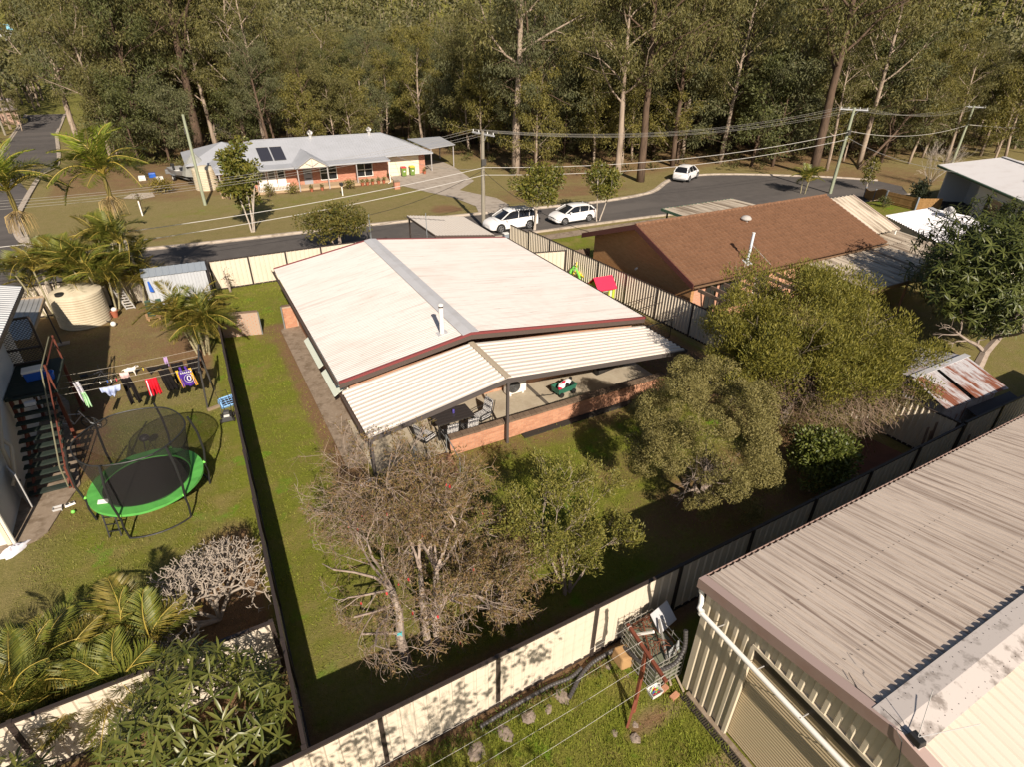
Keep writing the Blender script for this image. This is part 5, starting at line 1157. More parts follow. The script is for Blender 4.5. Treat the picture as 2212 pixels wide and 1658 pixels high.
wf = np.array(FR[WH.name] @ Vector((5.6, 4.2, 3.85)))
turbine('grey turbine ventilator on the pale roof at the right edge', tuple(np.array(FR[WH.name] @ Vector((9.6, 3.2, 3.62)))), .3)
# street-side carport past the brown roof
SF = thing('carport', 'weathered ribbed carport roof beyond the ridge of the brown house', 'carport', (36, 33.5, 0))
MB().sheet((40.1, 32.1, 1.7), (40.1, 34.6, 1.55), (32.4, 34.6, 1.55), (32.4, 32.0, 1.7), .28, .05, 'deck').build('roof', ribm2, SF) if False else None
MB().sheet((32.4, 32.0, 1.62), (40.1, 32.0, 1.62), (40.1, 34.6, 1.55), (32.4, 34.6, 1.55), .36, .05, 'deck').build('roof', ribm2, SF)
MB().box(32.36, 32.4, 32.0, 34.6, 1.42, 1.62).build('fascia', gg, SF); MB().box(32.4, 40.1, 34.6, 34.66, 1.4, 1.58).build('fascia', gg, SF)
for x in (32.8, 39.6):
    for y in (32.4, 34.3): MB().box(x-.05, x+.05, y-.05, y+.05, float(gz(x, y)), 1.55).build('post', darkst, SF)
# rusty shed
RS = thing('rusty_shed', 'small rusty corrugated iron shed with a gable roof by the right fence', 'shed', (24.5, 8.8, 0))
rust = mat('rusty_iron', (.44, .42, .43), .6, .3, noise=[((.20, .06, .025), 1.3, (3.2, .55, 1), .44, .56, .95), ((.10, .04, .022), 5, (2, .6, 1), .55, .7, .6)], coord='World')
rust2 = mat('pale_rusty_iron', (.44, .42, .43), .6, .3, noise=[((.22, .08, .04), 1.3, (3.2, .4, 1), .53, .63, .8)], coord='World')
yr2 = 9.25
MB().sheet((22.15, 7.75, 1.78), (23.55, 7.65, 1.82), (23.85, yr2, 2.22), (22.45, yr2+.1, 2.18), .11, .03).build('roof', rust, RS, label='lower rusty sheet'); MB().sheet((23.6, 7.55, 1.92), (25.5, 7.4, 1.92), (25.9, yr2, 2.32), (23.9, yr2+.05, 2.32), .11, .03).build('roof', rust, RS, label='upper rusty sheet')
MB().sheet((26.2, 11.0, 1.85), (22.8, 11.2, 1.85), (22.45, yr2+.1, 2.22), (25.95, yr2, 2.3), .11, .03).build('roof', rust2, RS)
MB().hexa([(22.4, yr2-.05, 2.26), (25.95, yr2-.1, 2.36), (26.0, yr2+.15, 2.34), (22.45, yr2+.2, 2.24), (22.4, yr2-.05, 2.29), (25.95, yr2-.1, 2.39), (26.0, yr2+.15, 2.37), (22.45, yr2+.2, 2.27)]).build('ridge_cap', flash, RS)
MB().sheet((22.4, 7.9, 0), (25.3, 7.65, 0), (25.3, 7.65, 1.85), (22.4, 7.9, 1.75), .11, .02).build('wall', rust2, RS); MB().box(22.45, 25.4, 8.0, 10.8, 0, 1.72).build('wall', rust2, RS)
MB().sheet((22.4, 10.9, 0), (22.4, 7.9, 0), (22.4, 7.9, 1.75), (22.4, 10.9, 1.8), .11, .02).build('wall', rust2, RS)
MB().hexa([(23.6, 7.2, 1.25), (26.4, 7.05, 1.25), (26.4, 7.6, 1.4), (23.6, 7.7, 1.4), (23.6, 7.2, 1.28), (26.4, 7.05, 1.28), (26.4, 7.6, 1.43), (23.6, 7.7, 1.43)]).build('lean_to', MATS['dark_lower_roof'], RS)
# palings leaning by the corner
for k, (x, y, h_) in enumerate(((20.9, 7.5, 1.5), (21.15, 7.45, 1.3), (21.4, 7.5, 1.55), (22.3, 6.75, 1.2), (22.7, 6.7, 1.0))):
    o = MB().hexa([(x, y, 0), (x+.12, y, 0), (x+.12, y+.03, 0), (x, y+.03, 0), (x-.03, y+.1, h_), (x+.09, y+.1, h_), (x+.09, y+.13, h_), (x-.03, y+.13, h_)]).build('loose_paling', oldt, None)
    tag(o, ['loose board leaning inside the far right fence corner, first from the left', 'shorter loose board, second in the far right fence corner', 'tallest loose board right in the far right fence corner', 'loose board leaning on the outside of the cream fence past the corner', 'short loose board outside the cream fence, farthest right'][k], 'board', 'loose boards at the right fence corner')
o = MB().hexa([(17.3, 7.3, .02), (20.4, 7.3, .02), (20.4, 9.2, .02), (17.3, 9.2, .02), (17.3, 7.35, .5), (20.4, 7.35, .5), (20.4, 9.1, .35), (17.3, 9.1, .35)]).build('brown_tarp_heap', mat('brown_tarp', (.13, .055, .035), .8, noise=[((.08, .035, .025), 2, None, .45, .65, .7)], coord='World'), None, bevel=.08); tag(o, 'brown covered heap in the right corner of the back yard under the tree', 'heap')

# ================================================================== GARAGE AT THE LOWER RIGHT
garm = mat('beige_garage_roof', (.585, .495, .42), .6, .3, noise=[((.20, .14, .11), .9, (26, .35, 1), .49, .64, .85), ((.22, .16, .13), 4, (14, .4, 1), .57, .68, .75), ((.50, .42, .355), .5, None, .4, .7, .5)], coord='World')
garw = mat('beige_garage_wall', (.54, .47, .36), .5, .35, noise=[((.44, .36, .27), 1.2, (1, 1, .3), .5, .75, .5)], coord='World')
mauve = mat('mauve_trim', (.32, .225, .195), .5, .35, noise=[((.28, .17, .14), 2, None, .5, .7, .5)], coord='World')
GA = thing('garage', 'large beige ribbed steel garage with streaked roof at the lower right', 'garage', (12, 2, 0))
gx0, gx1, gy0, gyr, gze, gzr = 7.5, 26.5, 5.24, 1.46, 3.5, 4.2
MB().sheet((gx1, gy0+.05, gze), (gx0+.05, gy0+.05, gze), (gx0+.05, gyr, gzr), (gx1, gyr, gzr), .19, .036, 'rib').build('roof', garm, GA, label='streaked slope facing the fence')
MB().sheet((gx0+.05, -2.35, gze), (gx1, -2.35, gze), (gx1, gyr, gzr), (gx0+.05, gyr, gzr), .19, .028, 'rib').build('roof', mat('cream_garage_roof', (.62, .55, .46), .5, .35, noise=[((.56, .47, .37), .8, (8, .3, 1), .5, .7, .5)], coord='World'), GA, label='cleaner cream slope nearest the camera')
sl_g = (gzr-gze)/(gy0-gyr)
capm = mat('weathered_cap', (.56, .50, .46), .6, .3, noise=[((.15, .12, .10), 3.0, None, .52, .66, .75), ((.08, .07, .06), 24, None, .64, .72, .7)], coord='World')
for s in (1, -1):
    q = [(gx0+.02, gyr, gzr+.05), (gx1, gyr, gzr+.05), (gx1, gyr+s*.36, gzr+.055-sl_g*.36), (gx0+.02, gyr+s*.36, gzr+.055-sl_g*.36)]
    if s < 0: q = q[::-1]
    MB().poly(q, (0, 0, .012)).build('ridge_cap', capm, GA)
sc = MB()
for k in range(90):
    for s in (1, -1): x = gx0+.12+k*.19; sc.lathe((x, gyr+s*.25, gzr+.062-sl_g*.25), [(.008, 0), (.008, .008), (.003, .01)], 6)
for k in range(90):
    for yy in (2.6, 3.9): x = gx0+.17+k*.19; sc.lathe((x, yy, gzr-sl_g*(yy-gyr)+.027), [(.0075, 0), (.0075, .008), (.003, .01)], 6)
sc.build('roof_screws', matm, GA, kind='stuff')
gutter((gx0, gy0, gze-.13), (gx1, gy0, gze-.13), 'gutter', GA, mauve, .12, .13, (0, 1, 0))
for (y0, z0, y1, z1) in ((gy0+.1, gze-.02, gyr, gzr), (gyr, gzr, -2.4, gze)):
    MB().hexa([(gx0-.03, y0, z0-.20), (gx0+.0, y0, z0-.20), (gx0+.0, y1, z1-.20), (gx0-.03, y1, z1-.20), (gx0-.03, y0, z0+.05), (gx0+.0, y0, z0+.05), (gx0+.0, y1, z1+.05), (gx0-.03, y1, z1+.05)]).build('barge_trim', mauve, GA)
    MB().hexa([(gx0-.03, y0, z0+.052), (gx0+.16, y0, z0+.052), (gx0+.16, y1, z1+.052), (gx0-.03, y1, z1+.052), (gx0-.03, y0, z0+.058), (gx0+.16, y0, z0+.058), (gx0+.16, y1, z1+.058), (gx0-.03, y1, z1+.058)]).build('barge_cap', mat('pink_trim', (.42, .31, .275), .5, .35) if y1 > 0 else MATS['pink_trim'], GA)
wx = 7.66
def ribwall(y0, y1, z0, nm='wall'):  # ribbed gable cladding in panels following the roof line
    b = MB(); n = max(1, int(round(abs(y1-y0)/.235))); prof = [(0, 0), (.12, .05), (.42, .05), (.54, 0)]
    us = [(i+a)/n for i in range(n) for a, _ in prof]+[1.0]; hs = [h for i in range(n) for _, h in prof]+[0]
    v = []
    for t, h in zip(us, hs):
        y = y0+(y1-y0)*t; zt = gzr-sl_g*abs(y-gyr)-.06; v += [(wx-h, y, z0), (wx-h, y, zt)]
    b.add(v, [(2*i, 2*i+1, 2*i+3, 2*i+2) for i in range(len(us)-1)]); return b.build(nm, garw, GA)
ribwall(5.12, 3.92, 0); ribwall(3.92, .55, 3.0); ribwall(.55, -2.3, 0)
MB().sheet((7.66, 5.13, 0), (gx1, 5.13, 0), (gx1, 5.13, gze-.06), (7.66, 5.13, gze-.06), .19, .03, 'rib').build('wall', garw, GA)
MB().box(wx-.05, wx+.05, 5.09, 5.16, 0, gze-.05).build('corner_trim', garw, GA)
dt = mat('cream_trim', (.60, .52, .40), .5, .35)
for y in (3.92, .5): MB().box(wx-.06, wx+.02, y-.06, y+.02, 0, 3.0).build('door_jamb', dt, GA)
MB().box(wx-.06, wx+.02, .5, 3.92, 3.0, 3.08).build('door_head', dt, GA)
rd = MB().sheet((wx+.06, .52, .02), (wx+.06, .52, 2.98), (wx+.06, 3.90, 2.98), (wx+.06, 3.90, .02), .085, .022).build('roller_door', mat('tan_roller', (.44, .35, .22), .5, .35), GA)
MB().box(wx+.09, wx+.12, .5, 3.92, 0, 3.0).build('door_backing', darkst, GA)
MB().box(wx-.0, wx+.35, .52, 3.9, 2.72, 2.99).build('door_drum', darkst, GA)
for y in (4.95, .4): MB().box(7.02, wx-.06, y-.001, y, -.3, -.29)
GR = thing('drain_grate', 'black slotted drain channel along the foot of the garage wall', 'drain', (7.45, 3.0, 0))
MB().box(7.36, 7.52, .3, 5.0, -.05, .006).build('channel', blk, GR)
b = MB()
for k in range(94): b.box(7.37, 7.51, .32+k*.05, .345+k*.05, .007, .022)
b.build('slots', mat('dark_grate', (.055, .045, .035), .6), GR); MB().box(7.52, 7.64, .3, 4.95, 0, .05).build('sill', dconc, GR)
DP = thing('white_drainpipe', 'long white pipe running from the garage gutter corner across the gable wall', 'pipe', (7.4, 4, 2.8))
MB().tube([(7.58, 5.28, 3.38), (7.58, 5.26, 3.15), (7.48, 5.14, 2.97), (7.40, 5.10, 2.92), (7.38, 4.98, 2.88), (7.42, 3.3, 2.79), (7.46, 1.6, 2.70), (7.5, -.6, 2.6)], .052, 12).build('pipe', whitep, DP, smooth=True)
for p_ in ((7.58, 5.27, 3.18), (7.385, 5.02, 2.89)): MB().lathe((p_[0], p_[1], p_[2]-.05), [(.062, 0), (.062, .1)], 12).build('collar', whitep, DP)
for y in (4.6, 3.6, 2.6, 1.6): MB().tube([(7.40, y, 2.92-.05*(5-y)), (7.64, y, 2.86-.05*(5-y))], .012, 5).build('bracket', alu, DP)
AN = thing('indoor_antenna', 'small black antenna box with two thin rods on the garage gable', 'antenna', (7.58, 1.2, 4.24))
MB().hexa([(-.09, -.09, 0), (.07, -.12, 0), (.10, .10, 0), (-.06, .13, 0), (-.07, -.08, .11), (.05, -.1, .11), (.08, .08, .11), (-.05, .1, .11)]).build('box', blk, AN, local=True, bevel=.01)
for e in ((.42, .22, .62), (.58, -.38, .55)): MB().tube([(0, 0, .1), e], .006, 4).build('rod', alu, AN, local=True)
MB().tube([(-.05, .1, .05), (-.12, .25, .06), (-.14, .1, -.05), (-.11, .0, -.5), (-.06, -.05, -1.3)], .008, 5).build('cable', blk, AN, local=True)
MB().tube([(-.02, .12, .05), (.06, .5, -.02), (.1, .95, -.12), (.25, 1.2, -.16)], .006, 5).build('cable', blk, AN, local=True)
# rubbish cage between fence and garage
CG = thing('scrap_cage', 'wire tank cage full of scrap metal between the fence and the garage', 'cage', (7.15, 5.95, 0))
galv = mat('cage_wire', (.40, .38, .34), .4, .5, .5)
cx0, cx1, cy0, cy1, chh = 6.85, 7.72, 5.35, 6.55, 1.12
for k in range(7):
    z = .1+k*.16; MB().tube([(cx0, cy0, z), (cx0-.03, (cy0+cy1)/2, z), (cx0, cy1, z), (cx1, cy1, z), (cx1, cy0, z), (cx0, cy0, z)], .011, 5).build('hoop', galv, CG)
b = MB()
for t in np.linspace(0, 1, 6):
    for q in ((cx0, cy0+(cy1-cy0)*t), (cx1, cy0+(cy1-cy0)*t), (cx0+(cx1-cx0)*t, cy0), (cx0+(cx1-cx0)*t, cy1)): b.tube([(*q, .08), (*q, chh)], .010, 5)
b.build('upright_wires', galv, CG)
MB().box(cx0+.05, cx1-.05, cy0+.05, cy1-.05, .06, .85).build('tank', mat('grey_green_plastic', (.16, .17, .12), .5, .3, noise=[((.10, .11, .08), 3, None, .45, .65, .6)], coord='World'), CG)
rm_ = mat('rusty_steel', (.15, .055, .03), .8, .2); rr2 = np.random.default_rng(3)
def loose(name, label, cat, mb, mt): o = mb.build(name, mt, None); tag(o, label, cat, 'scrap metal in the cage'); return o
b = MB()
for k in range(9): x_ = 7.0+k*.09; b.tube([(x_+.05*math.cos(t)+.012*t, 6.45+.05*math.sin(t), .95+.03*k/2) for t in np.linspace(0, 4*PI, 22)], .006, 4)
loose('mattress_springs', 'row of rusty coil springs along the fence side of the cage', 'springs', b, rm_)
for k, (p_, q_, r_, l_) in enumerate((((6.9, 6.3, .9), (7.15, 5.9, 1.35), .035, 'white metal tube sticking out of the scrap cage'), ((6.9, 5.6, .9), (7.3, 6.4, 1.0), .025, 'rusty rod lying across the front of the scrap cage'), ((7.2, 5.4, .9), (7.6, 6.2, 1.15), .03, 'short grey bar lying on the scrap near the garage'))):
    loose('metal_tube', l_, 'tube', MB().tube([p_, q_], r_, 8), [whitep, rm_, galv][k])
loose('corrugated_offcut', 'grey corrugated offcut standing against the garage in the cage', 'metal sheet', MB().sheet((7.3, 5.4, .7), (7.7, 5.5, .7), (7.7, 5.6, 1.1), (7.3, 5.5, 1.05), .06, .015), conc_l)
loose('flat_sheet', 'pale flat sheet lying at the back of the scrap behind the downpipe', 'metal sheet', MB().hexa([(7.5, 6.0, .9), (8.1, 6.1, .95), (8.1, 6.5, 1.2), (7.5, 6.4, 1.15), (7.5, 6.0, .92), (8.1, 6.1, .97), (8.1, 6.5, 1.22), (7.5, 6.4, 1.17)]), flash)
b = MB()
for k in range(40):
    c_ = A(7.3+rr2.uniform(-.35, .35), 5.95+rr2.uniform(-.5, .5), .88+rr2.uniform(0, .2)); d_ = rdirs(rr2, 1)[0]*rr2.uniform(.08, .3); d_[2] *= .4; b.tube([c_-d_, c_+d_*.1+(0, 0, .03), c_+d_], .008, 4)
tag(b.build('scrap_wire', rm_, None, kind='stuff'), 'tangled rusty wire and offcuts heaped on top of the scrap cage', 'scrap')
for k, (p_, q_) in enumerate((((7.72, 5.7, 0), (7.5, 5.0, .03)), ((7.6, 5.8, .0), (7.35, 5.25, .03)))):
    o = MB().bar((*p_[:2], .03), (*q_[:2], .05), .05, .04).build('timber_offcut', mat('pale_offcut', (.40, .32, .24), .8) if k == 0 else MATS['pale_offcut'], None); tag(o, ['pale timber offcut on the ground against the garage corner', 'pale timber offcut nearer the scrap cage'][k], 'timber')
pb_ = MB().hexa([(6.55, 6.1, 0), (7.0, 6.05, 0), (7.0, 6.5, 0), (6.55, 6.55, 0), (6.6, 6.15, .35), (6.95, 6.1, .35), (6.95, 6.45, .4), (6.6, 6.5, .4)]).build('sandstone_block', mat('tan_stone', (.36, .22, .10), .9, noise=[((.26, .15, .07), 3, None, .45, .65, .7)], coord='World'), None, bevel=.04); tag(pb_, 'large tan stone block at the fence beside the scrap cage', 'stone block')
# corrugated drainage hoses
hosem = mat('black_hose', (.055, .05, .05), .5, .4)
def hose(name, label, pts, r):
    P_ = [np.array(p_, float) for p_ in pts]; ds = [0]
    for a_, b_ in zip(P_[:-1], P_[1:]): ds.append(ds[-1]+np.linalg.norm(b_-a_))
    ds = np.array(ds); P_ = np.array(P_); n = int(ds[-1]/.035); ts = np.linspace(0, ds[-1], n)
    Q = np.stack([np.interp(ts, ds, P_[:, k]) for k in range(3)], 1)
    for _ in range(25): Q[1:-1] = .25*Q[:-2]+.5*Q[1:-1]+.25*Q[2:]
    o = MB().tube(list(Q), [r*(1.0 if i % 2 else .86) for i in range(n)], 10).build(name, hosem, None); return tag(o, label, 'hose', 'black drainage hoses')
hose('drain_hose', 'black corrugated hose lying along the foot of the cream fence', [(3.0, 6.5, .06), (3.9, 6.56, .06), (4.9, 6.58, .06), (5.4, 6.5, .06), (5.75, 6.6, .06)], .05)
hose('drain_hose', 'black corrugated hose looping from the grass past the scrap cage up to the garage', [(5.08, 6.12, .06), (5.55, 6.42, .06), (5.99, 6.58, .08), (6.5, 6.6, .1), (6.85, 6.45, .35), (6.78, 5.9, .55), (6.95, 5.35, .75), (7.3, 5.22, .95), (7.55, 5.28, 1.3), (7.6, 5.42, 1.7)], .052)
# rocks
rockm = mat('grey_rock', (.25, .20, .165), .9, .15, noise=[((.20, .16, .12), 4, None, .45, .65, .8)], coord='World', bump=(8, .6, .03))
def rock(x, y, r, seed, label, group='rocks on the grass by the garage'):
    rg_ = np.random.default_rng(seed); v = []; n = 7; r = r*.8; st = (rg_.uniform(.7, 1.3), rg_.uniform(.6, 1.1), rg_.uniform(.3, .55))
    prof = [(.8, 0), (1, .35), (.8, .8), (.35, 1.05), (.02, 1.0)]
    vv = []
    for (pr, pz) in prof:
        for i in range(n):
            a = 2*PI*i/n; q = r*pr*rg_.uniform(.68, 1.2); vv.append((q*st[0]*math.cos(a), q*st[1]*math.sin(a), r*pz*st[2]*rg_.uniform(.85, 1.15)))
    o = MB().add(vv, [(j*n+i, j*n+(i+1) % n, (j+1)*n+(i+1) % n, (j+1)*n+i) for j in range(len(prof)-1) for i in range(n)]).build('rock', rockm, None); o.location = (x, y, -.02); o.rotation_euler = (0, 0, rg_.uniform(0, 6)); tag(o, label, 'rock', group)
big = [(6.37, 6.35, .16, 'pale squarish rock by the hose bend near the fence'), (5.86, 4.72, .17, 'rough rock just below the clothes post'), (6.05, 4.95, .14, 'flat pale rock right beside the clothes post foot'), (5.0, 6.25, .24, 'broad flat rock where the hose lifts off the grass'), (4.05, 6.2, .28, 'large flat rock at the fence foot, left of the hose end'), (4.55, 6.15, .2, 'medium flat rock between the large rock and the hose end'), (3.4, 6.15, .28, 'half shaded flat rock near the dark fence post'), (2.7, 6.1, .3, 'shaded flat rock farthest left along the fence'), (5.55, 5.02, .1, 'small pinkish rock left of the clothes post')]
for i, (x, y, r, l_) in enumerate(big): rock(x, y, r, 20+i, l_)
rg3 = np.random.default_rng(9)
for i in range(34):
    x = rg3.uniform(5.3, 7.5); y = 6.35-.9*max(0, x-6.6)-rg3.uniform(0, .5); rock(x, y, rg3.uniform(.03, .075), 60+i, 'small broken stone scattered on the grass between hose and garage', 'small stones by the hose')
for i, (x, y) in enumerate(((7.15, 4.95), (7.05, 5.2))):
    o = MB().hexa([(x, y, 0), (x+.22, y+.03, 0), (x+.2, y+.14, 0), (x-.02, y+.11, 0), (x, y, .08), (x+.22, y+.03, .08), (x+.2, y+.14, .08), (x-.02, y+.11, .08)]).build('loose_brick', bricko, None); tag(o, ['loose orange brick nearest the drain grate', 'loose orange brick behind the end of the crossbar'][i], 'brick')
# T-shaped clothes post with cords
CT = thing('clothes_post', 'rusty brown T-shaped clothes post with four cords in the lower right yard', 'clothesline', (6.2, 5.2, 0))
rp_ = mat('rust_brown_paint', (.17, .050, .028), .7, .3, noise=[((.26, .085, .045), 5, None, .5, .7, .7)], coord='World')
MB().bar((6.2, 5.2, 0), (6.21, 5.2, 2.1), .07, .07).build('post', rp_, CT); MB().bar((6.30, 5.92, 2.12), (6.15, 4.52, 2.12), .07, .07).build('crossbar', rp_, CT)
MB().bar((5.85, 4.98, 0), (6.19, 5.19, .5), .05, .05).build('brace', rp_, CT)
cm = mat('pale_cord', (.50, .47, .42), .7)
for k, f_ in enumerate((.06, .35, .65, .93)):
    x_, y_ = 6.30-.15*f_, 5.92-1.4*f_
    MB().tube([(x_, y_, 2.165), (x_-2, y_-.05, 2.08), (x_-4.2, y_-.1, 2.05), (x_-6.5, y_-.15, 2.08), (x_-8.5, y_-.2, 2.17)], .0032, 4).build('cord', cm, CT)
    MB().tube([(x_, y_, 2.12+.06*math.sin(t)) if False else (x_+.05*math.cos(t), y_, 2.12+.05*math.sin(t)) for t in np.linspace(0, 2*PI, 9)], .006, 4, False).build('cord_tie', cm, CT)
pgk = thing('peg_basket', 'white peg basket full of coloured pegs hanging on the clothes cord', 'basket', (5.98, 4.60, 1.72))
bb_ = MB(); b0 = [(-.13, -.10), (.13, -.10), (.13, .10), (-.13, .10)]
bb_.hexa([(x*.8, y*.8, 0) for x, y in b0]+[(x*.8, y*.8, .01) for x, y in b0])
for i in range(4):
    (x0, y0), (x1, y1) = b0[i], b0[(i+1) % 4]; bb_.hexa([(x0*.78, y0*.78, 0), (x1*.78, y1*.78, 0), (x1*.8, y1*.8, 0), (x0*.8, y0*.8, 0), (x0, y0, .15), (x1, y1, .15), (x1*1.06, y1*1.06, .15), (x0*1.06, y0*1.06, .15)])
bb_.build('basket', whitep, pgk, local=True); MB().tube([(-.13, 0, .15), (-.10, 0, .3), (0, 0, .36), (.1, 0, .3), (.13, 0, .15)], .008, 5).build('handle', whitep, pgk, local=True)
rg4 = np.random.default_rng(2)
for k in range(14):
    x, y = rg4.uniform(-.09, .09), rg4.uniform(-.06, .06); o = MB().bar((5.98+x-.03, 4.6+y, 1.83), (5.98+x+.03, 4.6+y+rg4.uniform(-.03, .03), 1.86), .014, .014).build('clothes_peg', [bluep, gb_, pinkr, yl, redf][k % 5], None); tag(o, ['blue', 'green', 'pink', 'yellow', 'red'][k % 5]+' peg lying in the white peg basket', 'peg', 'pegs in the peg basket, '+['blue', 'green', 'pink', 'yellow', 'red'][k % 5])
# ================================================================== ACROSS THE STREET
greyroof = mat('grey_iron_roof', (.36, .37, .40), .5, .4, noise=[((.31, .32, .34), .6, None, .4, .7, .6)], coord='World')
redbrick = mat('red_brick', (.37, .135, .085), .85, .2, brick=(.24, .086, (.40, .28, .22), (.50, .23, .15)), coord='World')
OZ = -1.5
OH = thing('house', 'red brick house with a grey hip roof and gabled porch across the street', 'house', (15, 72, OZ))
ex0, ex1, ey0, ey1, ez, ry, rz_, rx0, rx1 = 3.5, 27.0, 68.0, 77.4, .95, 72.7, 2.72, 8.2, 22.4
hipc = [(ex0, ey0, ez), (ex1, ey0, ez), (ex1, ey1, ez), (ex0, ey1, ez)]; rl, rr__ = (rx0, ry, rz_), (rx1, ry, rz_)
def hip_slope(p, lab):
    """corrugated roof slope: ribs run up the slope"""
    MB().poly(p, (0, 0, -.06)).build('roof', greyroof, OH, label=lab)
hip_slope([hipc[0], hipc[1], rr__, rl], 'long front slope of the grey roof'); hip_slope([hipc[1], hipc[2], rr__], 'right hip of the grey roof'); hip_slope([hipc[2], hipc[3], rl, rr__], 'rear slope of the grey roof'); hip_slope([hipc[3], hipc[0], rl], 'left hip of the grey roof')
rbm = MB()
for i in range(75):
    x = ex0+.3+i*.307; xx = min(max(x, rx0), rx1); f = 1-max(rx0-x, x-rx1, 0)/4.65
    if f > .05: rbm.bar((x, ey0+.0, ez+.012), (x, ey0+(ry-ey0)*f, ez+(rz_-ez)*f+.012), .03, .02)
rbm.build('roof_ribs', greyroof, OH, kind='stuff')
MB().poly([(ex0, 66.2, .80), (21.2, 66.2, .80), (21.2, 68.05, .955), (ex0, 68.05, .955)], (0, 0, -.05)).build('porch_roof', greyroof, OH)
MB().poly([(1.2, 71.5, .8), (9.5, 71.5, .8), (5.4, 76, 2.3)], (0, 0, -.05)).build('roof', greyroof, OH, label='left rear wing of the grey roof'); MB().poly([(1.2, 80.5, .8), (1.2, 71.5, .8), (5.4, 76, 2.3)], (0, 0, -.05)).build('roof', greyroof, OH, label='left end of the rear wing roof'); MB().poly([(9.5, 71.5, .8), (9.5, 80.5, .8), (5.4, 76, 2.3)], (0, 0, -.05)).build('roof', greyroof, OH)
MB().box(2.0, 9, 72, 80, OZ, .74).build('wall', redbrick, OH)
for q in (((ex0, 66.2, .78), (21.2, 66.2, .78)), ((21.2, 68.0, .90), (ex1, 68.0, .90)), ((ex1, 68, .9), (ex1, ey1, .9)), ((21.2, 66.2, .78), (21.2, 68, .9))): MB().bar(*q, .12, .14).build('gutter', greyroof, OH)
for p_, q_ in ((hipc[0], rl), (hipc[1], rr__), (hipc[2], rr__), (hipc[3], rl), (rl, rr__)): MB().bar(A(*p_)+(0, 0, .02), A(*q_)+(0, 0, .02), .22, .06).build('ridge_capping', greyroof, OH)
MB().box(4.1, 21.5, 67.95, 76.8, OZ, .80).build('wall', redbrick, OH); MB().box(21.5, 26.4, 69.1, 76.8, OZ, .9).build('wall', redbrick, OH)
MB().box(3.6, 21.3, 66.0, 67.95, OZ, OZ+.22).build('porch_floor', mat('tan_concrete', (.42, .31, .20), .9, .15, noise=[((.32, .22, .14), 1.2, None, .45, .7, .6)], coord='World'), OH)
crp = mat('cream_panel', (.70, .62, .48), .6, .3)
gd = MB().box(21.75, 25.6, 69.04, 69.1, OZ, .55).build('garage_door', crp, OH); MB().box(21.7, 25.65, 69.0, 69.08, .55, .86).build('garage_lintel', mat('tan_panel', (.46, .36, .20), .6), OH)
for k in range(4): MB().box(21.8, 25.55, 69.03, 69.045, OZ+.45*k+.4, OZ+.45*k+.42).build('groove', mat('groove', (.40, .34, .26), .7) if k == 0 else MATS['groove'], gd)
def owin(x0, x1, z0, z1, mull=1):
    w_ = MB().box(x0, x1, 67.90, 67.955, z0, z1).build('window', glass, OH); b = MB()
    for x in (x0-.06, x1): b.box(x, x+.07, 67.86, 67.90, z0-.05, z1+.05)
    for z in (z0-.07, z0+(z1-z0)*.42, z1): b.box(x0, x1, 67.862, 67.90, z, z+.07)
    for k in range(mull): x = x0+(x1-x0)*(k+1)/(mull+1); b.box(x-.03, x+.03, 67.864, 67.90, z0, z1)
    b.build('window_frame', whitep, w_)
owin(17.9, 19.6, OZ+.55, OZ+2.1); owin(13.9, 15.6, OZ+.55, OZ+2.1)
for x in (7.5, 8.45, 9.4):
    fd_ = MB().box(x, x+.85, 67.88, 67.95, OZ+.25, OZ+2.15).build('french_door', whitep, OH); MB().box(x+.12, x+.72, 67.865, 67.88, OZ+1.1, OZ+2.0).build('pane', glass if x > 8.6 else MATS['curtained_glass'], fd_)
b = MB()
for k in range(21): b.box(7.3+k*.145, 7.35+k*.145, 66.03, 66.07, OZ+.28, OZ+.85)
b.box(7.25, 10.3, 66.02, 66.08, OZ+.85, OZ+.92); b.box(7.25, 10.3, 66.02, 66.08, OZ+.25, OZ+.30); b.build('porch_balustrade', whitep, OH)
fdoor = MB().box(12.1, 13.0, 67.88, 67.95, OZ+.2, OZ+2.2).build('door', mat('grey_blue_door', (.30, .30, .33), .5), OH)
for z in (.75, 1.3): MB().box(12.25, 12.85, 67.86, 67.88, OZ+z, OZ+z+.08).build('slot', blk, fdoor)
for x, y in ((21.05, 66.3), (17.45, 66.3), (14.2, 65.7), (11.15, 65.7), (7.2, 66.3), (3.8, 66.3)): MB().box(x-.05, x+.05, y-.05, y+.05, OZ, .74).build('porch_post', mat('grey_post', (.36, .34, .34), .5) if x > 21 else MATS['grey_post'], OH)
MB().poly([(11.2, 65.55, .82), (14.2, 65.55, .82), (12.7, 65.55, 1.72)], (0, .05, 0)).build('gable', crp, OH)
for s in (-1, 1):
    q = [(12.7+s*1.75, 65.4, .76), (12.7, 65.4, 1.84), (12.7, 70.6, 1.90), (12.7+s*1.75, 67.4, .9)]
    if s > 0: q = q[::-1]
    MB().poly(q, (0, 0, .05)).build('porch_gable_roof', greyroof, OH)
b = MB()
for p_, q_ in (((12.7, 65.5, .84), (12.7, 65.5, 1.75)), ((12.7, 65.5, .95), (12.05, 65.5, 1.28)), ((12.7, 65.5, .95), (13.35, 65.5, 1.28)), ((11.1, 65.5, .8), (12.7, 65.5, 1.78)), ((14.3, 65.5, .8), (12.7, 65.5, 1.78)), ((11.1, 65.5, .82), (14.3, 65.5, .82))): b.bar(p_, q_, .06, .06, (0, 1, 0))
b.build('gable_truss', MATS['grey_post'], OH)
def roofz(y): return ez+(rz_-ez)*(y-ey0)/(ry-ey0)
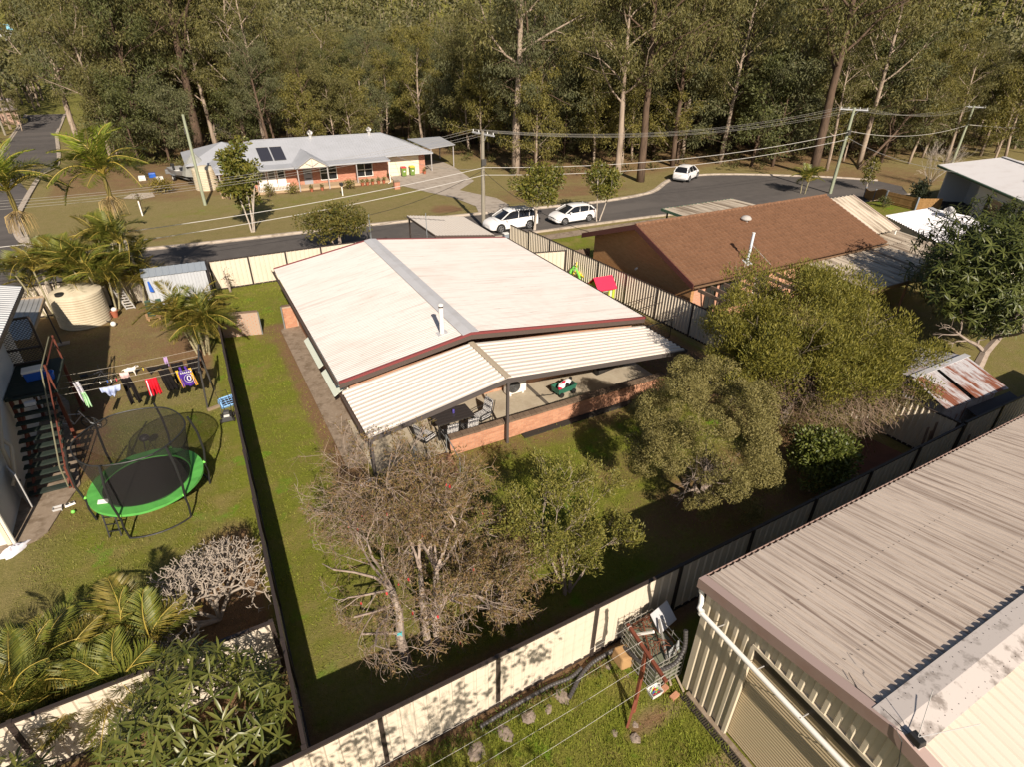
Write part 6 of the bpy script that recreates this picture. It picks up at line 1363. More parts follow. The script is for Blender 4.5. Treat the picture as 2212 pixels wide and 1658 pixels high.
for x in (8.2, 9.55):
    s_ = MB().hexa([(x, 68.6, roofz(68.6)+.08), (x+1.2, 68.6, roofz(68.6)+.08), (x+1.2, 71.0, roofz(71)+.08), (x, 71.0, roofz(71)+.08), (x, 68.6, roofz(68.6)+.14), (x+1.2, 68.6, roofz(68.6)+.14), (x+1.2, 71.0, roofz(71)+.14), (x, 71.0, roofz(71)+.14)]).build('solar_panel', mat('solar_dark', (.035, .035, .045), .25, .6) if x < 9 else MATS['solar_dark'], OH)
    MB().bar((x, 71.03, roofz(71)+.12), (x+1.2, 71.03, roofz(71)+.12), .06, .08).build('panel_edge', alu, s_)
turbine('silver turbine ventilator left of centre on the grey hip roof ridge', (14.3, ry-.2, rz_+.1), .28); turbine('silver turbine ventilator near the right end of the grey hip roof ridge', (21.0, ry-.2, rz_+.1), .28)
MB().tube([(21.1, 66.25, .75), (20.95, 66.0, -.3), (20.9, 65.6, OZ+.12), (20.5, 65.2, OZ+.1)], .05, 8).build('downpipe', whitep, OH, smooth=True)
OC = thing('carport', 'flat grey carport on slim posts beside the red brick house', 'carport', (30, 73, OZ))
MB().poly([(27.3, 69.7, 1.05), (31.3, 71.2, 1.05), (31.8, 77.2, 1.15), (27.2, 77.0, 1.15)], (0, 0, .08)).build('roof', greyroof, OC)
for x, y in ((27.55, 69.9), (31.1, 71.4), (31.6, 77), (27.4, 76.8)): MB().box(x-.05, x+.05, y-.05, y+.05, OZ, 1.04).build('post', MATS['grey_post'], OC)
def wheelie(x, y, lid, label):
    t = thing('wheelie_bin', label, 'bin', (x, y, OZ), R_(-4), 'wheelie bins by the garage door')
    MB().hexa([(-.24, -.27, .08), (.24, -.27, .08), (.24, .27, .08), (-.24, .27, .08), (-.29, -.34, .98), (.29, -.34, .98), (.29, .34, .98), (-.29, .34, .98)]).build('body', mat('bin_green', (.14, .22, .045), .5, .4) if 'bin_green' not in MATS else MATS['bin_green'], t, local=True, bevel=.02)
    MB().hexa([(-.31, -.38, .98), (.31, -.38, .98), (.31, .36, .98), (-.31, .36, .98), (-.27, -.3, 1.08), (.27, -.3, 1.08), (.27, .34, 1.09), (-.27, .34, 1.09)]).build('lid', lid, t, local=True, bevel=.02)
    MB().tube([(-.25, .38, .98), (.25, .38, .98)], .02, 6).build('handle', blk, t, local=True); MB().box(-.1, .1, -.345, -.325, .55, .68).build('sticker', whitep, t, local=True)
    for s in (-.25, .25): MB().tube([(s-.03, .26, .1), (s+.03, .26, .1)], .1, 12).build('wheel', blk, t, local=True)
wheelie(23.45, 68.4, mat('bin_red', (.55, .03, .05), .4), 'green wheelie bin with the red lid before the garage door'); wheelie(24.5, 68.45, mat('bin_yellow', (.72, .48, .03), .4), 'green wheelie bin with the yellow lid before the garage door')
for k, (x, y) in enumerate(((17.75, 65.7), (18.3, 65.72), (18.9, 65.75), (19.6, 65.8), (20.2, 65.85), (13.3, 65.3), (12.2, 65.2), (21.35, 67.6), (26.1, 68.6))):
    t = thing('potted_plant', ['terracotta pot plant under the right brick window, first from the left', 'second pot plant under the right brick window', 'middle pot plant under the right brick window', 'fourth pot plant under the right brick window', 'pot plant nearest the porch corner post', 'pot plant right of the gabled porch steps', 'pot plant left of the gabled porch steps', 'tall pot plant at the left side of the garage door', 'reddish pot plant at the right side of the garage door'][k], 'pot plant', (x, y, OZ))
    MB().lathe((0, 0, 0), [(.12, 0), (.19, .3), (.20, .34), (.16, .32)], 10).build('pot', MATS['terracotta'], t, local=True)
    rg_ = np.random.default_rng(k); P_ = rdirs(rg_, 60)*.2*rg_.random((60, 1))**.4; P_[:, 2] = np.abs(P_[:, 2])*1.6+.36; v, f = leaf_cards(P_, rdirs(rg_, 60)+A(0, 0, .4), rdirs(rg_, 60), rg_.uniform(.12, .25, 60), rg_.uniform(.06, .1, 60))
    link('leaves', np_mesh('pot_leaves', v, f, mat('pot_leaf', (.10, .12, .03), .7, island=(.22, .16, .06), transl=.2) if k == 0 else MATS['pot_leaf']), t)
mb = thing('letterbox', 'small dark topped letterbox post on the lawn across the street', 'letterbox', (14.6, 62.1, OZ)); MB().box(-.05, .05, -.05, .05, 0, 1.0).build('post', whitep, mb, local=True); MB().box(-.16, .16, -.2, .2, 1.0, 1.28).build('box', blk, mb, local=True, bevel=.02)
mb = thing('letterbox', 'brick letterbox pillar beside the driveway across the street', 'letterbox', (20.6, 62.7, OZ)); MB().box(-.3, .3, -.22, .22, 0, .75).build('pillar', redbrick, mb, local=True); MB().box(-.34, .34, -.26, .26, .75, .82).build('cap', dconc, mb, local=True)
tank('cream water tank at the left end of the red brick house', 2.75, 70.9, 1.12, 2.05, 12, tankm)
nt_ = thing('garden_net', 'pale netting draped over a pole behind the far water tank', 'netting', (2.2, 72.8, OZ))
netl = bpy.data.materials.new('pale_net'); netl.use_nodes = True
_nt = netl.node_tree; _b = _nt.nodes['Principled BSDF']; _b.inputs['Base Color'].default_value = (.42, .42, .38, 1); _tr = _nt.nodes.new('ShaderNodeBsdfTransparent'); _mx = _nt.nodes.new('ShaderNodeMixShader'); _mx.inputs[0].default_value = .5
_nt.links.new(_tr.outputs[0], _mx.inputs[1]); _nt.links.new(_b.outputs[0], _mx.inputs[2]); _nt.links.new(_mx.outputs[0], _nt.nodes['Material Output'].inputs[0])
MB().lathe((0, 0, 0), [(1.5, 1.2), (1.25, 2.0), (.9, 2.5), (.4, 3.0), (.05, 3.5)], 10).build('net', netl, nt_, local=True); MB().tube([(0, 0, 0), (0, 0, 3.5)], .03, 6).build('pole', MATS['galvanised'], nt_, local=True)
BT = thing('boat', 'grey aluminium boat on a trailer beside the far water tank', 'boat', (.9, 76.2, OZ), R_(-72))
st_ = [(-2.6, .72, .62), (-1.5, .80, .60), (0, .82, .62), (1.3, .65, .72), (2.2, .34, .88), (2.7, .04, 1.0)]; v = []
for x, hw, zt in st_: v += [(x, -hw, zt+.55), (x, -hw*.85, zt+.1), (x, 0, zt-.10+max(0, x-1)*.12), (x, hw*.85, zt+.1), (x, hw, zt+.55)]
f = [(i*5+j, (i+1)*5+j, (i+1)*5+j+1, i*5+j+1) for i in range(5) for j in range(4)]+[(0, 1, 2, 3, 4)]
bo = MB().add(v, f).build('hull', mat('boat_aluminium', (.33, .33, .33), .4, .5, .5), BT, local=True); bo.modifiers.new('s', 'SOLIDIFY').thickness = .04
for x in (-1.2, .2): MB().box(x, x+.3, -.7, .7, .95, 1.0).build('thwart', whitep, BT, local=True)
MB().hexa([(.6, -.5, 1.25), (1.1, -.4, 1.2), (1.1, .4, 1.2), (.6, .5, 1.25), (.6, -.5, 1.55), (.62, -.5, 1.55), (.62, .5, 1.55), (.6, .5, 1.55)]).build('windscreen', glass, BT, local=True)
MB().box(-2.95, -2.6, -.18, .18, .5, 1.45).build('outboard_motor', blk, BT, local=True, bevel=.05)
for s in (-.55, .55): MB().bar((-2.5, s, .42), (2.0, s*.4, .45), .07, .1).build('trailer_beam', MATS['galvanised'], BT, local=True)
MB().bar((1.8, 0, .45), (3.6, 0, .42), .08, .1).build('drawbar', MATS['galvanised'], BT, local=True)
for s in (-.85, .85):
    w_ = MB().tube([(-.8, s-.09, .3), (-.8, s+.09, .3)], .3, 18).build('wheel', blk, BT, local=True); MB().tube([(-.8, s-.1, .3), (-.8, s+.1, .3)], .16, 14).build('rim', whitep, w_, local=True); MB().box(-1.2, -.4, s-.13, s+.13, .62, .66).build('mudguard', MATS['galvanised'], BT, local=True)
MB().tube([(3.2, 0, 0), (3.2, 0, .45)], .03, 6).build('jockey_stand', MATS['galvanised'], BT, local=True)
for k, (x, y, c) in enumerate(((-1.5, 77, whitep), (-2.2, 79.5, bluep), (-.5, 81, MATS['grey_plastic']), (-3.2, 78.2, whitep))):
    o = MB().box(x-.35, x+.35, y-.3, y+.3, OZ, OZ+.5).build('junk_box', c, None, bevel=.06); tag(o, ['white tub on the bare ground near the boat', 'blue tub in the shade behind the boat', 'grey crate beyond the boat', 'farthest left white tub near the boat'][k], 'tub')
o = ground_poly('gravel_patch', mat('pale_gravel', (.42, .36, .29), .95, .1, noise=[((.28, .22, .16), 5, None, .45, .65, .8)], coord='World'), [(-5, 70), (-3.5, 68.8), (-2.2, 69.5), (-2.4, 71.5), (-4.2, 72)], .03, 1.0)

# ------------------------------------------------------------------ cars
carw = mat('white_car_paint', (.76, .75, .75), .22, .6); carg = mat('car_glass', (.012, .013, .016), .06, .7); tyre = mat('tyre', (.018, .018, .018), .85); rimm = mat('alloy', (.38, .38, .39), .3, .5, .7); redl = mat('tail_lamp', (.40, .012, .015), .25, .6); hl = mat('head_lamp', (.50, .52, .55), .12, .7)
def car(name, label, loc, rz, L, W, st, gh, wr, wx_, rails=False, arch=blk):
    t = thing(name, label, 'car', loc, rz)
    # body: rows of half section points
    v = []; n = 12
    for (x, zb, zt, hw) in st:
        h = zt-zb; sec = [(hw*.86, zb), (hw*.97, zb+.10*h), (hw, zb+.38*h), (hw*.985, zb+.68*h), (hw*.93, zb+.95*h), (hw*.80, zt+.015)]
        v += [(x, -a, b) for a, b in sec]+[(x, a, b) for a, b in sec[::-1]]
    f = [(i*n+j, i*n+(j+1) % n, (i+1)*n+(j+1) % n, (i+1)*n+j) for i in range(len(st)-1) for j in range(n)]+[tuple(range(n))[::-1], tuple((len(st)-1)*n+j for j in range(n))]
    f = [tuple(q[::-1]) for q in f]
    bd = MB().add(v, f).build('body', carw, t, local=True, smooth=True)
    v = []; m = 6
    for (x, zb, zt, hb, ht) in gh: v += [(x, -hb, zb), (x, -(hb*.35+ht*.65), zb+(zt-zb)*.7), (x, -ht*.92, zt), (x, ht*.92, zt), (x, hb*.35+ht*.65, zb+(zt-zb)*.7), (x, hb, zb)]
    f = [(i*m+j+1, i*m+j, (i+1)*m+j, (i+1)*m+j+1) for i in range(len(gh)-1) for j in range(m-1)]
    cab = MB().add(v, f).build('windows', carg, t, local=True, smooth=True)
    g = [q for q in gh if q[2]-q[1] > .30*max(k[2]-k[1] for k in gh)]
    g = [q for q in gh if q[2] > max(k[2] for k in gh)-.13]
    rfb = MB(); v = []
    for (x, zb, zt, hb, ht) in g: v += [(x, -ht*.99, zt-.03), (x, -ht*.86, zt+.022), (x, 0, zt+.04), (x, ht*.86, zt+.022), (x, ht*.99, zt-.03)]
    rfb.add(v, [(i*5+j+1, i*5+j, (i+1)*5+j, (i+1)*5+j+1) for i in range(len(g)-1) for j in range(4)]).build('roof_panel', carw, t, local=True, smooth=True)
    pb = MB(); f0, f1 = gh[-1], g[-1]; r0_, r1_ = gh[0], g[0]
    for s in (-1, 1):
        pb.bar((f0[0], s*f0[3]*.98, f0[1]+.02), (f1[0], s*f1[4]*.98, f1[2]), .06, .07); pb.bar((r0_[0]+.02, s*r0_[3]*.97, r0_[1]+.02), (r1_[0]-.02, s*r1_[4]*.97, r1_[2]), .12, .09)
        xm = -.12*L*.5; pb.bar((xm, s*gh[2][3]*1.0, gh[2][1]), (xm-.1, s*gh[2][4]*1.0, gh[2][2]-.02), .05, .06); pb.bar((-.28*L, s*gh[2][3]*.995, gh[2][1]), (-.31*L, s*gh[2][4]*.99, gh[2][2]-.03), .07, .06)
    pb.build('pillars', carw, t, local=True)
    for x in wx_:
        for s in (-1, 1):
            y = s*(W/2-.12); w_ = MB().tube([(x, y-s*.11, wr), (x, y+s*.115, wr)], wr, 22).build('wheel', tyre, t, local=True)
            rb = MB().tube([(x, y+s*.10, wr), (x, y+s*.122, wr)], wr*.66, 18).build('rim_back', blk, w_, local=True)
            sp = MB()
            for k in range(5):
                a = 2*PI*k/5+.3; sp.bar((x, y+s*.125, wr), (x+wr*.64*math.cos(a), y+s*.125, wr+wr*.64*math.sin(a)), .07, .03, (0, 1, 0))
            sp.tube([(x+wr*.64*math.cos(a), y+s*.122, wr+wr*.64*math.sin(a)) for a in np.linspace(0, 2*PI, 19)], .022, 4, False); sp.build('rim', rimm, w_, local=True)
            ar = MB(); ar.add([(x+(wr+.07)*math.cos(a), s*(W/2+.003)*.985, wr+(wr+.07)*math.sin(a)) for a in np.linspace(-.35, PI+.35, 16)], [tuple(range(16))]); ar.build('wheel_arch', arch, t, local=True)
    fx_, fr_ = st[-1], st[-3]
    for s in (-1, 1):
        MB().hexa([(L/2-.42, s*W*.45, fr_[2]-.26), (L/2-.10, s*W*.34, fr_[2]-.30), (L/2-.13, s*W*.22, fr_[2]-.30), (L/2-.40, s*W*.36, fr_[2]-.2), (L/2-.48, s*W*.44, fr_[2]-.10), (L/2-.24, s*W*.34, fr_[2]-.16), (L/2-.26, s*W*.22, fr_[2]-.14), (L/2-.5, s*W*.34, fr_[2]-.07)]).build('headlight', hl, t, local=True)
        MB().hexa([(-L/2+.02, s*W*.33, .78), (-L/2+.35, s*W*.485, .80), (-L/2+.33, s*W*.44, .8), (-L/2+.08, s*W*.30, .8), (-L/2+.10, s*W*.34, 1.02), (-L/2+.42, s*W*.468, 1.0), (-L/2+.4, s*W*.42, 1.0), (-L/2+.14, s*W*.3, 1.02)]).build('taillight', redl, t, local=True)
        mr = MB().hexa([(.16*L, s*W*.50, .96), (.20*L, s*W*.49, .96), (.20*L, s*W*.59, .98), (.165*L, s*W*.59, .98), (.165*L, s*W*.50, 1.1), (.19*L, s*W*.49, 1.1), (.19*L, s*W*.58, 1.1), (.17*L, s*W*.58, 1.1)]).build('wing_mirror', carw, t, local=True, bevel=.015)
        for xd in (-.02*L, -.20*L): MB().box(xd-.09, xd+.09, s*W*.498-.01, s*W*.498+.01, .80, .83).build('door_handle', alu, t, local=True)
        MB().box(-.30*L, .30*L, s*W*.49-.02, s*W*.49+.012, .17, .26).build('sill', blk, t, local=True)
    MB().hexa([(L/2-.06, -W*.27, .28), (L/2-.02, -W*.2, .28), (L/2-.02, W*.2, .28), (L/2-.06, W*.27, .28), (L/2-.08, -W*.29, .46), (L/2-.005, -W*.2, .46), (L/2-.005, W*.2, .46), (L/2-.08, W*.29, .46)]).build('lower_grille', blk, t, local=True)
    MB().box(L/2-.16, L/2-.02, -W*.2, W*.2, .54, .62).build('grille', blk, t, local=True)
    MB().box(-L/2-.02, -L/2+.1, -W*.40, W*.40, .26, .40).build('rear_bumper', mat('bumper_grey', (.10, .10, .10), .6) if 'bumper_grey' not in MATS else MATS['bumper_grey'], t, local=True)
    MB().box(-L/2-.005, -L/2+.06, -.2, .2, .72, .82).build('number_plate', whitep, t, local=True); MB().box(L/2-.03, L/2+.02, -.19, .19, .40, .49).build('number_plate', whitep, t, local=True)
    if rails:
        for s in (-1, 1): MB().tube([(g[0][0]+.05, s*g[0][4]*.86, g[0][2]+.03), (g[0][0]+.2, s*g[0][4]*.88, g[0][2]+.09), (g[-1][0]-.2, s*g[-1][4]*.88, g[-1][2]+.09), (g[-1][0]-.05, s*g[-1][4]*.86, g[-1][2]+.03)], .02, 6).build('roof_rail', alu, t, local=True)
    return t
hs = [(-2.17, .40, .78, .70), (-2.10, .26, .98, .82), (-1.6, .20, 1.02, .885), (-.6, .19, 1.0, .905), (.5, .19, .97, .905), (1.0, .19, .95, .895), (1.55, .20, .88, .87), (1.95, .22, .74, .80), (2.12, .28, .62, .70), (2.18, .36, .50, .6)]
hg = [(-2.06, .98, 1.02, .78, .70), (-1.85, 1.0, 1.24, .80, .66), (-1.5, 1.01, 1.40, .82, .64), (-.6, 1.0, 1.475, .84, .64), (.0, .99, 1.47, .84, .63), (.35, .98, 1.40, .84, .63), (1.25, .95, .98, .80, .74)]
car('hatchback', 'white hatchback parked between the two street trees, facing left', (30.55, 43.95, -1.48), R_(181), 4.36, 1.81, hs, hg, .32, (-1.3, 1.32))
ws = [(-2.38, .42, .85, .74), (-2.30, .28, 1.05, .86), (-1.8, .22, 1.12, .92), (-.6, .21, 1.10, .94), (.5, .21, 1.08, .94), (1.05, .21, 1.06, .93), (1.7, .22, .98, .91), (2.15, .24, .84, .84), (2.33, .30, .70, .74), (2.4, .38, .56, .64)]
wg_ = [(-2.28, 1.05, 1.12, .80, .74), (-2.1, 1.08, 1.45, .84, .70), (-1.8, 1.1, 1.60, .86, .68), (-.6, 1.1, 1.68, .88, .68), (.15, 1.08, 1.66, .88, .67), (.5, 1.07, 1.56, .88, .67), (1.35, 1.05, 1.08, .82, .76)]
car('station_wagon', 'white wagon half hidden behind the pole and street tree, facing left', (24.45, 44.35, -1.48), R_(182), 4.8, 1.88, ws, wg_, .37, (-1.4, 1.45), True)
us_ = [(-2.26, .46, .86, .74), (-2.19, .34, 1.05, .84), (-1.7, .27, 1.10, .905), (-.6, .25, 1.08, .925), (.5, .25, 1.06, .925), (1.05, .25, 1.04, .915), (1.65, .26, .97, .89), (2.05, .28, .84, .83), (2.2, .34, .70, .73), (2.27, .42, .58, .64)]
ug_ = [(-2.14, 1.05, 1.10, .80, .72), (-1.95, 1.07, 1.42, .82, .68), (-1.65, 1.08, 1.57, .84, .66), (-.6, 1.07, 1.66, .86, .66), (.1, 1.06, 1.64, .86, .65), (.45, 1.05, 1.55, .86, .65), (1.3, 1.03, 1.07, .80, .74)]
car('suv', 'white SUV parked by the kerb where the road widens, seen from behind', (52.85, 53.1, -1.48), R_(27), 4.52, 1.85, us_, ug_, .36, (-1.32, 1.34), True)
mtb = thing('meter_box', 'small grey utility pillar behind the white roof, beside the fence end', 'utility box', (22.2, 41.0, float(gz(22.2, 41.0)))); MB().box(-.22, .22, -.2, .2, 0, .75).build('cabinet', MATS['blue_grey_post'], mtb, local=True, bevel=.02); MB().box(-.24, .24, -.22, .22, .75, .80).build('cap', whitep, mtb, local=True)

# ------------------------------------------------------------------ power poles and wires
polem = mat('pole_timber', (.26, .235, .19), .9, .1, noise=[((.18, .16, .12), 3, (3, 3, .3), .45, .65, .7)], coord='World'); poleg = mat('pole_greenish', (.30, .33, .24), .9, .1, noise=[((.22, .23, .16), 3, (3, 3, .3), .45, .65, .7)], coord='World')
arm_m = mat('grey_arm', (.42, .43, .45), .5, .4); ins = mat('insulator', (.6, .6, .58), .3, .5); wirem = mat('wire_light', (.30, .285, .26), .5, .4); wiret = mat('cable_pale', (.52, .50, .47), .5, .4)
def pole(name, label, base, vtop, mt, r=.14, lean=(0, 0)):
    x, y, z = base; zt = topz(x, y, vtop); t = thing(name, label, 'power pole', (x, y, z))
    MB().tube([(x, y, z-.3), (x+lean[0]*.5, y+lean[1]*.5, (z+zt)/2), (x+lean[0], y+lean[1], zt)], [r*1.15, r, r*.85], 12).build('pole', mt, t, smooth=True)
    return t, zt
def arm(t, p, q, n, z):
    p = A(*p); q = A(*q); MB().bar(p, q, .10, .12).build('crossarm', arm_m, t); out = []
    for k in range(n):
        f_ = [.04, .30, .70, .96][k]; c_ = p+(q-p)*f_; MB().lathe(c_+(0, 0, .06), [(.03, 0), (.05, .04), (.03, .08), (.05, .12), (.02, .17)], 8).build('insulator', ins, t); out.append(c_+(0, 0, .22))
    return out
gL, gC, gR, gF = G(443.5, 443), A(22.5, 45.65, -1.5), G(1793, 418), G(2057, 352)
pL, zL = pole('power_pole', 'plain greenish power pole without crossarm left of the red brick house', gL, 247, poleg, .13)
pC, zC = pole('power_pole', 'power pole with a crossarm at the end of the driveway, centre of the photo', gC, 283, polem, .16)
pR, zR = pole('power_pole', 'power pole with a crossarm beside the cul-de-sac, behind the brown roof', gR, 232, poleg, .16)
pF, zF = pole('power_pole', 'far power pole behind the pale flat roof at the right', gF, 228, poleg, .16)
aC = arm(pC, (gC[0]-.35, gC[1]+1.15, zC-.18), (gC[0]+.45, gC[1]-1.15, zC-.24), 4, zC); aR = arm(pR, (gR[0]-.9, gR[1]+.95, zR-.2), (gR[0]+.9, gR[1]-.95, zR-.2), 4, zR); aF = arm(pF, (gF[0]-.8, gF[1]+1.1, zF-.15), (gF[0]+.8, gF[1]-1.1, zF-.15), 4, zF)
for t_, g_, z_ in ((pC, gC, zC), (pR, gR, zR)):
    MB().bar((g_[0]+.1, g_[1]-.5, z_-.22), (g_[0]+.1, g_[1]-.05, z_-.75), .03, .05).build('brace', arm_m, t_); MB().box(g_[0]-.2, g_[0]+.2, g_[1]-.25, g_[1]-.15, z_-2.6, z_-2.1).build('junction_box', MATS['dark_galvanised'], t_)
MB().box(gL[0]-.2, gL[0]-.1, gL[1]-.15, gL[1]+.15, zL-1.6, zL-1.1).build('junction_box', MATS['dark_galvanised'], pL)
def wire(label, p, q, sag, r, mt, cat='power line', group='overhead power lines'):
    p = A(*p); q = A(*q); pts = []
    for t in np.linspace(0, 1, 22): c_ = p+(q-p)*t; c_[2] -= sag*4*t*(1-t); pts.append(c_)
    o = MB().tube(pts, r, 5).build('power_line' if cat == 'power line' else 'cable', mt, None); return tag(o, label, cat, group)
LF = A(-33, 44.5, 0)
NTH = ['farthest', 'second farthest', 'second nearest', 'nearest']
for k in range(4): wire(NTH[k]+' of the four thin power lines between the centre pole and the cul-de-sac pole', aC[k], aR[k], 1.25, .0085, wirem)
for k in range(4): wire(NTH[k]+' of the four thin power lines between the cul-de-sac pole and the right pole', aR[k], aF[k], 1.0, .0085, wirem, group='far overhead power lines')
for k in range(4): wire(NTH[k]+' of the four thin power lines running left from the centre pole', aC[k], (LF[0], LF[1]+1.1-.75*k, 6.0), 2.2, .0085, wirem, group='left overhead power lines')
for k, (z, lb) in enumerate(((zC-2.75, 'upper of the two thick pale cables'), (zC-3.35, 'lower of the two thick pale cables'))):
    wire(lb+' between the centre pole and the cul-de-sac pole', (gC[0], gC[1]-.2, z), (gR[0], gR[1]-.2, zR-2.3-.7*k), .95, .021, wiret, 'cable', 'thick cables')
    wire(lb+' running left across the lawn over the street', (gC[0], gC[1]-.2, z), (LF[0], LF[1], 2.7-.75*k), 1.5, .021, wiret, 'cable', 'thick cables')
wire('thick pale cable from the cul-de-sac pole to the far right pole', (gR[0], gR[1]-.2, zR-2.2), (gF[0], gF[1]-.2, zF-2.3), .9, .021, wiret, 'cable', 'thick cables')
sp_ = G(790, 506); ts, zs_ = pole('service_pole', 'short thin grey service pole beside the round street shrub', (12.4, 45.2, float(gz(12.4, 45.2))), 463, MATS['galvanised'], .05)
wire('dark service cable from the centre pole to the short grey service pole', (gC[0], gC[1], zC-3.0), (12.4, 45.2, zs_-.05), .4, .018, blk, 'cable', 'service cables')
wire('dark service cable from the centre pole down to the brown house gable', (gC[0], gC[1], zC-3.0), (21.0, 28.3, 2.9), .6, .016, blk, 'cable', 'service cables')
wire('service cable from the centre pole to the red brick house', (gC[0], gC[1], zC-2.9), (22.5, 68.0, .9), .5, .016, wiret, 'cable', 'service cables')
wire('service cable from the cul-de-sac pole toward the right edge', (gR[0], gR[1], zR-2.8), (60, 28, 3.2), .5, .018, wiret, 'cable', 'service cables')
wire('cable leaving the far right pole toward the right edge', (gF[0], gF[1], zF-2.3), (120, 38, zF-2.6), .5, .025, wiret, 'cable', 'service cables')
g_ = G(12, 292); tq, zq = pole('power_pole', 'distant pale power pole beside the side street at the left edge', tuple(G(12, 292)), 232, polem, .17)
sgn = thing('lawn_stake', 'thin white stake on the lawn across the street', 'stake', tuple(G(308, 466))); MB().box(-.05, .05, -.05, .05, 0, 1.3).build('stake', whitep, sgn, local=True)
# far houses at the top left
for k, (u, v_, L_, c, rc_) in enumerate(((2, 75, 14, (.75, .75, .78), (.25, .55, .70)), (0, 112, 12, (.78, .75, .75), (.55, .06, .10)), (6, 255, 12, (.45, .30, .24), (.30, .25, .24)))):
    dirv = (u-1106)/FPX*RT-(v_-829)/FPX*UP+FW; dirv = dirv/np.hypot(*dirv[:2]); P_ = A(0, 0, CH)
    for s_ in np.arange(100, 420, 1.): 
        P_ = dirv*s_+A(0, 0, CH)
        if P_[2] < float(gz(P_[0], P_[1]))+1: break
    t = thing('far_house', ['distant white house with a pale blue roof at the top left corner', 'distant white house with a red roof edge at the top left', 'distant brick house behind the trees at the left edge'][k], 'house', (P_[0]-4, P_[1], 0), .3)
    zb = float(gz(P_[0], P_[1]))
    MB().box(-L_/2, L_/2, -4, 4, zb-1.5, zb+2.6).build('wall', mat('far_wall%d' % k, c, .8), t, local=True)
    for s in (-1, 1):
        q = [(-L_/2-.4, s*4.5, zb+2.5), (L_/2+.4, s*4.5, zb+2.5), (L_/2+.4, 0, zb+4.2), (-L_/2-.4, 0, zb+4.2)]
        if s > 0: q = q[::-1]
        MB().poly(q, (0, 0, .15)).build('roof', MATS.get('far_roof%d' % k) or mat('far_roof%d' % k, rc_, .6), t, local=True)
    for x in (-3.5, 1.5): MB().box(x, x+1.6, -4.05, -3.98, zb+.8, zb+2.0).build('window', glass, t, local=True)
# ================================================================== VEGETATION
barkp = mat('pale_bark', (.34, .27, .21), .9, .1, noise=[((.14, .10, .075), 1.2, (3, 3, .35), .48, .66, .8)], coord='World')
barkd = mat('dark_bark', (.12, .082, .058), .95, .1, noise=[((.06, .042, .032), 3, (3, 3, .4), .45, .65, .8)], coord='World')
barkg = mat('grey_bark', (.33, .27, .225), .9, .1, noise=[((.19, .145, .115), 5, None, .45, .65, .7)], coord='World')
def leafm(name, a, b, tr=.25, rough=.55, spec=.35, noise=()): return mat(name, a, rough, spec, island=b, transl=tr, noise=list(noise), coord='World')
euc = [leafm('eucalypt_olive', (.082, .083, .024), (.190, .168, .054)), leafm('eucalypt_grey_green', (.076, .085, .035), (.158, .156, .068)), leafm('eucalypt_yellowish', (.108, .104, .022), (.225, .190, .045)), leafm('dark_bush_green', (.060, .072, .022), (.130, .134, .042))]
def limb(rng, p0, d, L, r0, r1, n=4, wob=.18, grav=0.0):
    pts = [np.array(p0, float)]; d = np.array(d, float)/np.linalg.norm(d)
    for i in range(n): d = d+rng.normal(0, wob, 3)+A(0, 0, grav); d /= np.linalg.norm(d); pts.append(pts[-1]+d*L/n)
    return pts, list(np.linspace(r0, r1, n+1)), d
def tree_proto(name, seed, H, r0, clear, nl, lm, bark, spread=.32, clump=1.3, nleaf=70, ll=.42, lw=.12, droop=.7, sub=4, fork=False):
    rng = np.random.default_rng(seed); wood = MB(); cl = []
    tp, tr_, _ = limb(rng, (0, 0, -.4), (rng.normal(0, .02), rng.normal(0, .02), 1), H*.93, r0, r0*.22, 8, .035)
    wood.tube(tp, tr_, 9)
    T = np.array(tp)
    for k in range(nl):
        f = clear+(1-clear)*(k+.3)/nl; idx = f*8; i = min(int(idx), 7); p = T[i]+(T[i+1]-T[i])*(idx-i); a = k*2.4+rng.uniform(-.4, .4); up = .45+.75*f+rng.uniform(-.15, .2)
        L = H*spread*(1.15-.62*f)*rng.uniform(.75, 1.2); rr = r0*(.42-.25*f)
        lp, lr, ld = limb(rng, p, (math.cos(a), math.sin(a), up), L, rr, rr*.35, 4, .16, .03); wood.tube(lp, lr, 5, False)
        for s in range(sub):
            q = lp[1+s % 4]+rng.normal(0, .1, 3); dd = A(math.cos(a), math.sin(a), .5)+rng.normal(0, .55, 3); l2 = L*rng.uniform(.25, .5)
            sp, sr, _ = limb(rng, q, dd, l2, rr*.3, .015, 3, .2, .02); wood.tube(sp, sr, 4, False); cl += [sp[-1], sp[-2]] if rng.random() < .75 else [sp[-1]]
    cl.append(T[-1])
    P, D, NN = [], [], []
    for c in cl:
        n = int(nleaf*rng.uniform(.6, 1.3)); R = clump*rng.uniform(.6, 1.25); o = rdirs(rng, n)*(rng.random((n, 1))**.5)*R*A(1, 1, .75); P.append(c+o); D.append(o/R*.6+rdirs(rng, n)*.6+A(0, 0, -droop)); NN.append(o/R+rdirs(rng, n)*.6)
    P = np.concatenate(P); D = np.concatenate(D); NN = np.concatenate(NN); n = len(P)
    v, f = leaf_cards(P, D, NN, rng.uniform(.6, 1.4, n)*ll, rng.uniform(.7, 1.3, n)*lw, .06)
    return (np_mesh(name+'_trunk', np.array(wood.v), wood.f, bark, True), np_mesh(name+'_crown', v, f, lm))
protos = [tree_proto('tall_a', 1, 24, .36, .30, 15, euc[0], barkp, .32, 1.4, 95), tree_proto('tall_b', 2, 26, .42, .34, 16, euc[1], barkd, .30, 1.6, 95), tree_proto('tall_c', 3, 22, .30, .25, 15, euc[2], barkp, .30, 1.35, 95), tree_proto('tall_d', 4, 25, .36, .38, 14, euc[0], barkd, .36, 1.6, 95),
          tree_proto('tall_e', 9, 23, .32, .26, 15, euc[3], barkd, .32, 1.5, 95)]
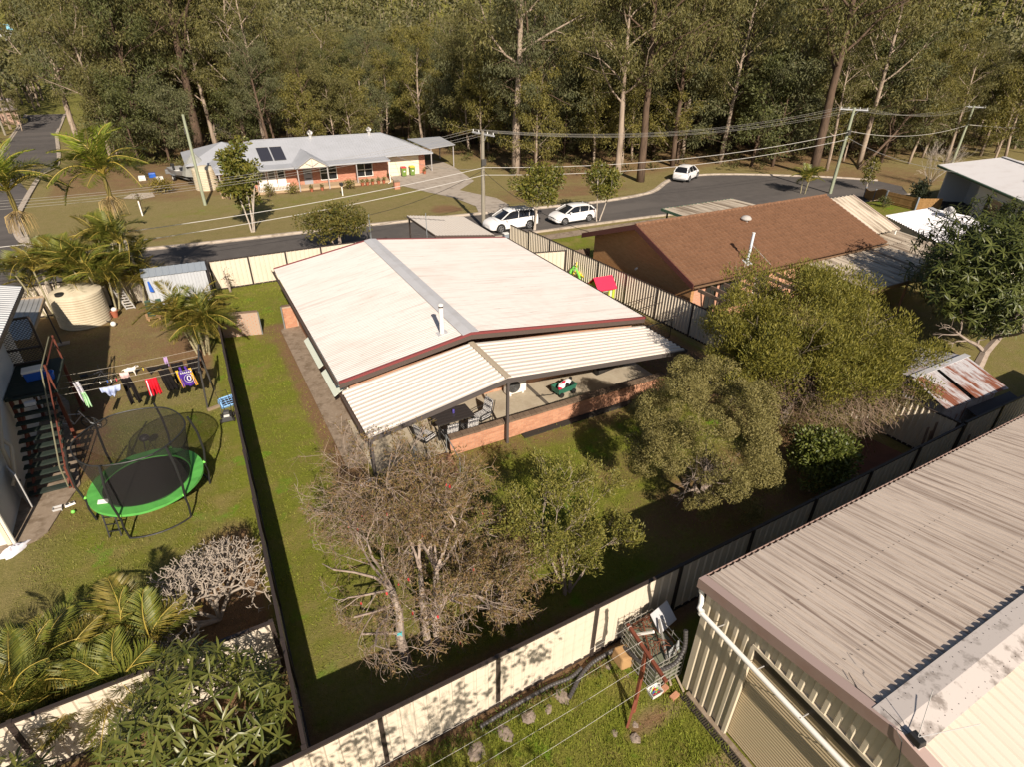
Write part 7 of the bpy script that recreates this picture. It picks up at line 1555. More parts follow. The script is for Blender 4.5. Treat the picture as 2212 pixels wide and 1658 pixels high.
bush = [tree_proto('bushy_a', 5, 10, .17, .16, 12, euc[1], barkd, .36, .95, 85, .30, .10, .4), tree_proto('bushy_b', 6, 9, .15, .12, 12, euc[3], barkd, .40, 1.0, 85, .30, .11, .3), tree_proto('bushy_c', 7, 11, .16, .2, 12, euc[2], barkp, .32, .9, 80, .30, .10, .5), tree_proto('bushy_d', 8, 12, .17, .18, 13, euc[0], barkp, .30, .95, 85, .32, .10, .5)]
protos += [tree_proto('hero_pale', 11, 24, .46, .42, 13, euc[0], barkp, .36, 1.6, 110), tree_proto('hero_dark', 12, 26, .55, .42, 14, euc[0], barkd, .36, 1.7, 110)]
PH = {'tall': [24, 26, 22, 25, 23, 24, 26], 'bushy': [10, 9, 11, 12]}
def plant_tree(name, label, x, y, kind, i, h, rz=None, group=None, lean=(0, 0), z=None):
    ms = (protos if kind == 'tall' else bush)[i]; s = h/PH[kind][i]; z = float(gz(x, y)) if z is None else z
    t = thing(name, label, 'tree', (x, y, z), random.uniform(0, 6.28) if rz is None else rz, group); t.scale = (s, s, s); t.rotation_euler = (lean[0], lean[1], t.rotation_euler[2])
    link('trunk', ms[0], t); link('crown', ms[1], t); return t
def pix(P):
    q = np.array(P, float)-A(0, 0, CH); d = q@FW; return (1106+FPX*(q@RT)/d, 829-FPX*(q@UP)/d, d)
heroes = [(-11.4, 113.4, 'tall', 5, 24, 'tall pale trunked gum leaning over the side street at the left'), (-6.75, 96.4, 'tall', 5, 17, 'medium gum with a pale forked trunk between the side street and the big leaning trunk'), (4.26, 107, 'tall', 6, 33, 'tallest thick trunked gum directly behind the plain left power pole'), (6.8, 108.5, 'tall', 5, 19, 'slim pale trunk just right of the thick gum behind the left power pole'),
          (19.06, 112.7, 'tall', 5, 16, 'pale straight trunk rising right behind the left half of the grey hip roof'), (45.24, 56.3, 'tall', 5, 21, 'gum with twin pale stems beside the verge left of the white SUV'), (47.1, 54.4, 'tall', 6, 23, 'large gum with a thick brown foot immediately left of the white SUV'), (69.34, 48.3, 'tall', 6, 28, 'huge dark trunked gum on the far kerb of the cul-de-sac'),
          (73.3, 49.3, 'tall', 0, 15, 'short pale trunked tree right of the huge gum on the cul-de-sac kerb'), (35.93, 64.1, 'tall', 5, 27, 'tall white trunked gum rising behind the centre power pole'), (57, 60, 'tall', 3, 24, 'broad gum behind the white SUV'), (-22.9, 147, 'bushy', 3, 7, 'small street tree on the verge left of the side street'), (37.5, 62, 'bushy', 2, 11, 'bushy light green tree at the right end of the driveway wood edge')]
for (x, y, k, i, h, lb) in heroes: plant_tree('gum_tree' if k == 'tall' else 'bushy_tree', lb, x, y, k, i, h)
lt = plant_tree('gum_tree', 'dark leaning tree reaching right over the grass beyond the cul-de-sac', 78.2, 48.1, 'tall', 3, 15, 0, lean=(0, R_(52)))
HU = [(pix((x, y, float(gz(x, y))+q))[0], math.hypot(x, y)) for (x, y, k, i, h, lb) in heroes if i >= 5 and k == 'tall' for q in (2, 8, 14)]
rngF = np.random.default_rng(21); cand = []
for x in np.arange(-70, 260, 5.0):
    for y in np.arange(44, 330, 5.0):
        px, py = x+rngF.uniform(-2.6, 2.6), y+rngF.uniform(-2.6, 2.6); d = math.hypot(px, py)
        if d > 235: continue
        ok = (py > 84 and px > -9.5) or (py > 74+rngF.uniform(0, 6) and -10.5 < px < -4 and False) or (px > 31.5 and py > 62+max(0, 38-px)*2 and px < 62) or (px >= 52 and py > 59) or (px >= 62 and py > 54) or (px > 80 and py > 42+rngF.uniform(0, 8)) or (px > 96 and py > 36) or (px < -30 and py > 66 and px > -50) or (px < -24 and py > 150)
        if 2 < px < 45 and 84 < py < 90 and rngF.random() < .35: ok = False
        if not ok: continue
        u, v, dp = pix((px, py, float(gz(px, py))+8))
        if not (-260 < u < 2480) or dp < 10: continue
        # a grassy gap on the right
        if 1960 < u < 2060 and d < 150: 
            if rngF.random() < .5: continue
        if any(abs(u-hu) < 7+300/d and d < hd+1 for hu, hd in HU): continue
        cand.append((d, px, py, u))
cand.sort(); forest_far = []
ZN = [(150, 'along the side street at the left'), (430, 'left of the plain power pole'), (700, 'behind the left half of the grey hip roof'), (960, 'behind the right half of the grey hip roof'), (1250, 'behind the centre power pole'), (1560, 'left of and behind the white SUV'), (1900, 'behind the cul-de-sac'), (9999, 'above the pale flat roof at the right')]
TN = {'tall': ['olive', 'grey-green', 'yellowish', 'olive dark-trunked', 'deep green'], 'bushy': ['grey-green', 'deep green', 'yellowish', 'olive']}
def flabel(k, i, u, d):
    zn = next(q for q in ZN if u < q[0])[1]; row = 'front-row' if d < 98 else 'mid-forest' if d < 125 else 'deep-forest'
    return f"{row} {TN[k][i]} {'gum' if k == 'tall' else 'bushy tree'} {zn}"

n_ind = 0
for d, px, py, u in cand:
    front = rngF.random()
    if n_ind < 284:
        dip = 560 < u < 1120
        edge = d < 98
        if rngF.random() < (.72 if edge else .46): i_ = int(rngF.integers(4)); lb = flabel('bushy', i_, u, d); plant_tree('bushy_tree', lb, px, py, 'bushy', i_, rngF.uniform(8.5, 14), group=lb+' group')
        else:
            h = rngF.uniform(13, 18) if dip else (rngF.uniform(19, 27) if u < 560 or 1120 <= u < 1900 else rngF.uniform(12, 17))
            i_ = int(rngF.integers(5)); lb = flabel('tall', i_, u, d); plant_tree('gum_tree', lb, px, py, 'tall', i_, h, group=lb+' group', lean=(rngF.normal(0, .03), rngF.normal(0, .03)))
        n_ind += 1
    else: forest_far.append((px, py, rngF.uniform(13, 19)))
# distant wood: one mass of crowns
for x in np.arange(-420, 900, 9.):
    for y in np.arange(-60, 760, 9.):
        px, py = x+rngF.uniform(-4.5, 4.5), y+rngF.uniform(-4.5, 4.5); d = math.hypot(px, py)
        if not 235 <= d < 700: continue
        u, v, dp = pix((px, py, float(gz(px, py))+8))
        if -150 < u < 2360 and dp > 0 and rngF.random() < (1 if d < 420 else .8): forest_far.append((px, py, rngF.uniform(10, 19)))
Pn, Dn, Ln, sA, sB = [], [], [], [], []
for px, py, h in forest_far:
    d = math.hypot(px, py); z = float(gz(px, py)); n = int(np.clip(26000/d, 60, 130)); lf = .42*max(1, d/150)**.8; c = A(px, py, z+h*.66); R = h*.27
    k = 7; cs = c+rdirs(rngF, k)*A(R*.8, R*.8, h*.26); o = cs[rngF.integers(0, k, n)]+rdirs(rngF, n)*R*.62*(rngF.random((n, 1))**.4); Pn.append(o); Dn.append(rdirs(rngF, n)+A(0, 0, -.3)); Ln.append(np.full(n, lf))
    sA.append((px, py, z-.5)); sB.append((px+rngF.normal(0, .4), py, z+h*.8))
Pn, Dn, Ln = np.concatenate(Pn), np.concatenate(Dn), np.concatenate(Ln)
v, f = leaf_cards(Pn, Dn, rdirs(rngF, len(Pn)), Ln*2.3*rngF.uniform(.6, 1.3, len(Pn)), Ln*1.25, .08)
tag(link('distant_forest', np_mesh('distant_forest', v, f, leafm('distant_leaves', (.075, .078, .026), (.165, .150, .055), .2, noise=[((.11, .10, .06), .03, None, .5, .65, .6)])), None, 'stuff'), 'distant olive forest covering the rise at the top of the photo', 'forest')
sA, sB = np.array(sA), np.array(sB); v, f = segs_mesh(sA, sB, np.full(len(sA), .22), np.full(len(sA), .08), 4)
tag(link('distant_trunks', np_mesh('distant_trunks', v, f, barkp), None, 'stuff'), 'pale trunks standing in the distant olive forest', 'forest')
# shrubs and tall weeds at the forest edge: ground cover
P, D = [], []
for _ in range(900):
    x, y = rngF.uniform(-8, 120), rngF.uniform(50, 112)
    if not ((y > 82 and x < 34) or (x > 34 and y > 58 and x < 60) or (x > 60 and y > 52) or (x > 76 and y > 45)): continue
    n = 46; r = rngF.uniform(.3, .9); c = A(x, y, float(gz(x, y))+.3); o = rdirs(rngF, n)*r*(rngF.random((n, 1))**.5); o[:, 2] = np.abs(o[:, 2])*1.2; P.append(c+o); D.append(rdirs(rngF, n)+A(0, 0, .4))
P = np.concatenate(P); v, f = leaf_cards(P, np.concatenate(D), rdirs(rngF, len(P)), rngF.uniform(.25, .6, len(P)), rngF.uniform(.06, .14, len(P)))
tag(link('undergrowth', np_mesh('undergrowth', v, f, leafm('undergrowth_leaf', (.075, .085, .02), (.16, .135, .05))), None, 'stuff'), 'low weedy undergrowth along the edge of the forest', 'undergrowth')

# ------------------------------------------------------------------ near trees, each its own
def crown_mesh(name, rng, clumps, n, L, W, mt, mode='out', k=.5, surf=.45, bend=.05):
    P, D, NN = [], [], []
    for c, R in clumps:
        R = np.array(R if hasattr(R, '__len__') else (R, R, R*.85)); m = int(n*rng.uniform(.8, 1.2)*(R[0]*R[1])); o = rdirs(rng, m); rad = rng.random((m, 1))**surf
        P.append(np.array(c)+o*R*rad)
        D.append({'out': o*.9+rdirs(rng, m)*k+A(0, 0, .15), 'droop': o*.5+rdirs(rng, m)*k+A(0, 0, -.8), 'up': o*.4+rdirs(rng, m)*k+A(0, 0, .8), 'tan': np.cross(o, rdirs(rng, m))+o*.35}[mode]); NN.append(o+rdirs(rng, m)*(.55 if mode == 'tan' else .9))
    P, D, NN = np.concatenate(P), np.concatenate(D), np.concatenate(NN); m = len(P)
    return np_mesh(name, *leaf_cards(P, D, NN, rng.uniform(.6, 1.4, m)*L, rng.uniform(.7, 1.3, m)*W, bend), mt)
def branching(rng, starts, depth, shrink=.68, spread=.55, kids=(2, 4), grav=.0, wob=.18, nseg=3):
    """recursive branches -> segments (A,B,ra,rb) and twig ends"""
    sA, sB, ra, rb, ends = [], [], [], [], []
    def rec(p, d, L, r, lev):
        q = np.array(p, float); d = np.array(d, float); d /= np.linalg.norm(d); rr = r
        for i in range(nseg):
            d = d+rng.normal(0, wob, 3)+A(0, 0, grav); d /= np.linalg.norm(d); e = q+d*L/nseg; r2 = max(rr*(1-.22), .004); sA.append(q); sB.append(e); ra.append(rr); rb.append(r2); q, rr = e, r2
            if lev > 0 and i < nseg-1 and rng.random() < .55: rec(q, d+rdirs(rng, 1)[0]*spread*1.3, L*shrink*rng.uniform(.6, 1), rr*.6, lev-1)
        if lev == 0: ends.append((q, d)); return
        for _ in range(rng.integers(*kids)): rec(q, d+rdirs(rng, 1)[0]*spread, L*shrink*rng.uniform(.7, 1.15), rr*.72, lev-1)
    for (p, d, L, r) in starts: rec(p, d, L, r, depth)
    return np.array(sA), np.array(sB), np.array(ra), np.array(rb), np.array([e[0] for e in ends]), np.array([e[1] for e in ends])
# bottlebrush, mostly bare and twiggy
rg = np.random.default_rng(31)
BB = thing('bottlebrush_tree', 'sprawling half bare tree with grey twigs and few red flowers in the near yard', 'tree', (2.2, 8.9, 0))
W1 = MB(); W1.tube([(2.16, 8.75, -.1), (2.1, 8.95, .7), (2.2, 9.15, 1.3), (2.15, 9.4, 1.9)], [.13, .11, .09, .08], 9); W1.tube([(2.95, 8.7, -.1), (3.0, 8.9, .6), (3.15, 9.2, 1.2), (3.3, 9.5, 1.8)], [.12, .10, .09, .07], 9)
W1.tube([(2.7, 8.72, -.1), (2.75, 9.0, .8), (2.9, 9.5, 1.9)], [.10, .09, .06], 8)
W1.build('trunk', barkg, BB, smooth=True)
st = []
for (p, dirs) in (((2.15, 9.4, 1.9), ((-.5, .5, .8), (-.9, .5, .45), (.2, .9, .8), (-.2, 1.1, .35))), ((3.3, 9.5, 1.8), ((.7, .5, .7), (.3, 1.2, .5), (1.0, .2, .4), (-.2, .8, .9), (.5, 1.2, .9))), ((2.9, 9.5, 1.9), ((.1, .6, 1), (.5, 1.2, .4), (-.5, 1.2, .6))), ((2.1, 8.95, .9), ((-.7, .3, .4),)), ((3.15, 9.2, 1.2), ((.9, -.5, .35), (.6, -.7, .6), (.2, -.9, .4))), ((2.75, 9.0, .8), ((.6, -.2, .8), (-.1, -.5, .7), (.9, .5, .4))), ((2.15, 9.3, 1.5), ((-.9, -.1, .5), (-.5, -.6, .5)))):
    for d in dirs: st.append((p, d, rg.uniform(1.0, 1.5), .05))
a_, b_, ra, rb, en, ed = branching(rg, st, 4, .74, .62, (2, 4), -.015, .20)
kb_ = (b_[:, 0] > .75+.22*np.abs(b_[:, 1]-10.5)*(b_[:, 1] < 10.5)) & (b_[:, 1] > 7.5); a_, b_, ra, rb = a_[kb_], b_[kb_], ra[kb_], rb[kb_]; ke_ = (en[:, 0] > .85+.22*np.abs(en[:, 1]-10.5)*(en[:, 1] < 10.5)) & (en[:, 1] > 7.6); en, ed = en[ke_], ed[ke_]
v, f = segs_mesh(a_, b_, ra, rb, 3); link('branches', np_mesh('bb_branches', v-np.array(BB.location), f, mat('warm_bark', (.36, .29, .24), .9, .1, noise=[((.15, .10, .075), 5, None, .45, .65, .7)], coord='World')), BB)
sel = rg.random(len(en)) < .9; E2, D2 = en[sel], ed[sel]; m = 5
tw = np.repeat(E2, m, 0); td = np.repeat(D2, m, 0)*.5+rdirs(rg, len(tw))*.8+A(0, 0, -.25); td /= np.linalg.norm(td, axis=1, keepdims=True); tl = rg.uniform(.12, .38, (len(tw), 1))
v, f = segs_mesh(tw, tw+td*tl, np.full(len(tw), .0042), np.full(len(tw), .002), 3); link('twigs', np_mesh('bb_twigs', v-np.array(BB.location), f, mat('grey_twig', (.30, .225, .17), .9, .1, island=(.18, .115, .075))), BB, 'stuff')
lp = np.repeat(tw+td*tl*.7, 6, 0); keep = rg.random(len(lp)) < .8*(.25+.75*ss(1.4, 4.2, lp[:, 0])); lp = lp[keep]+rg.normal(0, .03, (keep.sum(), 3)); v, f = leaf_cards(lp, rdirs(rg, len(lp))+A(0, 0, .2), rdirs(rg, len(lp)), rg.uniform(.06, .12, len(lp)), rg.uniform(.02, .036, len(lp)))
link('leaves', np_mesh('bb_leaves', v-np.array(BB.location), f, leafm('bottlebrush_leaf', (.13, .115, .032), (.23, .14, .06))), BB, 'stuff')
fl = MB(); q_ = tw[rg.integers(0, len(tw), 34)]
for p in q_: fl.lathe(p-A(0, 0, .1), [(.004, 0), (.022, .02), (.024, .07), (.005, .1)], 6)
fl.build('flowers', mat('red_flower', (.60, .02, .03), .8), BB, kind='stuff')
rag = MB().hexa([(2.04, 8.93, .78), (2.14, 8.88, .78), (2.18, 8.95, .78), (2.08, 9.0, .78), (2.03, 8.93, .92), (2.13, 8.88, .95), (2.17, 8.95, .95), (2.08, 9.0, .92)]).build('rag', mat('turquoise_cloth', (.10, .50, .55), .8), None); tag(rag, 'scrap of turquoise cloth tied round the half bare trunk', 'rag')
# slim green-brown tree right of it
rg = np.random.default_rng(32)
SG = thing('slim_shrub_tree', 'slim open green shrub tree just right of the half bare bottlebrush', 'tree', (6.7, 8.65, 0))
st = [((6.6, 8.6, -.05), (.05, .45, 1), 1.55, .06), ((6.75, 8.62, -.05), (.35, .5, 1), 1.45, .055), ((6.7, 8.7, 0), (-.2, .7, .9), 1.5, .05), ((6.75, 8.6, .1), (.6, .0, .8), 1.0, .04)]
a_, b_, ra, rb, en, ed = branching(rg, st, 4, .70, .50, (2, 4), .01, .15); v, f = segs_mesh(a_, b_, ra, rb, 4); link('branches', np_mesh('sg_b', v-np.array(SG.location), f, barkg), SG)
m = 42; tw = np.repeat(en, m, 0); lp = tw+rdirs(rg, len(tw))*.27*rg.random((len(tw), 1)); v, f = leaf_cards(lp, np.repeat(ed, m, 0)*.5+rdirs(rg, len(lp))*.7+A(0, 0, .3), rdirs(rg, len(lp)), rg.uniform(.06, .13, len(lp)), rg.uniform(.02, .036, len(lp)))
link('leaves', np_mesh('sg_l', v-np.array(SG.location), f, leafm('shrub_tree_leaf', (.12, .13, .022), (.25, .22, .05))), SG, 'stuff')
# dense rounded olive tree
rg = np.random.default_rng(33)
RT_ = thing('round_olive_tree', 'dense rounded olive green tree with lumpy clumps in front of the patio wall', 'tree', (12.4, 9.6, 0))
cl = []
lumps = []
for k in range(17):
    zf = 1-1.55*(k+.5)/17; a = k*2.39996+.6; rh = math.sqrt(max(0, 1-zf*zf)); o = A(rh*math.cos(a), rh*math.sin(a), zf); lumps.append((A(12.3, 9.9, 2.7)+o*A(1.75, 1.7, 1.65)*rg.uniform(.9, 1.12), rg.uniform(.62, .92), o))
lumps += [(A(13.9, 8.8, 1.6), .55, A(.6, -.6, .3)), (A(11.2, 8.6, 1.3), .5, A(-.4, -.8, .2)), (A(12.8, 8.1, .9), .5, A(.2, -.9, 0)), (A(10.8, 10.2, 3.0), .6, A(-.9, .1, .2)), (A(13.6, 9.3, 3.1), .6, A(.8, -.3, .3))]
for c, R, o in lumps:
    for _ in range(16):
        o2 = rdirs(rg, 1)[0]+o*.55; o2 /= np.linalg.norm(o2); cl.append((c+o2*R*.72, R*rg.uniform(.26, .4)))
link('leaves', (lambda me: me)(crown_mesh('rt_l', rg, [(np.array(c)-A(12.4, 9.6, 0), r) for c, r in cl], 5200, .06, .026, leafm('olive_round_leaf', (.150, .135, .040), (.265, .225, .080)), 'tan', .55, .16)), RT_, 'stuff')
st = [((12.4, 9.6, -.1), (0, .1, 1), .95, .16), ((12.5, 9.6, .4), (.4, .2, .9), .8, .09), ((12.3, 9.6, .5), (-.4, .3, .9), .8, .09)]
a_, b_, ra, rb, en, ed = branching(rg, st, 3, .75, .7, (3, 5)); v, f = segs_mesh(a_, b_, ra, rb, 5); link('trunk', np_mesh('rt_t', v-A(12.4, 9.6, 0), f, barkg), RT_)
# big spreading tree
rg = np.random.default_rng(34)
BG = thing('spreading_tree', 'large feathery yellow-green tree overhanging the right fence', 'tree', (18.6, 11.6, 0))
st = [((18.6, 11.5, -.1), (.1, .1, 1), 1.9, .2), ((18.6, 11.6, .9), (.7, .3, .8), 2.0, .12), ((18.6, 11.6, .9), (-.6, .5, .9), 2.0, .12), ((18.6, 11.6, .8), (.1, -.8, .8), 1.7, .10), ((18.6, 11.6, 1.0), (.2, .9, .9), 1.9, .11), ((18.7, 11.5, .9), (.9, -.4, .6), 1.9, .10), ((18.5, 11.5, .9), (-.9, -.1, .7), 1.8, .10)]
a_, b_, ra, rb, en, ed = branching(rg, st, 4, .72, .55, (2, 4), .0, .16); v, f = segs_mesh(a_, b_, ra, rb, 4); link('branches', np_mesh('bg_b', v-A(18.6, 11.6, 0), f, barkg), BG)
cl = [(c+rg.normal(0, .1, 3), rg.uniform(.34, .62)) for c in en[rg.random(len(en)) < min(1, 420/len(en))]]
for _ in range(26):
    cl.append((A(rg.uniform(16.4, 21.6), rg.uniform(8.6, 11.5), rg.uniform(.9, 2.3)), rg.uniform(.4, .7)))
for _ in range(64):
    o = rdirs(rg, 1)[0]; o[2] = abs(o[2])*1.1-.25; cl.append((A(18.9, 11.9, 3.5)+o*A(3.8, 3.2, 2.7)*rg.uniform(.65, 1.08), rg.uniform(.4, .8)))
hi_ = [q for q in cl if q[0][2] > 2.6]; lo_ = [q for q in cl if q[0][2] <= 2.6]
link('leaves', crown_mesh('bg_l', rg, [(np.array(c)-A(18.6, 11.6, 0), r) for c, r in hi_], 1000, .13, .036, leafm('feathery_leaf', (.105, .108, .016), (.245, .215, .036)), 'up', .7, .4), BG, 'stuff', label='yellow-green upper foliage')
if lo_: link('leaves', crown_mesh('bg_l2', rg, [(np.array(c)-A(18.6, 11.6, 0), r) for c, r in lo_], 800, .11, .032, leafm('feathery_leaf_low', (.095, .088, .024), (.18, .145, .045)), 'droop', .7, .5), BG, 'stuff', label='browner drooping lower foliage')
o3 = rdirs(rg, 3200)*A(3.0, 2.2, 1.3); tq = A(19.4, 10.2, 2.0)+o3*(.5+.5*rg.random((3200, 1))); tdq = rdirs(rg, 3200)*.6+A(.1, -.4, -.35)
v, f = segs_mesh(tq, tq+tdq*rg.uniform(.2, .6, (3200, 1)), np.full(3200, .006), np.full(3200, .003), 3); link('twigs', np_mesh('bg_tw2', v-A(18.6, 11.6, 0), f, MATS['grey_twig']), BG, 'stuff', label='bare drooping lower twigs')
o = rdirs(rg, 2600)*A(3.6, 3.1, 2.2); o[:, 2] = np.abs(o[:, 2])-.9; tp_ = A(18.9, 11.7, 2.9)+o*(.7+.3*rg.random((2600, 1))); td = rdirs(rg, 2600)*.5+A(0, -.2, -.5)
v, f = segs_mesh(tp_, tp_+td*rg.uniform(.2, .6, (2600, 1)), np.full(2600, .007), np.full(2600, .003), 3); link('twigs', np_mesh('bg_tw', v-A(18.6, 11.6, 0), f, MATS['grey_twig']), BG, 'stuff')
# citrus
rg = np.random.default_rng(35)
CI = thing('citrus_tree', 'small glossy dark green citrus tree by the back fence at the right', 'tree', (16.2, 8.3, 0))
cl = [(A(0, 0, 1.5)+rdirs(rg, 1)[0]*A(.95, .8, 1.05)*rg.uniform(.5, 1), rg.uniform(.3, .48)) for _ in range(44)]
link('leaves', crown_mesh('ci_l', rg, cl, 1300, .12, .065, leafm('citrus_leaf', (.060, .082, .014), (.16, .175, .035), .2, .45, .45), 'out', .7, .35), CI, 'stuff')
MB().tube([(0, 0, -.1), (.05, 0, .6), (0, 0, 1.3)], [.06, .05, .03], 7).build('trunk', barkg, CI, local=True)
# mango trees: whorls of long leaves
def mango_leaf():
    v = []; f = []
    for t, w_, z in ((0, .014, 0), (.3, .075, .035), (.65, .08, .03), (1.0, .004, -.06)): v += [(t, -w_*.16*6, z), (t, 0, z-.018*(w_ > .02)), (t, w_*.16*6, z)]
    v = np.array(v)*A(1, 1.0, 1)
    for i in range(3): f += [(3*i, 3*i+1, 3*i+4, 3*i+3), (3*i+1, 3*i+2, 3*i+5, 3*i+4)]
    return v, f
mlv, mlf = mango_leaf(); mangom = leafm('mango_leaf', (.070, .088, .014), (.150, .150, .034), .15, .38, .45); mangoi = mat('mango_leaf_single', (.070, .088, .014), .38, .45, objrand=(.150, .150, .034), transl=.15)
mango_me = np_mesh('mango_leaf_shape', mlv, mlf, mangoi, True)
mangod = leafm('mango_leaf_dark', (.038, .052, .011), (.105, .115, .028), .1, .42, .35); mango_med = np_mesh('mango_leaf_dark_shape', mlv, mlf, mat('mango_leaf_dark_single', (.045, .06, .012), .42, .35, objrand=(.125, .135, .034), transl=.1), True)
def mango(label, base, cen, rad, nros, ll, seed, per=9, trunk=.12, shell=(.78, 1.0)):
    rg = np.random.default_rng(seed); t = thing('mango_tree', label, 'tree', base); mi_, mj_ = (mangom, mango_me) if nros < 1000 else (mangod, mango_med); B = np.array(base); mats_, ros = [], []
    st = [((0, 0, -.1), (np.array(cen)-B)*A(.6, .6, 1), np.linalg.norm(np.array(cen)-B)*.55, trunk)]
    for _ in range(nros):
        o = rdirs(rg, 1)[0]; c = np.array(cen)+o*np.array(rad)*rg.uniform(*shell)*(1+.12*math.sin(5*o[0]+3*o[1])); ros.append((c, o))
    L = []
    for c, o in ros:
        up = o*.55+A(0, 0, .75)+rg.normal(0, .15, 3); up /= np.linalg.norm(up); a0 = rg.uniform(0, 6.28); x = np.cross(up, (1., 0, 0) if abs(up[0]) < .8 else (0, 1., 0)); x /= np.linalg.norm(x); y = np.cross(up, x)
        for k in range(per):
            a = a0+2.4*k; el = rg.uniform(-.95, .1) if k > 2 else rg.uniform(.0, .55); d = (math.cos(a)*x+math.sin(a)*y)*math.cos(el)+up*math.sin(el); s = ll*rg.uniform(.65, 1.15)
            sd = np.cross(up, d); sd /= np.linalg.norm(sd); nn = np.cross(d, sd); M_ = np.eye(4); M_[:3, 0] = d*s; M_[:3, 1] = sd*s; M_[:3, 2] = nn*s; M_[:3, 3] = c-B; L.append(M_)
    L = np.array(L); pos = L[:, :3, 3]+B; dist = np.linalg.norm(pos-A(0, 0, CH), axis=1)
    vis = np.argsort(dist)
    for i in vis[:300]: link('leaf', mj_, t, mw=Matrix(L[i].tolist()))
    rest = L[vis[300:]]; hv = np.c_[mlv, np.ones(len(mlv))]; V_ = np.einsum('nij,kj->nki', rest, hv)[:, :, :3].reshape(-1, 3); F_ = (np.arange(len(rest))[:, None, None]*len(mlv)+np.array(mlf)[None]).reshape(-1, 4)
    link('leaves', np_mesh('mango_leaves', V_, F_, mi_, True), t, 'stuff')
    a_, b_, ra, rb, en, ed = branching(rg, st, 3, .62, .75, (3, 5)); v, f = segs_mesh(a_, b_, ra, rb, 6); link('trunk', np_mesh('mango_trunk', v, f, barkg), t)
    return t
mango('glossy mango tree covering the fence at the bottom left', (-1.9, 8.3, 0), (-1.95, 8.35, 1.45), (1.6, 1.4, 1.7), 400, .33, 41)
mango('second mango tree at the very bottom left corner', (-5.3, 8.3, 0), (-5.2, 8.4, 1.2), (1.0, .9, 1.3), 130, .33, 42)
mango('large dark mango tree at the right edge beyond the spreading tree', (30.4, 10.3, 0), (33.2, 12.2, 3.9), (3.9, 3.6, 3.1), 2900, .42, 43, 9, .26, (.45, 1.0))
# bare frangipani
rg = np.random.default_rng(36)
FG = thing('frangipani', 'leafless pale grey frangipani with stubby forked branches', 'tree', (-1.67, 12.1, 0))
fb = MB()
def frang(p, d, L, r, lev):
    d = d/np.linalg.norm(d); mid = p+d*L*.5+rg.normal(0, .03, 3); e = p+d*L+A(0, 0, .05*L); fb.tube([p, mid, e], [r, r*.92, r*.95], 6)
    if lev == 0 or e[0] > -.35: return
    a0 = rg.uniform(0, 6.28); n = rg.choice([2, 2, 3]); x = np.cross(d, A(0, 0, 1.)+rg.normal(0, .1, 3)); x /= np.linalg.norm(x); y = np.cross(d, x)
    for k in range(n): a = a0+2*PI*k/n; frang(e, d*.75+(math.cos(a)*x+math.sin(a)*y)*.8+A(0, 0, .22), L*rg.uniform(.66, .84), r*.74, lev-1)
for d in ((.1, .1, 1), (-.9, .4, .55), (.5, .2, .8), (-.6, -.5, .55), (-.3, .9, .6), (-1.0, .0, .35)): frang(A(-1.67, 12.1, .05), A(*d), .66, .052, 6)
fb.build('branches', mat('frangipani_bark', (.36, .305, .25), .85, .15, noise=[((.24, .20, .16), 6, None, .45, .65, .6)], coord='World'), FG, smooth=True)
# ------------------------------------------------------------------ palms
palml = leafm('palm_leaflet', (.085, .115, .018), (.225, .215, .036), .3, .45, .4); palmy = leafm('palm_leaflet_golden', (.135, .13, .022), (.30, .225, .05), .3, .45, .4); palmb = leafm('palm_leaflet_bright', (.20, .27, .03), (.34, .36, .05), .35, .4, .4)
rachis = mat('palm_rachis', (.34, .26, .05), .6, .3); canem = mat('palm_cane', (.36, .32, .20), .7, .2, noise=[((.22, .20, .11), 8, (1, 1, 3), .45, .6, .6)], coord='World')
def frond(name, seed, arch=1.0, n=34, lm=palml, ll=.34, vee=.35):
    rg = np.random.default_rng(seed); t = np.linspace(0, 1, 13); x = t*.86*(1-.12*arch*t); z = .42*t*(1.4-1.4*t*arch)-.10*arch*t**3; c = np.stack([x, 0*x, z], 1)
    P, D, N, L, W = [], [], [], [], []
    for s in (-1, 1):
        for k in range(n):
            f_ = .14+.85*k/(n-1); p = A(np.interp(f_, t, x), 0, np.interp(f_, t, z)); tg_ = A(1, 0, (np.interp(min(1, f_+.03), t, z)-np.interp(f_-.03, t, z))/.06); tg_ /= np.linalg.norm(tg_); fw_ = .45+.6*f_
            d = tg_*fw_+A(0, s, 0)+A(0, 0, vee-.55*rg.random()); P.append(p); D.append(d); N.append((0, 0, 1)); L.append(ll*(math.sin(PI*min(1, f_*.86+.12))**.7)*rg.uniform(.85, 1.1)); W.append(.017)
    v, f = leaf_cards(np.array(P), np.array(D), np.array(N, float)+.0, np.array(L), np.array(W), -.10)
    w_ = MB().tube(list(c), list(np.linspace(.012, .003, 13)), 4, False)
    return np_mesh(name, v, f, lm), np_mesh(name+'_rachis', np.array(w_.v), w_.f, rachis)
fr = {'g': [frond('frond_g%d' % i, 50+i, a, 42, palml) for i, a in enumerate((.8, 1.1, 1.4))], 'y': [frond('frond_y%d' % i, 60+i, a, 40, palmy) for i, a in enumerate((.9, 1.2, 1.5))], 'b': [frond('frond_b%d' % i, 70+i, a, 46, palmb, .30, .15) for i, a in enumerate((.7, 1.1))]}
def add_frond(t, P, az, el, L, kind, rg, roll=0.0):
    me, ra_ = fr[kind][rg.integers(len(fr[kind]))]; M_ = Matrix.Translation(Vector(tuple(map(float, P)))) @ Matrix.Rotation(az, 4, 'Z') @ Matrix.Rotation(-el, 4, 'Y') @ Matrix.Rotation(roll, 4, 'X') @ Matrix.Scale(L, 4)
    o = link('frond', me, t, mw=M_); link('rachis', ra_, o)
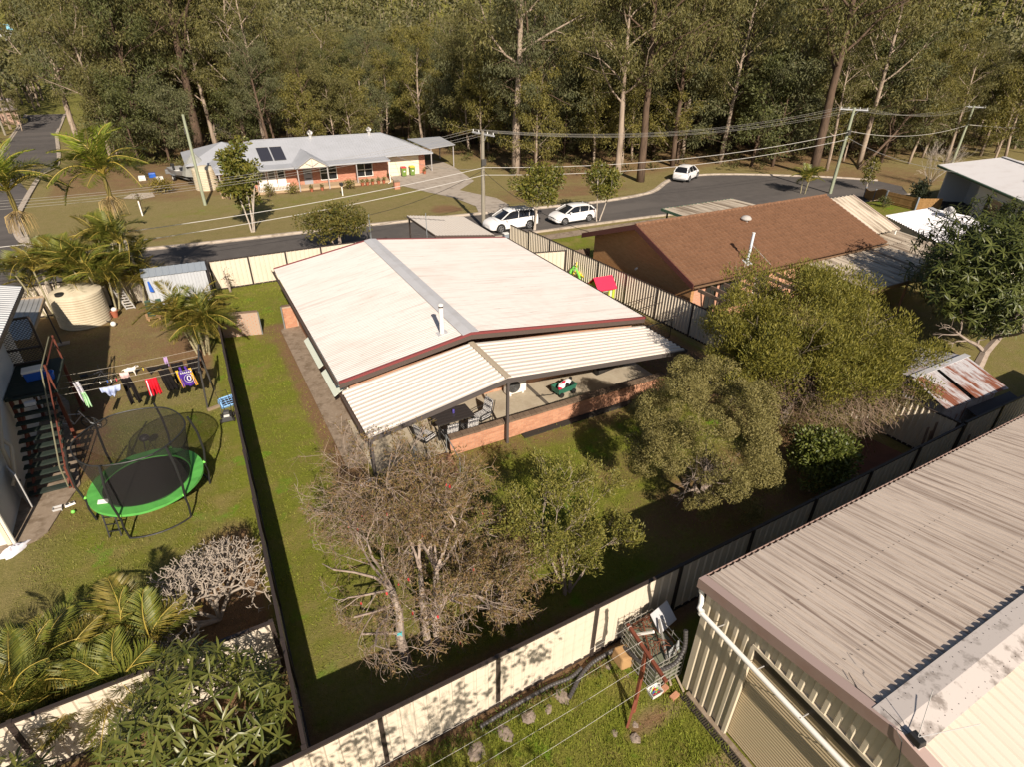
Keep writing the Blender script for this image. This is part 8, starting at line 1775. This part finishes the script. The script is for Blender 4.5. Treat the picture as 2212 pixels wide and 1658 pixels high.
def cane_clump(label, base, nst, h0, h1, fl, seed, spread=.5, kinds='gy', lean=.35, per=(5, 8)):
    rg = np.random.default_rng(seed); t = thing('cane_palm', label, 'palm', base)
    for s in range(nst):
        a = 2*PI*s/nst+rg.uniform(-.4, .4); r = spread*rg.uniform(.2, 1); h = rg.uniform(h0, h1); p0 = A(r*math.cos(a), r*math.sin(a), 0); p1 = p0+A(math.cos(a)*lean*h*.5, math.sin(a)*lean*h*.5, h)
        MB().tube([p0, (p0+p1)/2+A(0, 0, .05), p1], [.05, .042, .035], 7).build('stem', canem, t, local=True, smooth=True)
        for k in range(rg.integers(*per)): add_frond(t, p1, a+rg.normal(0, 1.3)+k*1.1, rg.uniform(.15, 1.2), fl*rg.uniform(.75, 1.15), kinds[rg.integers(len(kinds))], rg, rg.uniform(-.5, .5))
    return t
cane_clump('large golden cane palm clump behind the water tank', (-4.7, 35.9, 0), 12, 1.4, 3.6, 2.3, 81, 1.2, 'gyg', .55, (9, 13))
cane_clump('leafy cane palm clump between the tank clump and the garden shed', (-3.4, 36.1, 0), 7, 1.0, 2.6, 1.9, 82, .6, 'gy', .5, (8, 11))
cane_clump('cane palm clump on the street side of the tank, left of the large clump', (-7.2, 36.2, 0), 5, 1.2, 2.8, 2.0, 86, .5, 'gy', .45, (8, 11))
cane_clump('low cane palm beside the left fence in front of the shed', (-.75, 28.2, 0), 10, .9, 2.1, 1.9, 83, .4, 'gyg', .45, (9, 12))
cane_clump('golden cane palm thicket beside the leafless frangipani, lower left', (-3.9, 11.0, 0), 10, .4, 1.2, 1.55, 84, .8, 'gyg', .5, (6, 9))
cane_clump('cane palm cut by the left edge of the photo, lower left', (-5.5, 11.4, 0), 8, .5, 1.3, 1.6, 85, .7, 'gyg', .5, (6, 9))
cane_clump('small palm in the cul-de-sac verge behind the brown roof', (59.5, 42.0, -1.5), 3, 1.0, 1.8, 2.2, 87, .3, 'g', .2, (7, 10))
for k, (x, y, az) in enumerate(((-2.9, 11.5, 1.3),)):
    t = thing('palm_spear', 'single upright bright green palm spear leaf beside the frangipani', 'palm leaf', (x, y, .9)); MB().hexa([(-.02, 0, 0), (.02, 0, 0), (.02, .01, 0), (-.02, .01, 0), (-.05, .1, .7), (.03, .12, .7), (.03, .13, .7), (-.05, .11, .7)]).build('blade', palmb, t, local=True); MB().hexa([(-.05, .1, .7), (.03, .12, .7), (.03, .13, .7), (-.05, .11, .7), (-.01, .2, 1.3), (.0, .2, 1.3), (.0, .21, 1.3), (-.01, .21, 1.3)]).build('tip', palmb, t, local=True)
def tall_palm(label, base, h, fl, seed, n=18):
    rg = np.random.default_rng(seed); t = thing('tall_palm', label, 'palm', base)
    MB().tube([(0, 0, -.1), (.03, 0, h*.3), (0, .03, h*.7), (0, 0, h*.86)], [.13, .10, .09, .085], 10).build('trunk', mat('palm_trunk', (.34, .30, .25), .85, .15, noise=[((.22, .19, .15), 2, (1, 1, 6), .45, .6, .7)], coord='World') if 'palm_trunk' not in MATS else MATS['palm_trunk'], t, local=True, smooth=True)
    MB().tube([(0, 0, h*.84), (0, 0, h*.9), (0, 0, h)], [.10, .115, .07], 10).build('crownshaft', mat('crownshaft_green', (.20, .16, .05), .5) if 'crownshaft_green' not in MATS else MATS['crownshaft_green'], t, local=True, smooth=True)
    for k in range(n): add_frond(t, (0, 0, h*.98), k*2.4+rg.uniform(-.2, .2), 1.15-1.35*k/n+rg.uniform(-.1, .1), fl*rg.uniform(.85, 1.1), 'b' if k < n*.2 else 'g', rg, rg.uniform(-.4, .4))
    sd = MB()
    for k in range(90): a = rg.uniform(0, 6.28); r = rg.uniform(.15, .6); sd.tube([(0.1*math.cos(a), .1*math.sin(a), h*.84), (r*math.cos(a), r*math.sin(a), h*.80), (r*1.15*math.cos(a), r*1.15*math.sin(a), h*.80-rg.uniform(.2, .9))], .008, 3)
    sd.build('seed_strands', mat('seed_tan', (.42, .30, .13), .8) if 'seed_tan' not in MATS else MATS['seed_tan'], t, local=True)
tall_palm('tall palm with a curved crown at the left, right of the other tall palm', (-3.1, 36.3, 0), 6.8, 3.2, 91); tall_palm('tall palm at the left edge with bright upright fronds', (-7.1, 36.5, 0), 6.4, 3.3, 92)
# ------------------------------------------------------------------ street trees and shrubs
def street_tree(name, label, base, stems, clumps, lm, n, L, W, bark, seed, mode='out', r=.07, group=None):
    rg = np.random.default_rng(seed); t = thing(name, label, 'tree', base, 0, group); B = np.array(base, float); w_ = MB(); top = []
    for (dx, dy, h) in stems:
        p, rr, _ = limb(rg, (dx*.15, dy*.15, -.2), (dx*.16, dy*.16, 1), h, r, r*.35, 5, .06); w_.tube(p, rr, 7); top += p[2:]
    for c, R in clumps:
        e = min(top, key=lambda q: np.linalg.norm(q-np.array(c))); w_.tube([e, (e+np.array(c))/2+rg.normal(0, .08, 3), np.array(c)], [r*.4, r*.28, .01], 4, False)
    w_.build('trunk', bark, t, local=True, smooth=True); link('leaves', crown_mesh(name+'_l', rg, clumps, n, L, W, lm, mode, .7, .45), t, 'stuff'); return t
def rc_(seed, n, c, R, r0, r1):
    rg = np.random.default_rng(seed); return [(np.array(c)+rdirs(rg, 1)[0]*np.array(R)*rg.uniform(.45, 1), rg.uniform(r0, r1)) for _ in range(n)]
white_stem = mat('white_stem', (.46, .40, .34), .85, .15, noise=[((.28, .23, .18), 4, None, .5, .7, .6)], coord='World')
bl = leafm('broad_street_leaf', (.075, .095, .016), (.21, .185, .034), .25, .45, .4)
street_tree('street_tree', 'tall multi-stemmed street tree with white stems on the lawn across the street', (4.6, 52.8, -1.5), ((-.5, 0, 5), (.3, .2, 6.4), (0, -.3, 5.4), (.7, -.2, 4.5)), rc_(101, 46, (0, .2, 4.6), (1.5, 1.4, 2.5), .42, .68), bl, 300, .30, .16, white_stem, 1)
street_tree('round_shrub', 'wide round shrub tree growing in front of the back fence at the street', (9.6, 44.4, -1.5), ((-.9, 0, 2.2), (.6, .2, 2.4), (0, -.3, 2.3), (1.0, .1, 2.0)), rc_(102, 60, (0, 0, 2.5), (2.5, 1.9, 1.1), .45, .75), leafm('shrub_yellow_green', (.065, .078, .016), (.19, .155, .034), .25), 220, .22, .10, barkg, 2)
street_tree('street_tree', 'street tree in front of the white wagon with several pale stems', (26.1, 43.0, -1.45), ((-.6, 0, 3.6), (.5, .2, 4.2), (0, -.2, 3.8)), rc_(103, 48, (.1, .1, 3.9), (2.3, 1.9, 1.6), .42, .7), bl, 270, .26, .13, white_stem, 3)
street_tree('street_tree', 'small street tree with a forked pale trunk behind the white hatchback', (32.7, 42.9, -1.45), ((-.7, 0, 3.2), (1.0, .2, 3.0)), rc_(104, 40, (.1, .1, 3.5), (1.8, 1.5, 1.2), .4, .62), bl, 270, .26, .13, white_stem, 4)
street_tree('slender_tree', 'slender column-shaped tree beyond the timber fence', (67.5, 40.1, -1.5), ((0, 0, 3.2), (.2, 0, 2.8)), rc_(105, 26, (0, 0, 2.2), (.75, .7, 1.6), .32, .5), leafm('yellow_green_leaf', (.09, .10, .018), (.20, .17, .035)), 190, .24, .12, white_stem, 5)
street_tree('dark_shrub', 'small dark spiky shrub beside the porch of the white house', (60.2, 30.6, 0), ((-.3, 0, 1.4), (.3, 0, 1.6), (0, .3, 1.2)), rc_(106, 22, (0, 0, 1.0), (.8, .7, .9), .3, .5), leafm('dark_shrub_leaf', (.016, .026, .012), (.045, .055, .024)), 200, .30, .10, barkd, 6, 'up')
street_tree('ball_shrub', 'small round green shrub in front of the low timber fence', (55.7, 31.0, 0), ((0, 0, .5),), rc_(107, 14, (0, 0, .5), (.5, .45, .35), .25, .4), euc[3], 300, .14, .06, barkd, 7)
street_tree('yellow_bush', 'low yellowish bush on the bare lawn near the boat', (-1.4, 71.0, -1.5), ((0, 0, .9), (.4, 0, .8), (-.4, .1, .8)), rc_(108, 26, (0, 0, .8), (1.4, .9, .5), .3, .5), leafm('yellow_bush_leaf', (.13, .11, .018), (.26, .20, .035)), 190, .2, .1, barkd, 8)
for k, (x, y, s) in enumerate(((7.9, 64.6, 1.0), (10.2, 65.0, .8), (16.0, 64.7, .7), (4.2, 65.2, 1.2))): street_tree('garden_shrub', ['garden shrub in front of the white porch windows of the brick house', 'smaller garden shrub left of the gabled porch', 'low garden shrub right of the gabled porch', 'tall garden shrub at the left porch corner of the brick house'][k], (x, y, -1.5), ((0, 0, .8*s), (.3, 0, .7*s)), rc_(110+k, 14, (0, 0, .8*s), (.7*s, .5*s, .5*s), .22, .4), euc[2], 220, .18, .08, barkd, 20+k)
street_tree('sapling', 'thin staked sapling on the lawn across the street', (-3.4, 63.0, -1.5), ((0, 0, 1.9),), rc_(120, 10, (0, 0, 1.3), (.35, .35, .7), .18, .3), euc[0], 200, .16, .06, barkd, 30)
rg = np.random.default_rng(37)
for k, (x, y, h, lb) in enumerate(((77, 38.4, 5.6, 'leafless fan-shaped tree on the grass left of the pale flat roof'), (27.5, 98, 9, 'leafless pale branching tree behind the grey hip roof'), (12.5, 100, 9, 'bare grey stems behind the left part of the grey hip roof'))):
    t = thing('bare_tree', lb, 'tree', (x, y, float(gz(x, y)))); st = [((rg.normal(0, .12), rg.normal(0, .12), -.1), (rg.normal(0, .28), rg.normal(0, .28), 1), h*.34, .07) for _ in range(6 if k == 0 else 3)]
    a_, b_, ra, rb, en, ed = branching(rg, st, 4, .7, .42, (2, 4), .02, .10); v, f = segs_mesh(a_, b_, ra, np.maximum(rb, .008), 3); link('branches', np_mesh('bare_b', v, f, white_stem), t)
# sapling by the back fence, weeds, and the tree under the camera that dapples the near fence
street_tree('fence_sapling', 'thin pale sapling against the cream fence at the far left corner of the lawn', (1.25, 35.6, -.05), ((0, 0, 1.5), (.2, .1, 1.2)), rc_(121, 10, (.05, 0, 1.0), (.4, .25, .5), .15, .25), leafm('dry_leaf', (.20, .15, .07), (.30, .22, .10)), 160, .1, .04, barkg, 31)
NT = thing('shade_tree', 'loose leafy tree standing just below the camera, outside the photo', 'tree', (.2, -.6, 0)); rg = np.random.default_rng(38)
a_, b_, ra, rb, en, ed = branching(rg, [((0, 0, -.1), (0, .1, 1), 3.2, .14)], 4, .66, .6, (2, 4)); v, f = segs_mesh(a_, b_, ra, rb, 5); link('trunk', np_mesh('nt_t', v, f, barkg), NT)
link('leaves', crown_mesh('nt_l', rg, [(A(rg.uniform(-1.6, 3.2), rg.uniform(-.8, .9), rg.uniform(4.9, 6.6)), rg.uniform(.3, .6)) for _ in range(30)], 130, .20, .10, bl, 'droop', .7, .5), NT, 'stuff')
P = []
for _ in range(260): P.append((rngF.uniform(.9, 7.2), 6.6-abs(rngF.normal(0, .22)), 0))
P = np.array(P)+0.0; v, f = leaf_cards(np.repeat(P, 9, 0)+rngF.normal(0, .05, (len(P)*9, 3))*A(1, 1, 0), rdirs(rngF, len(P)*9)*.6+A(0, 0, .8), rdirs(rngF, len(P)*9), rngF.uniform(.05, .14, len(P)*9), rngF.uniform(.012, .035, len(P)*9))
tag(link('weeds', np_mesh('weeds', v, f, leafm('weed_leaf', (.085, .13, .02), (.17, .19, .035))), None, 'stuff'), 'bright green weeds among the rocks at the foot of the cream fence', 'weeds')
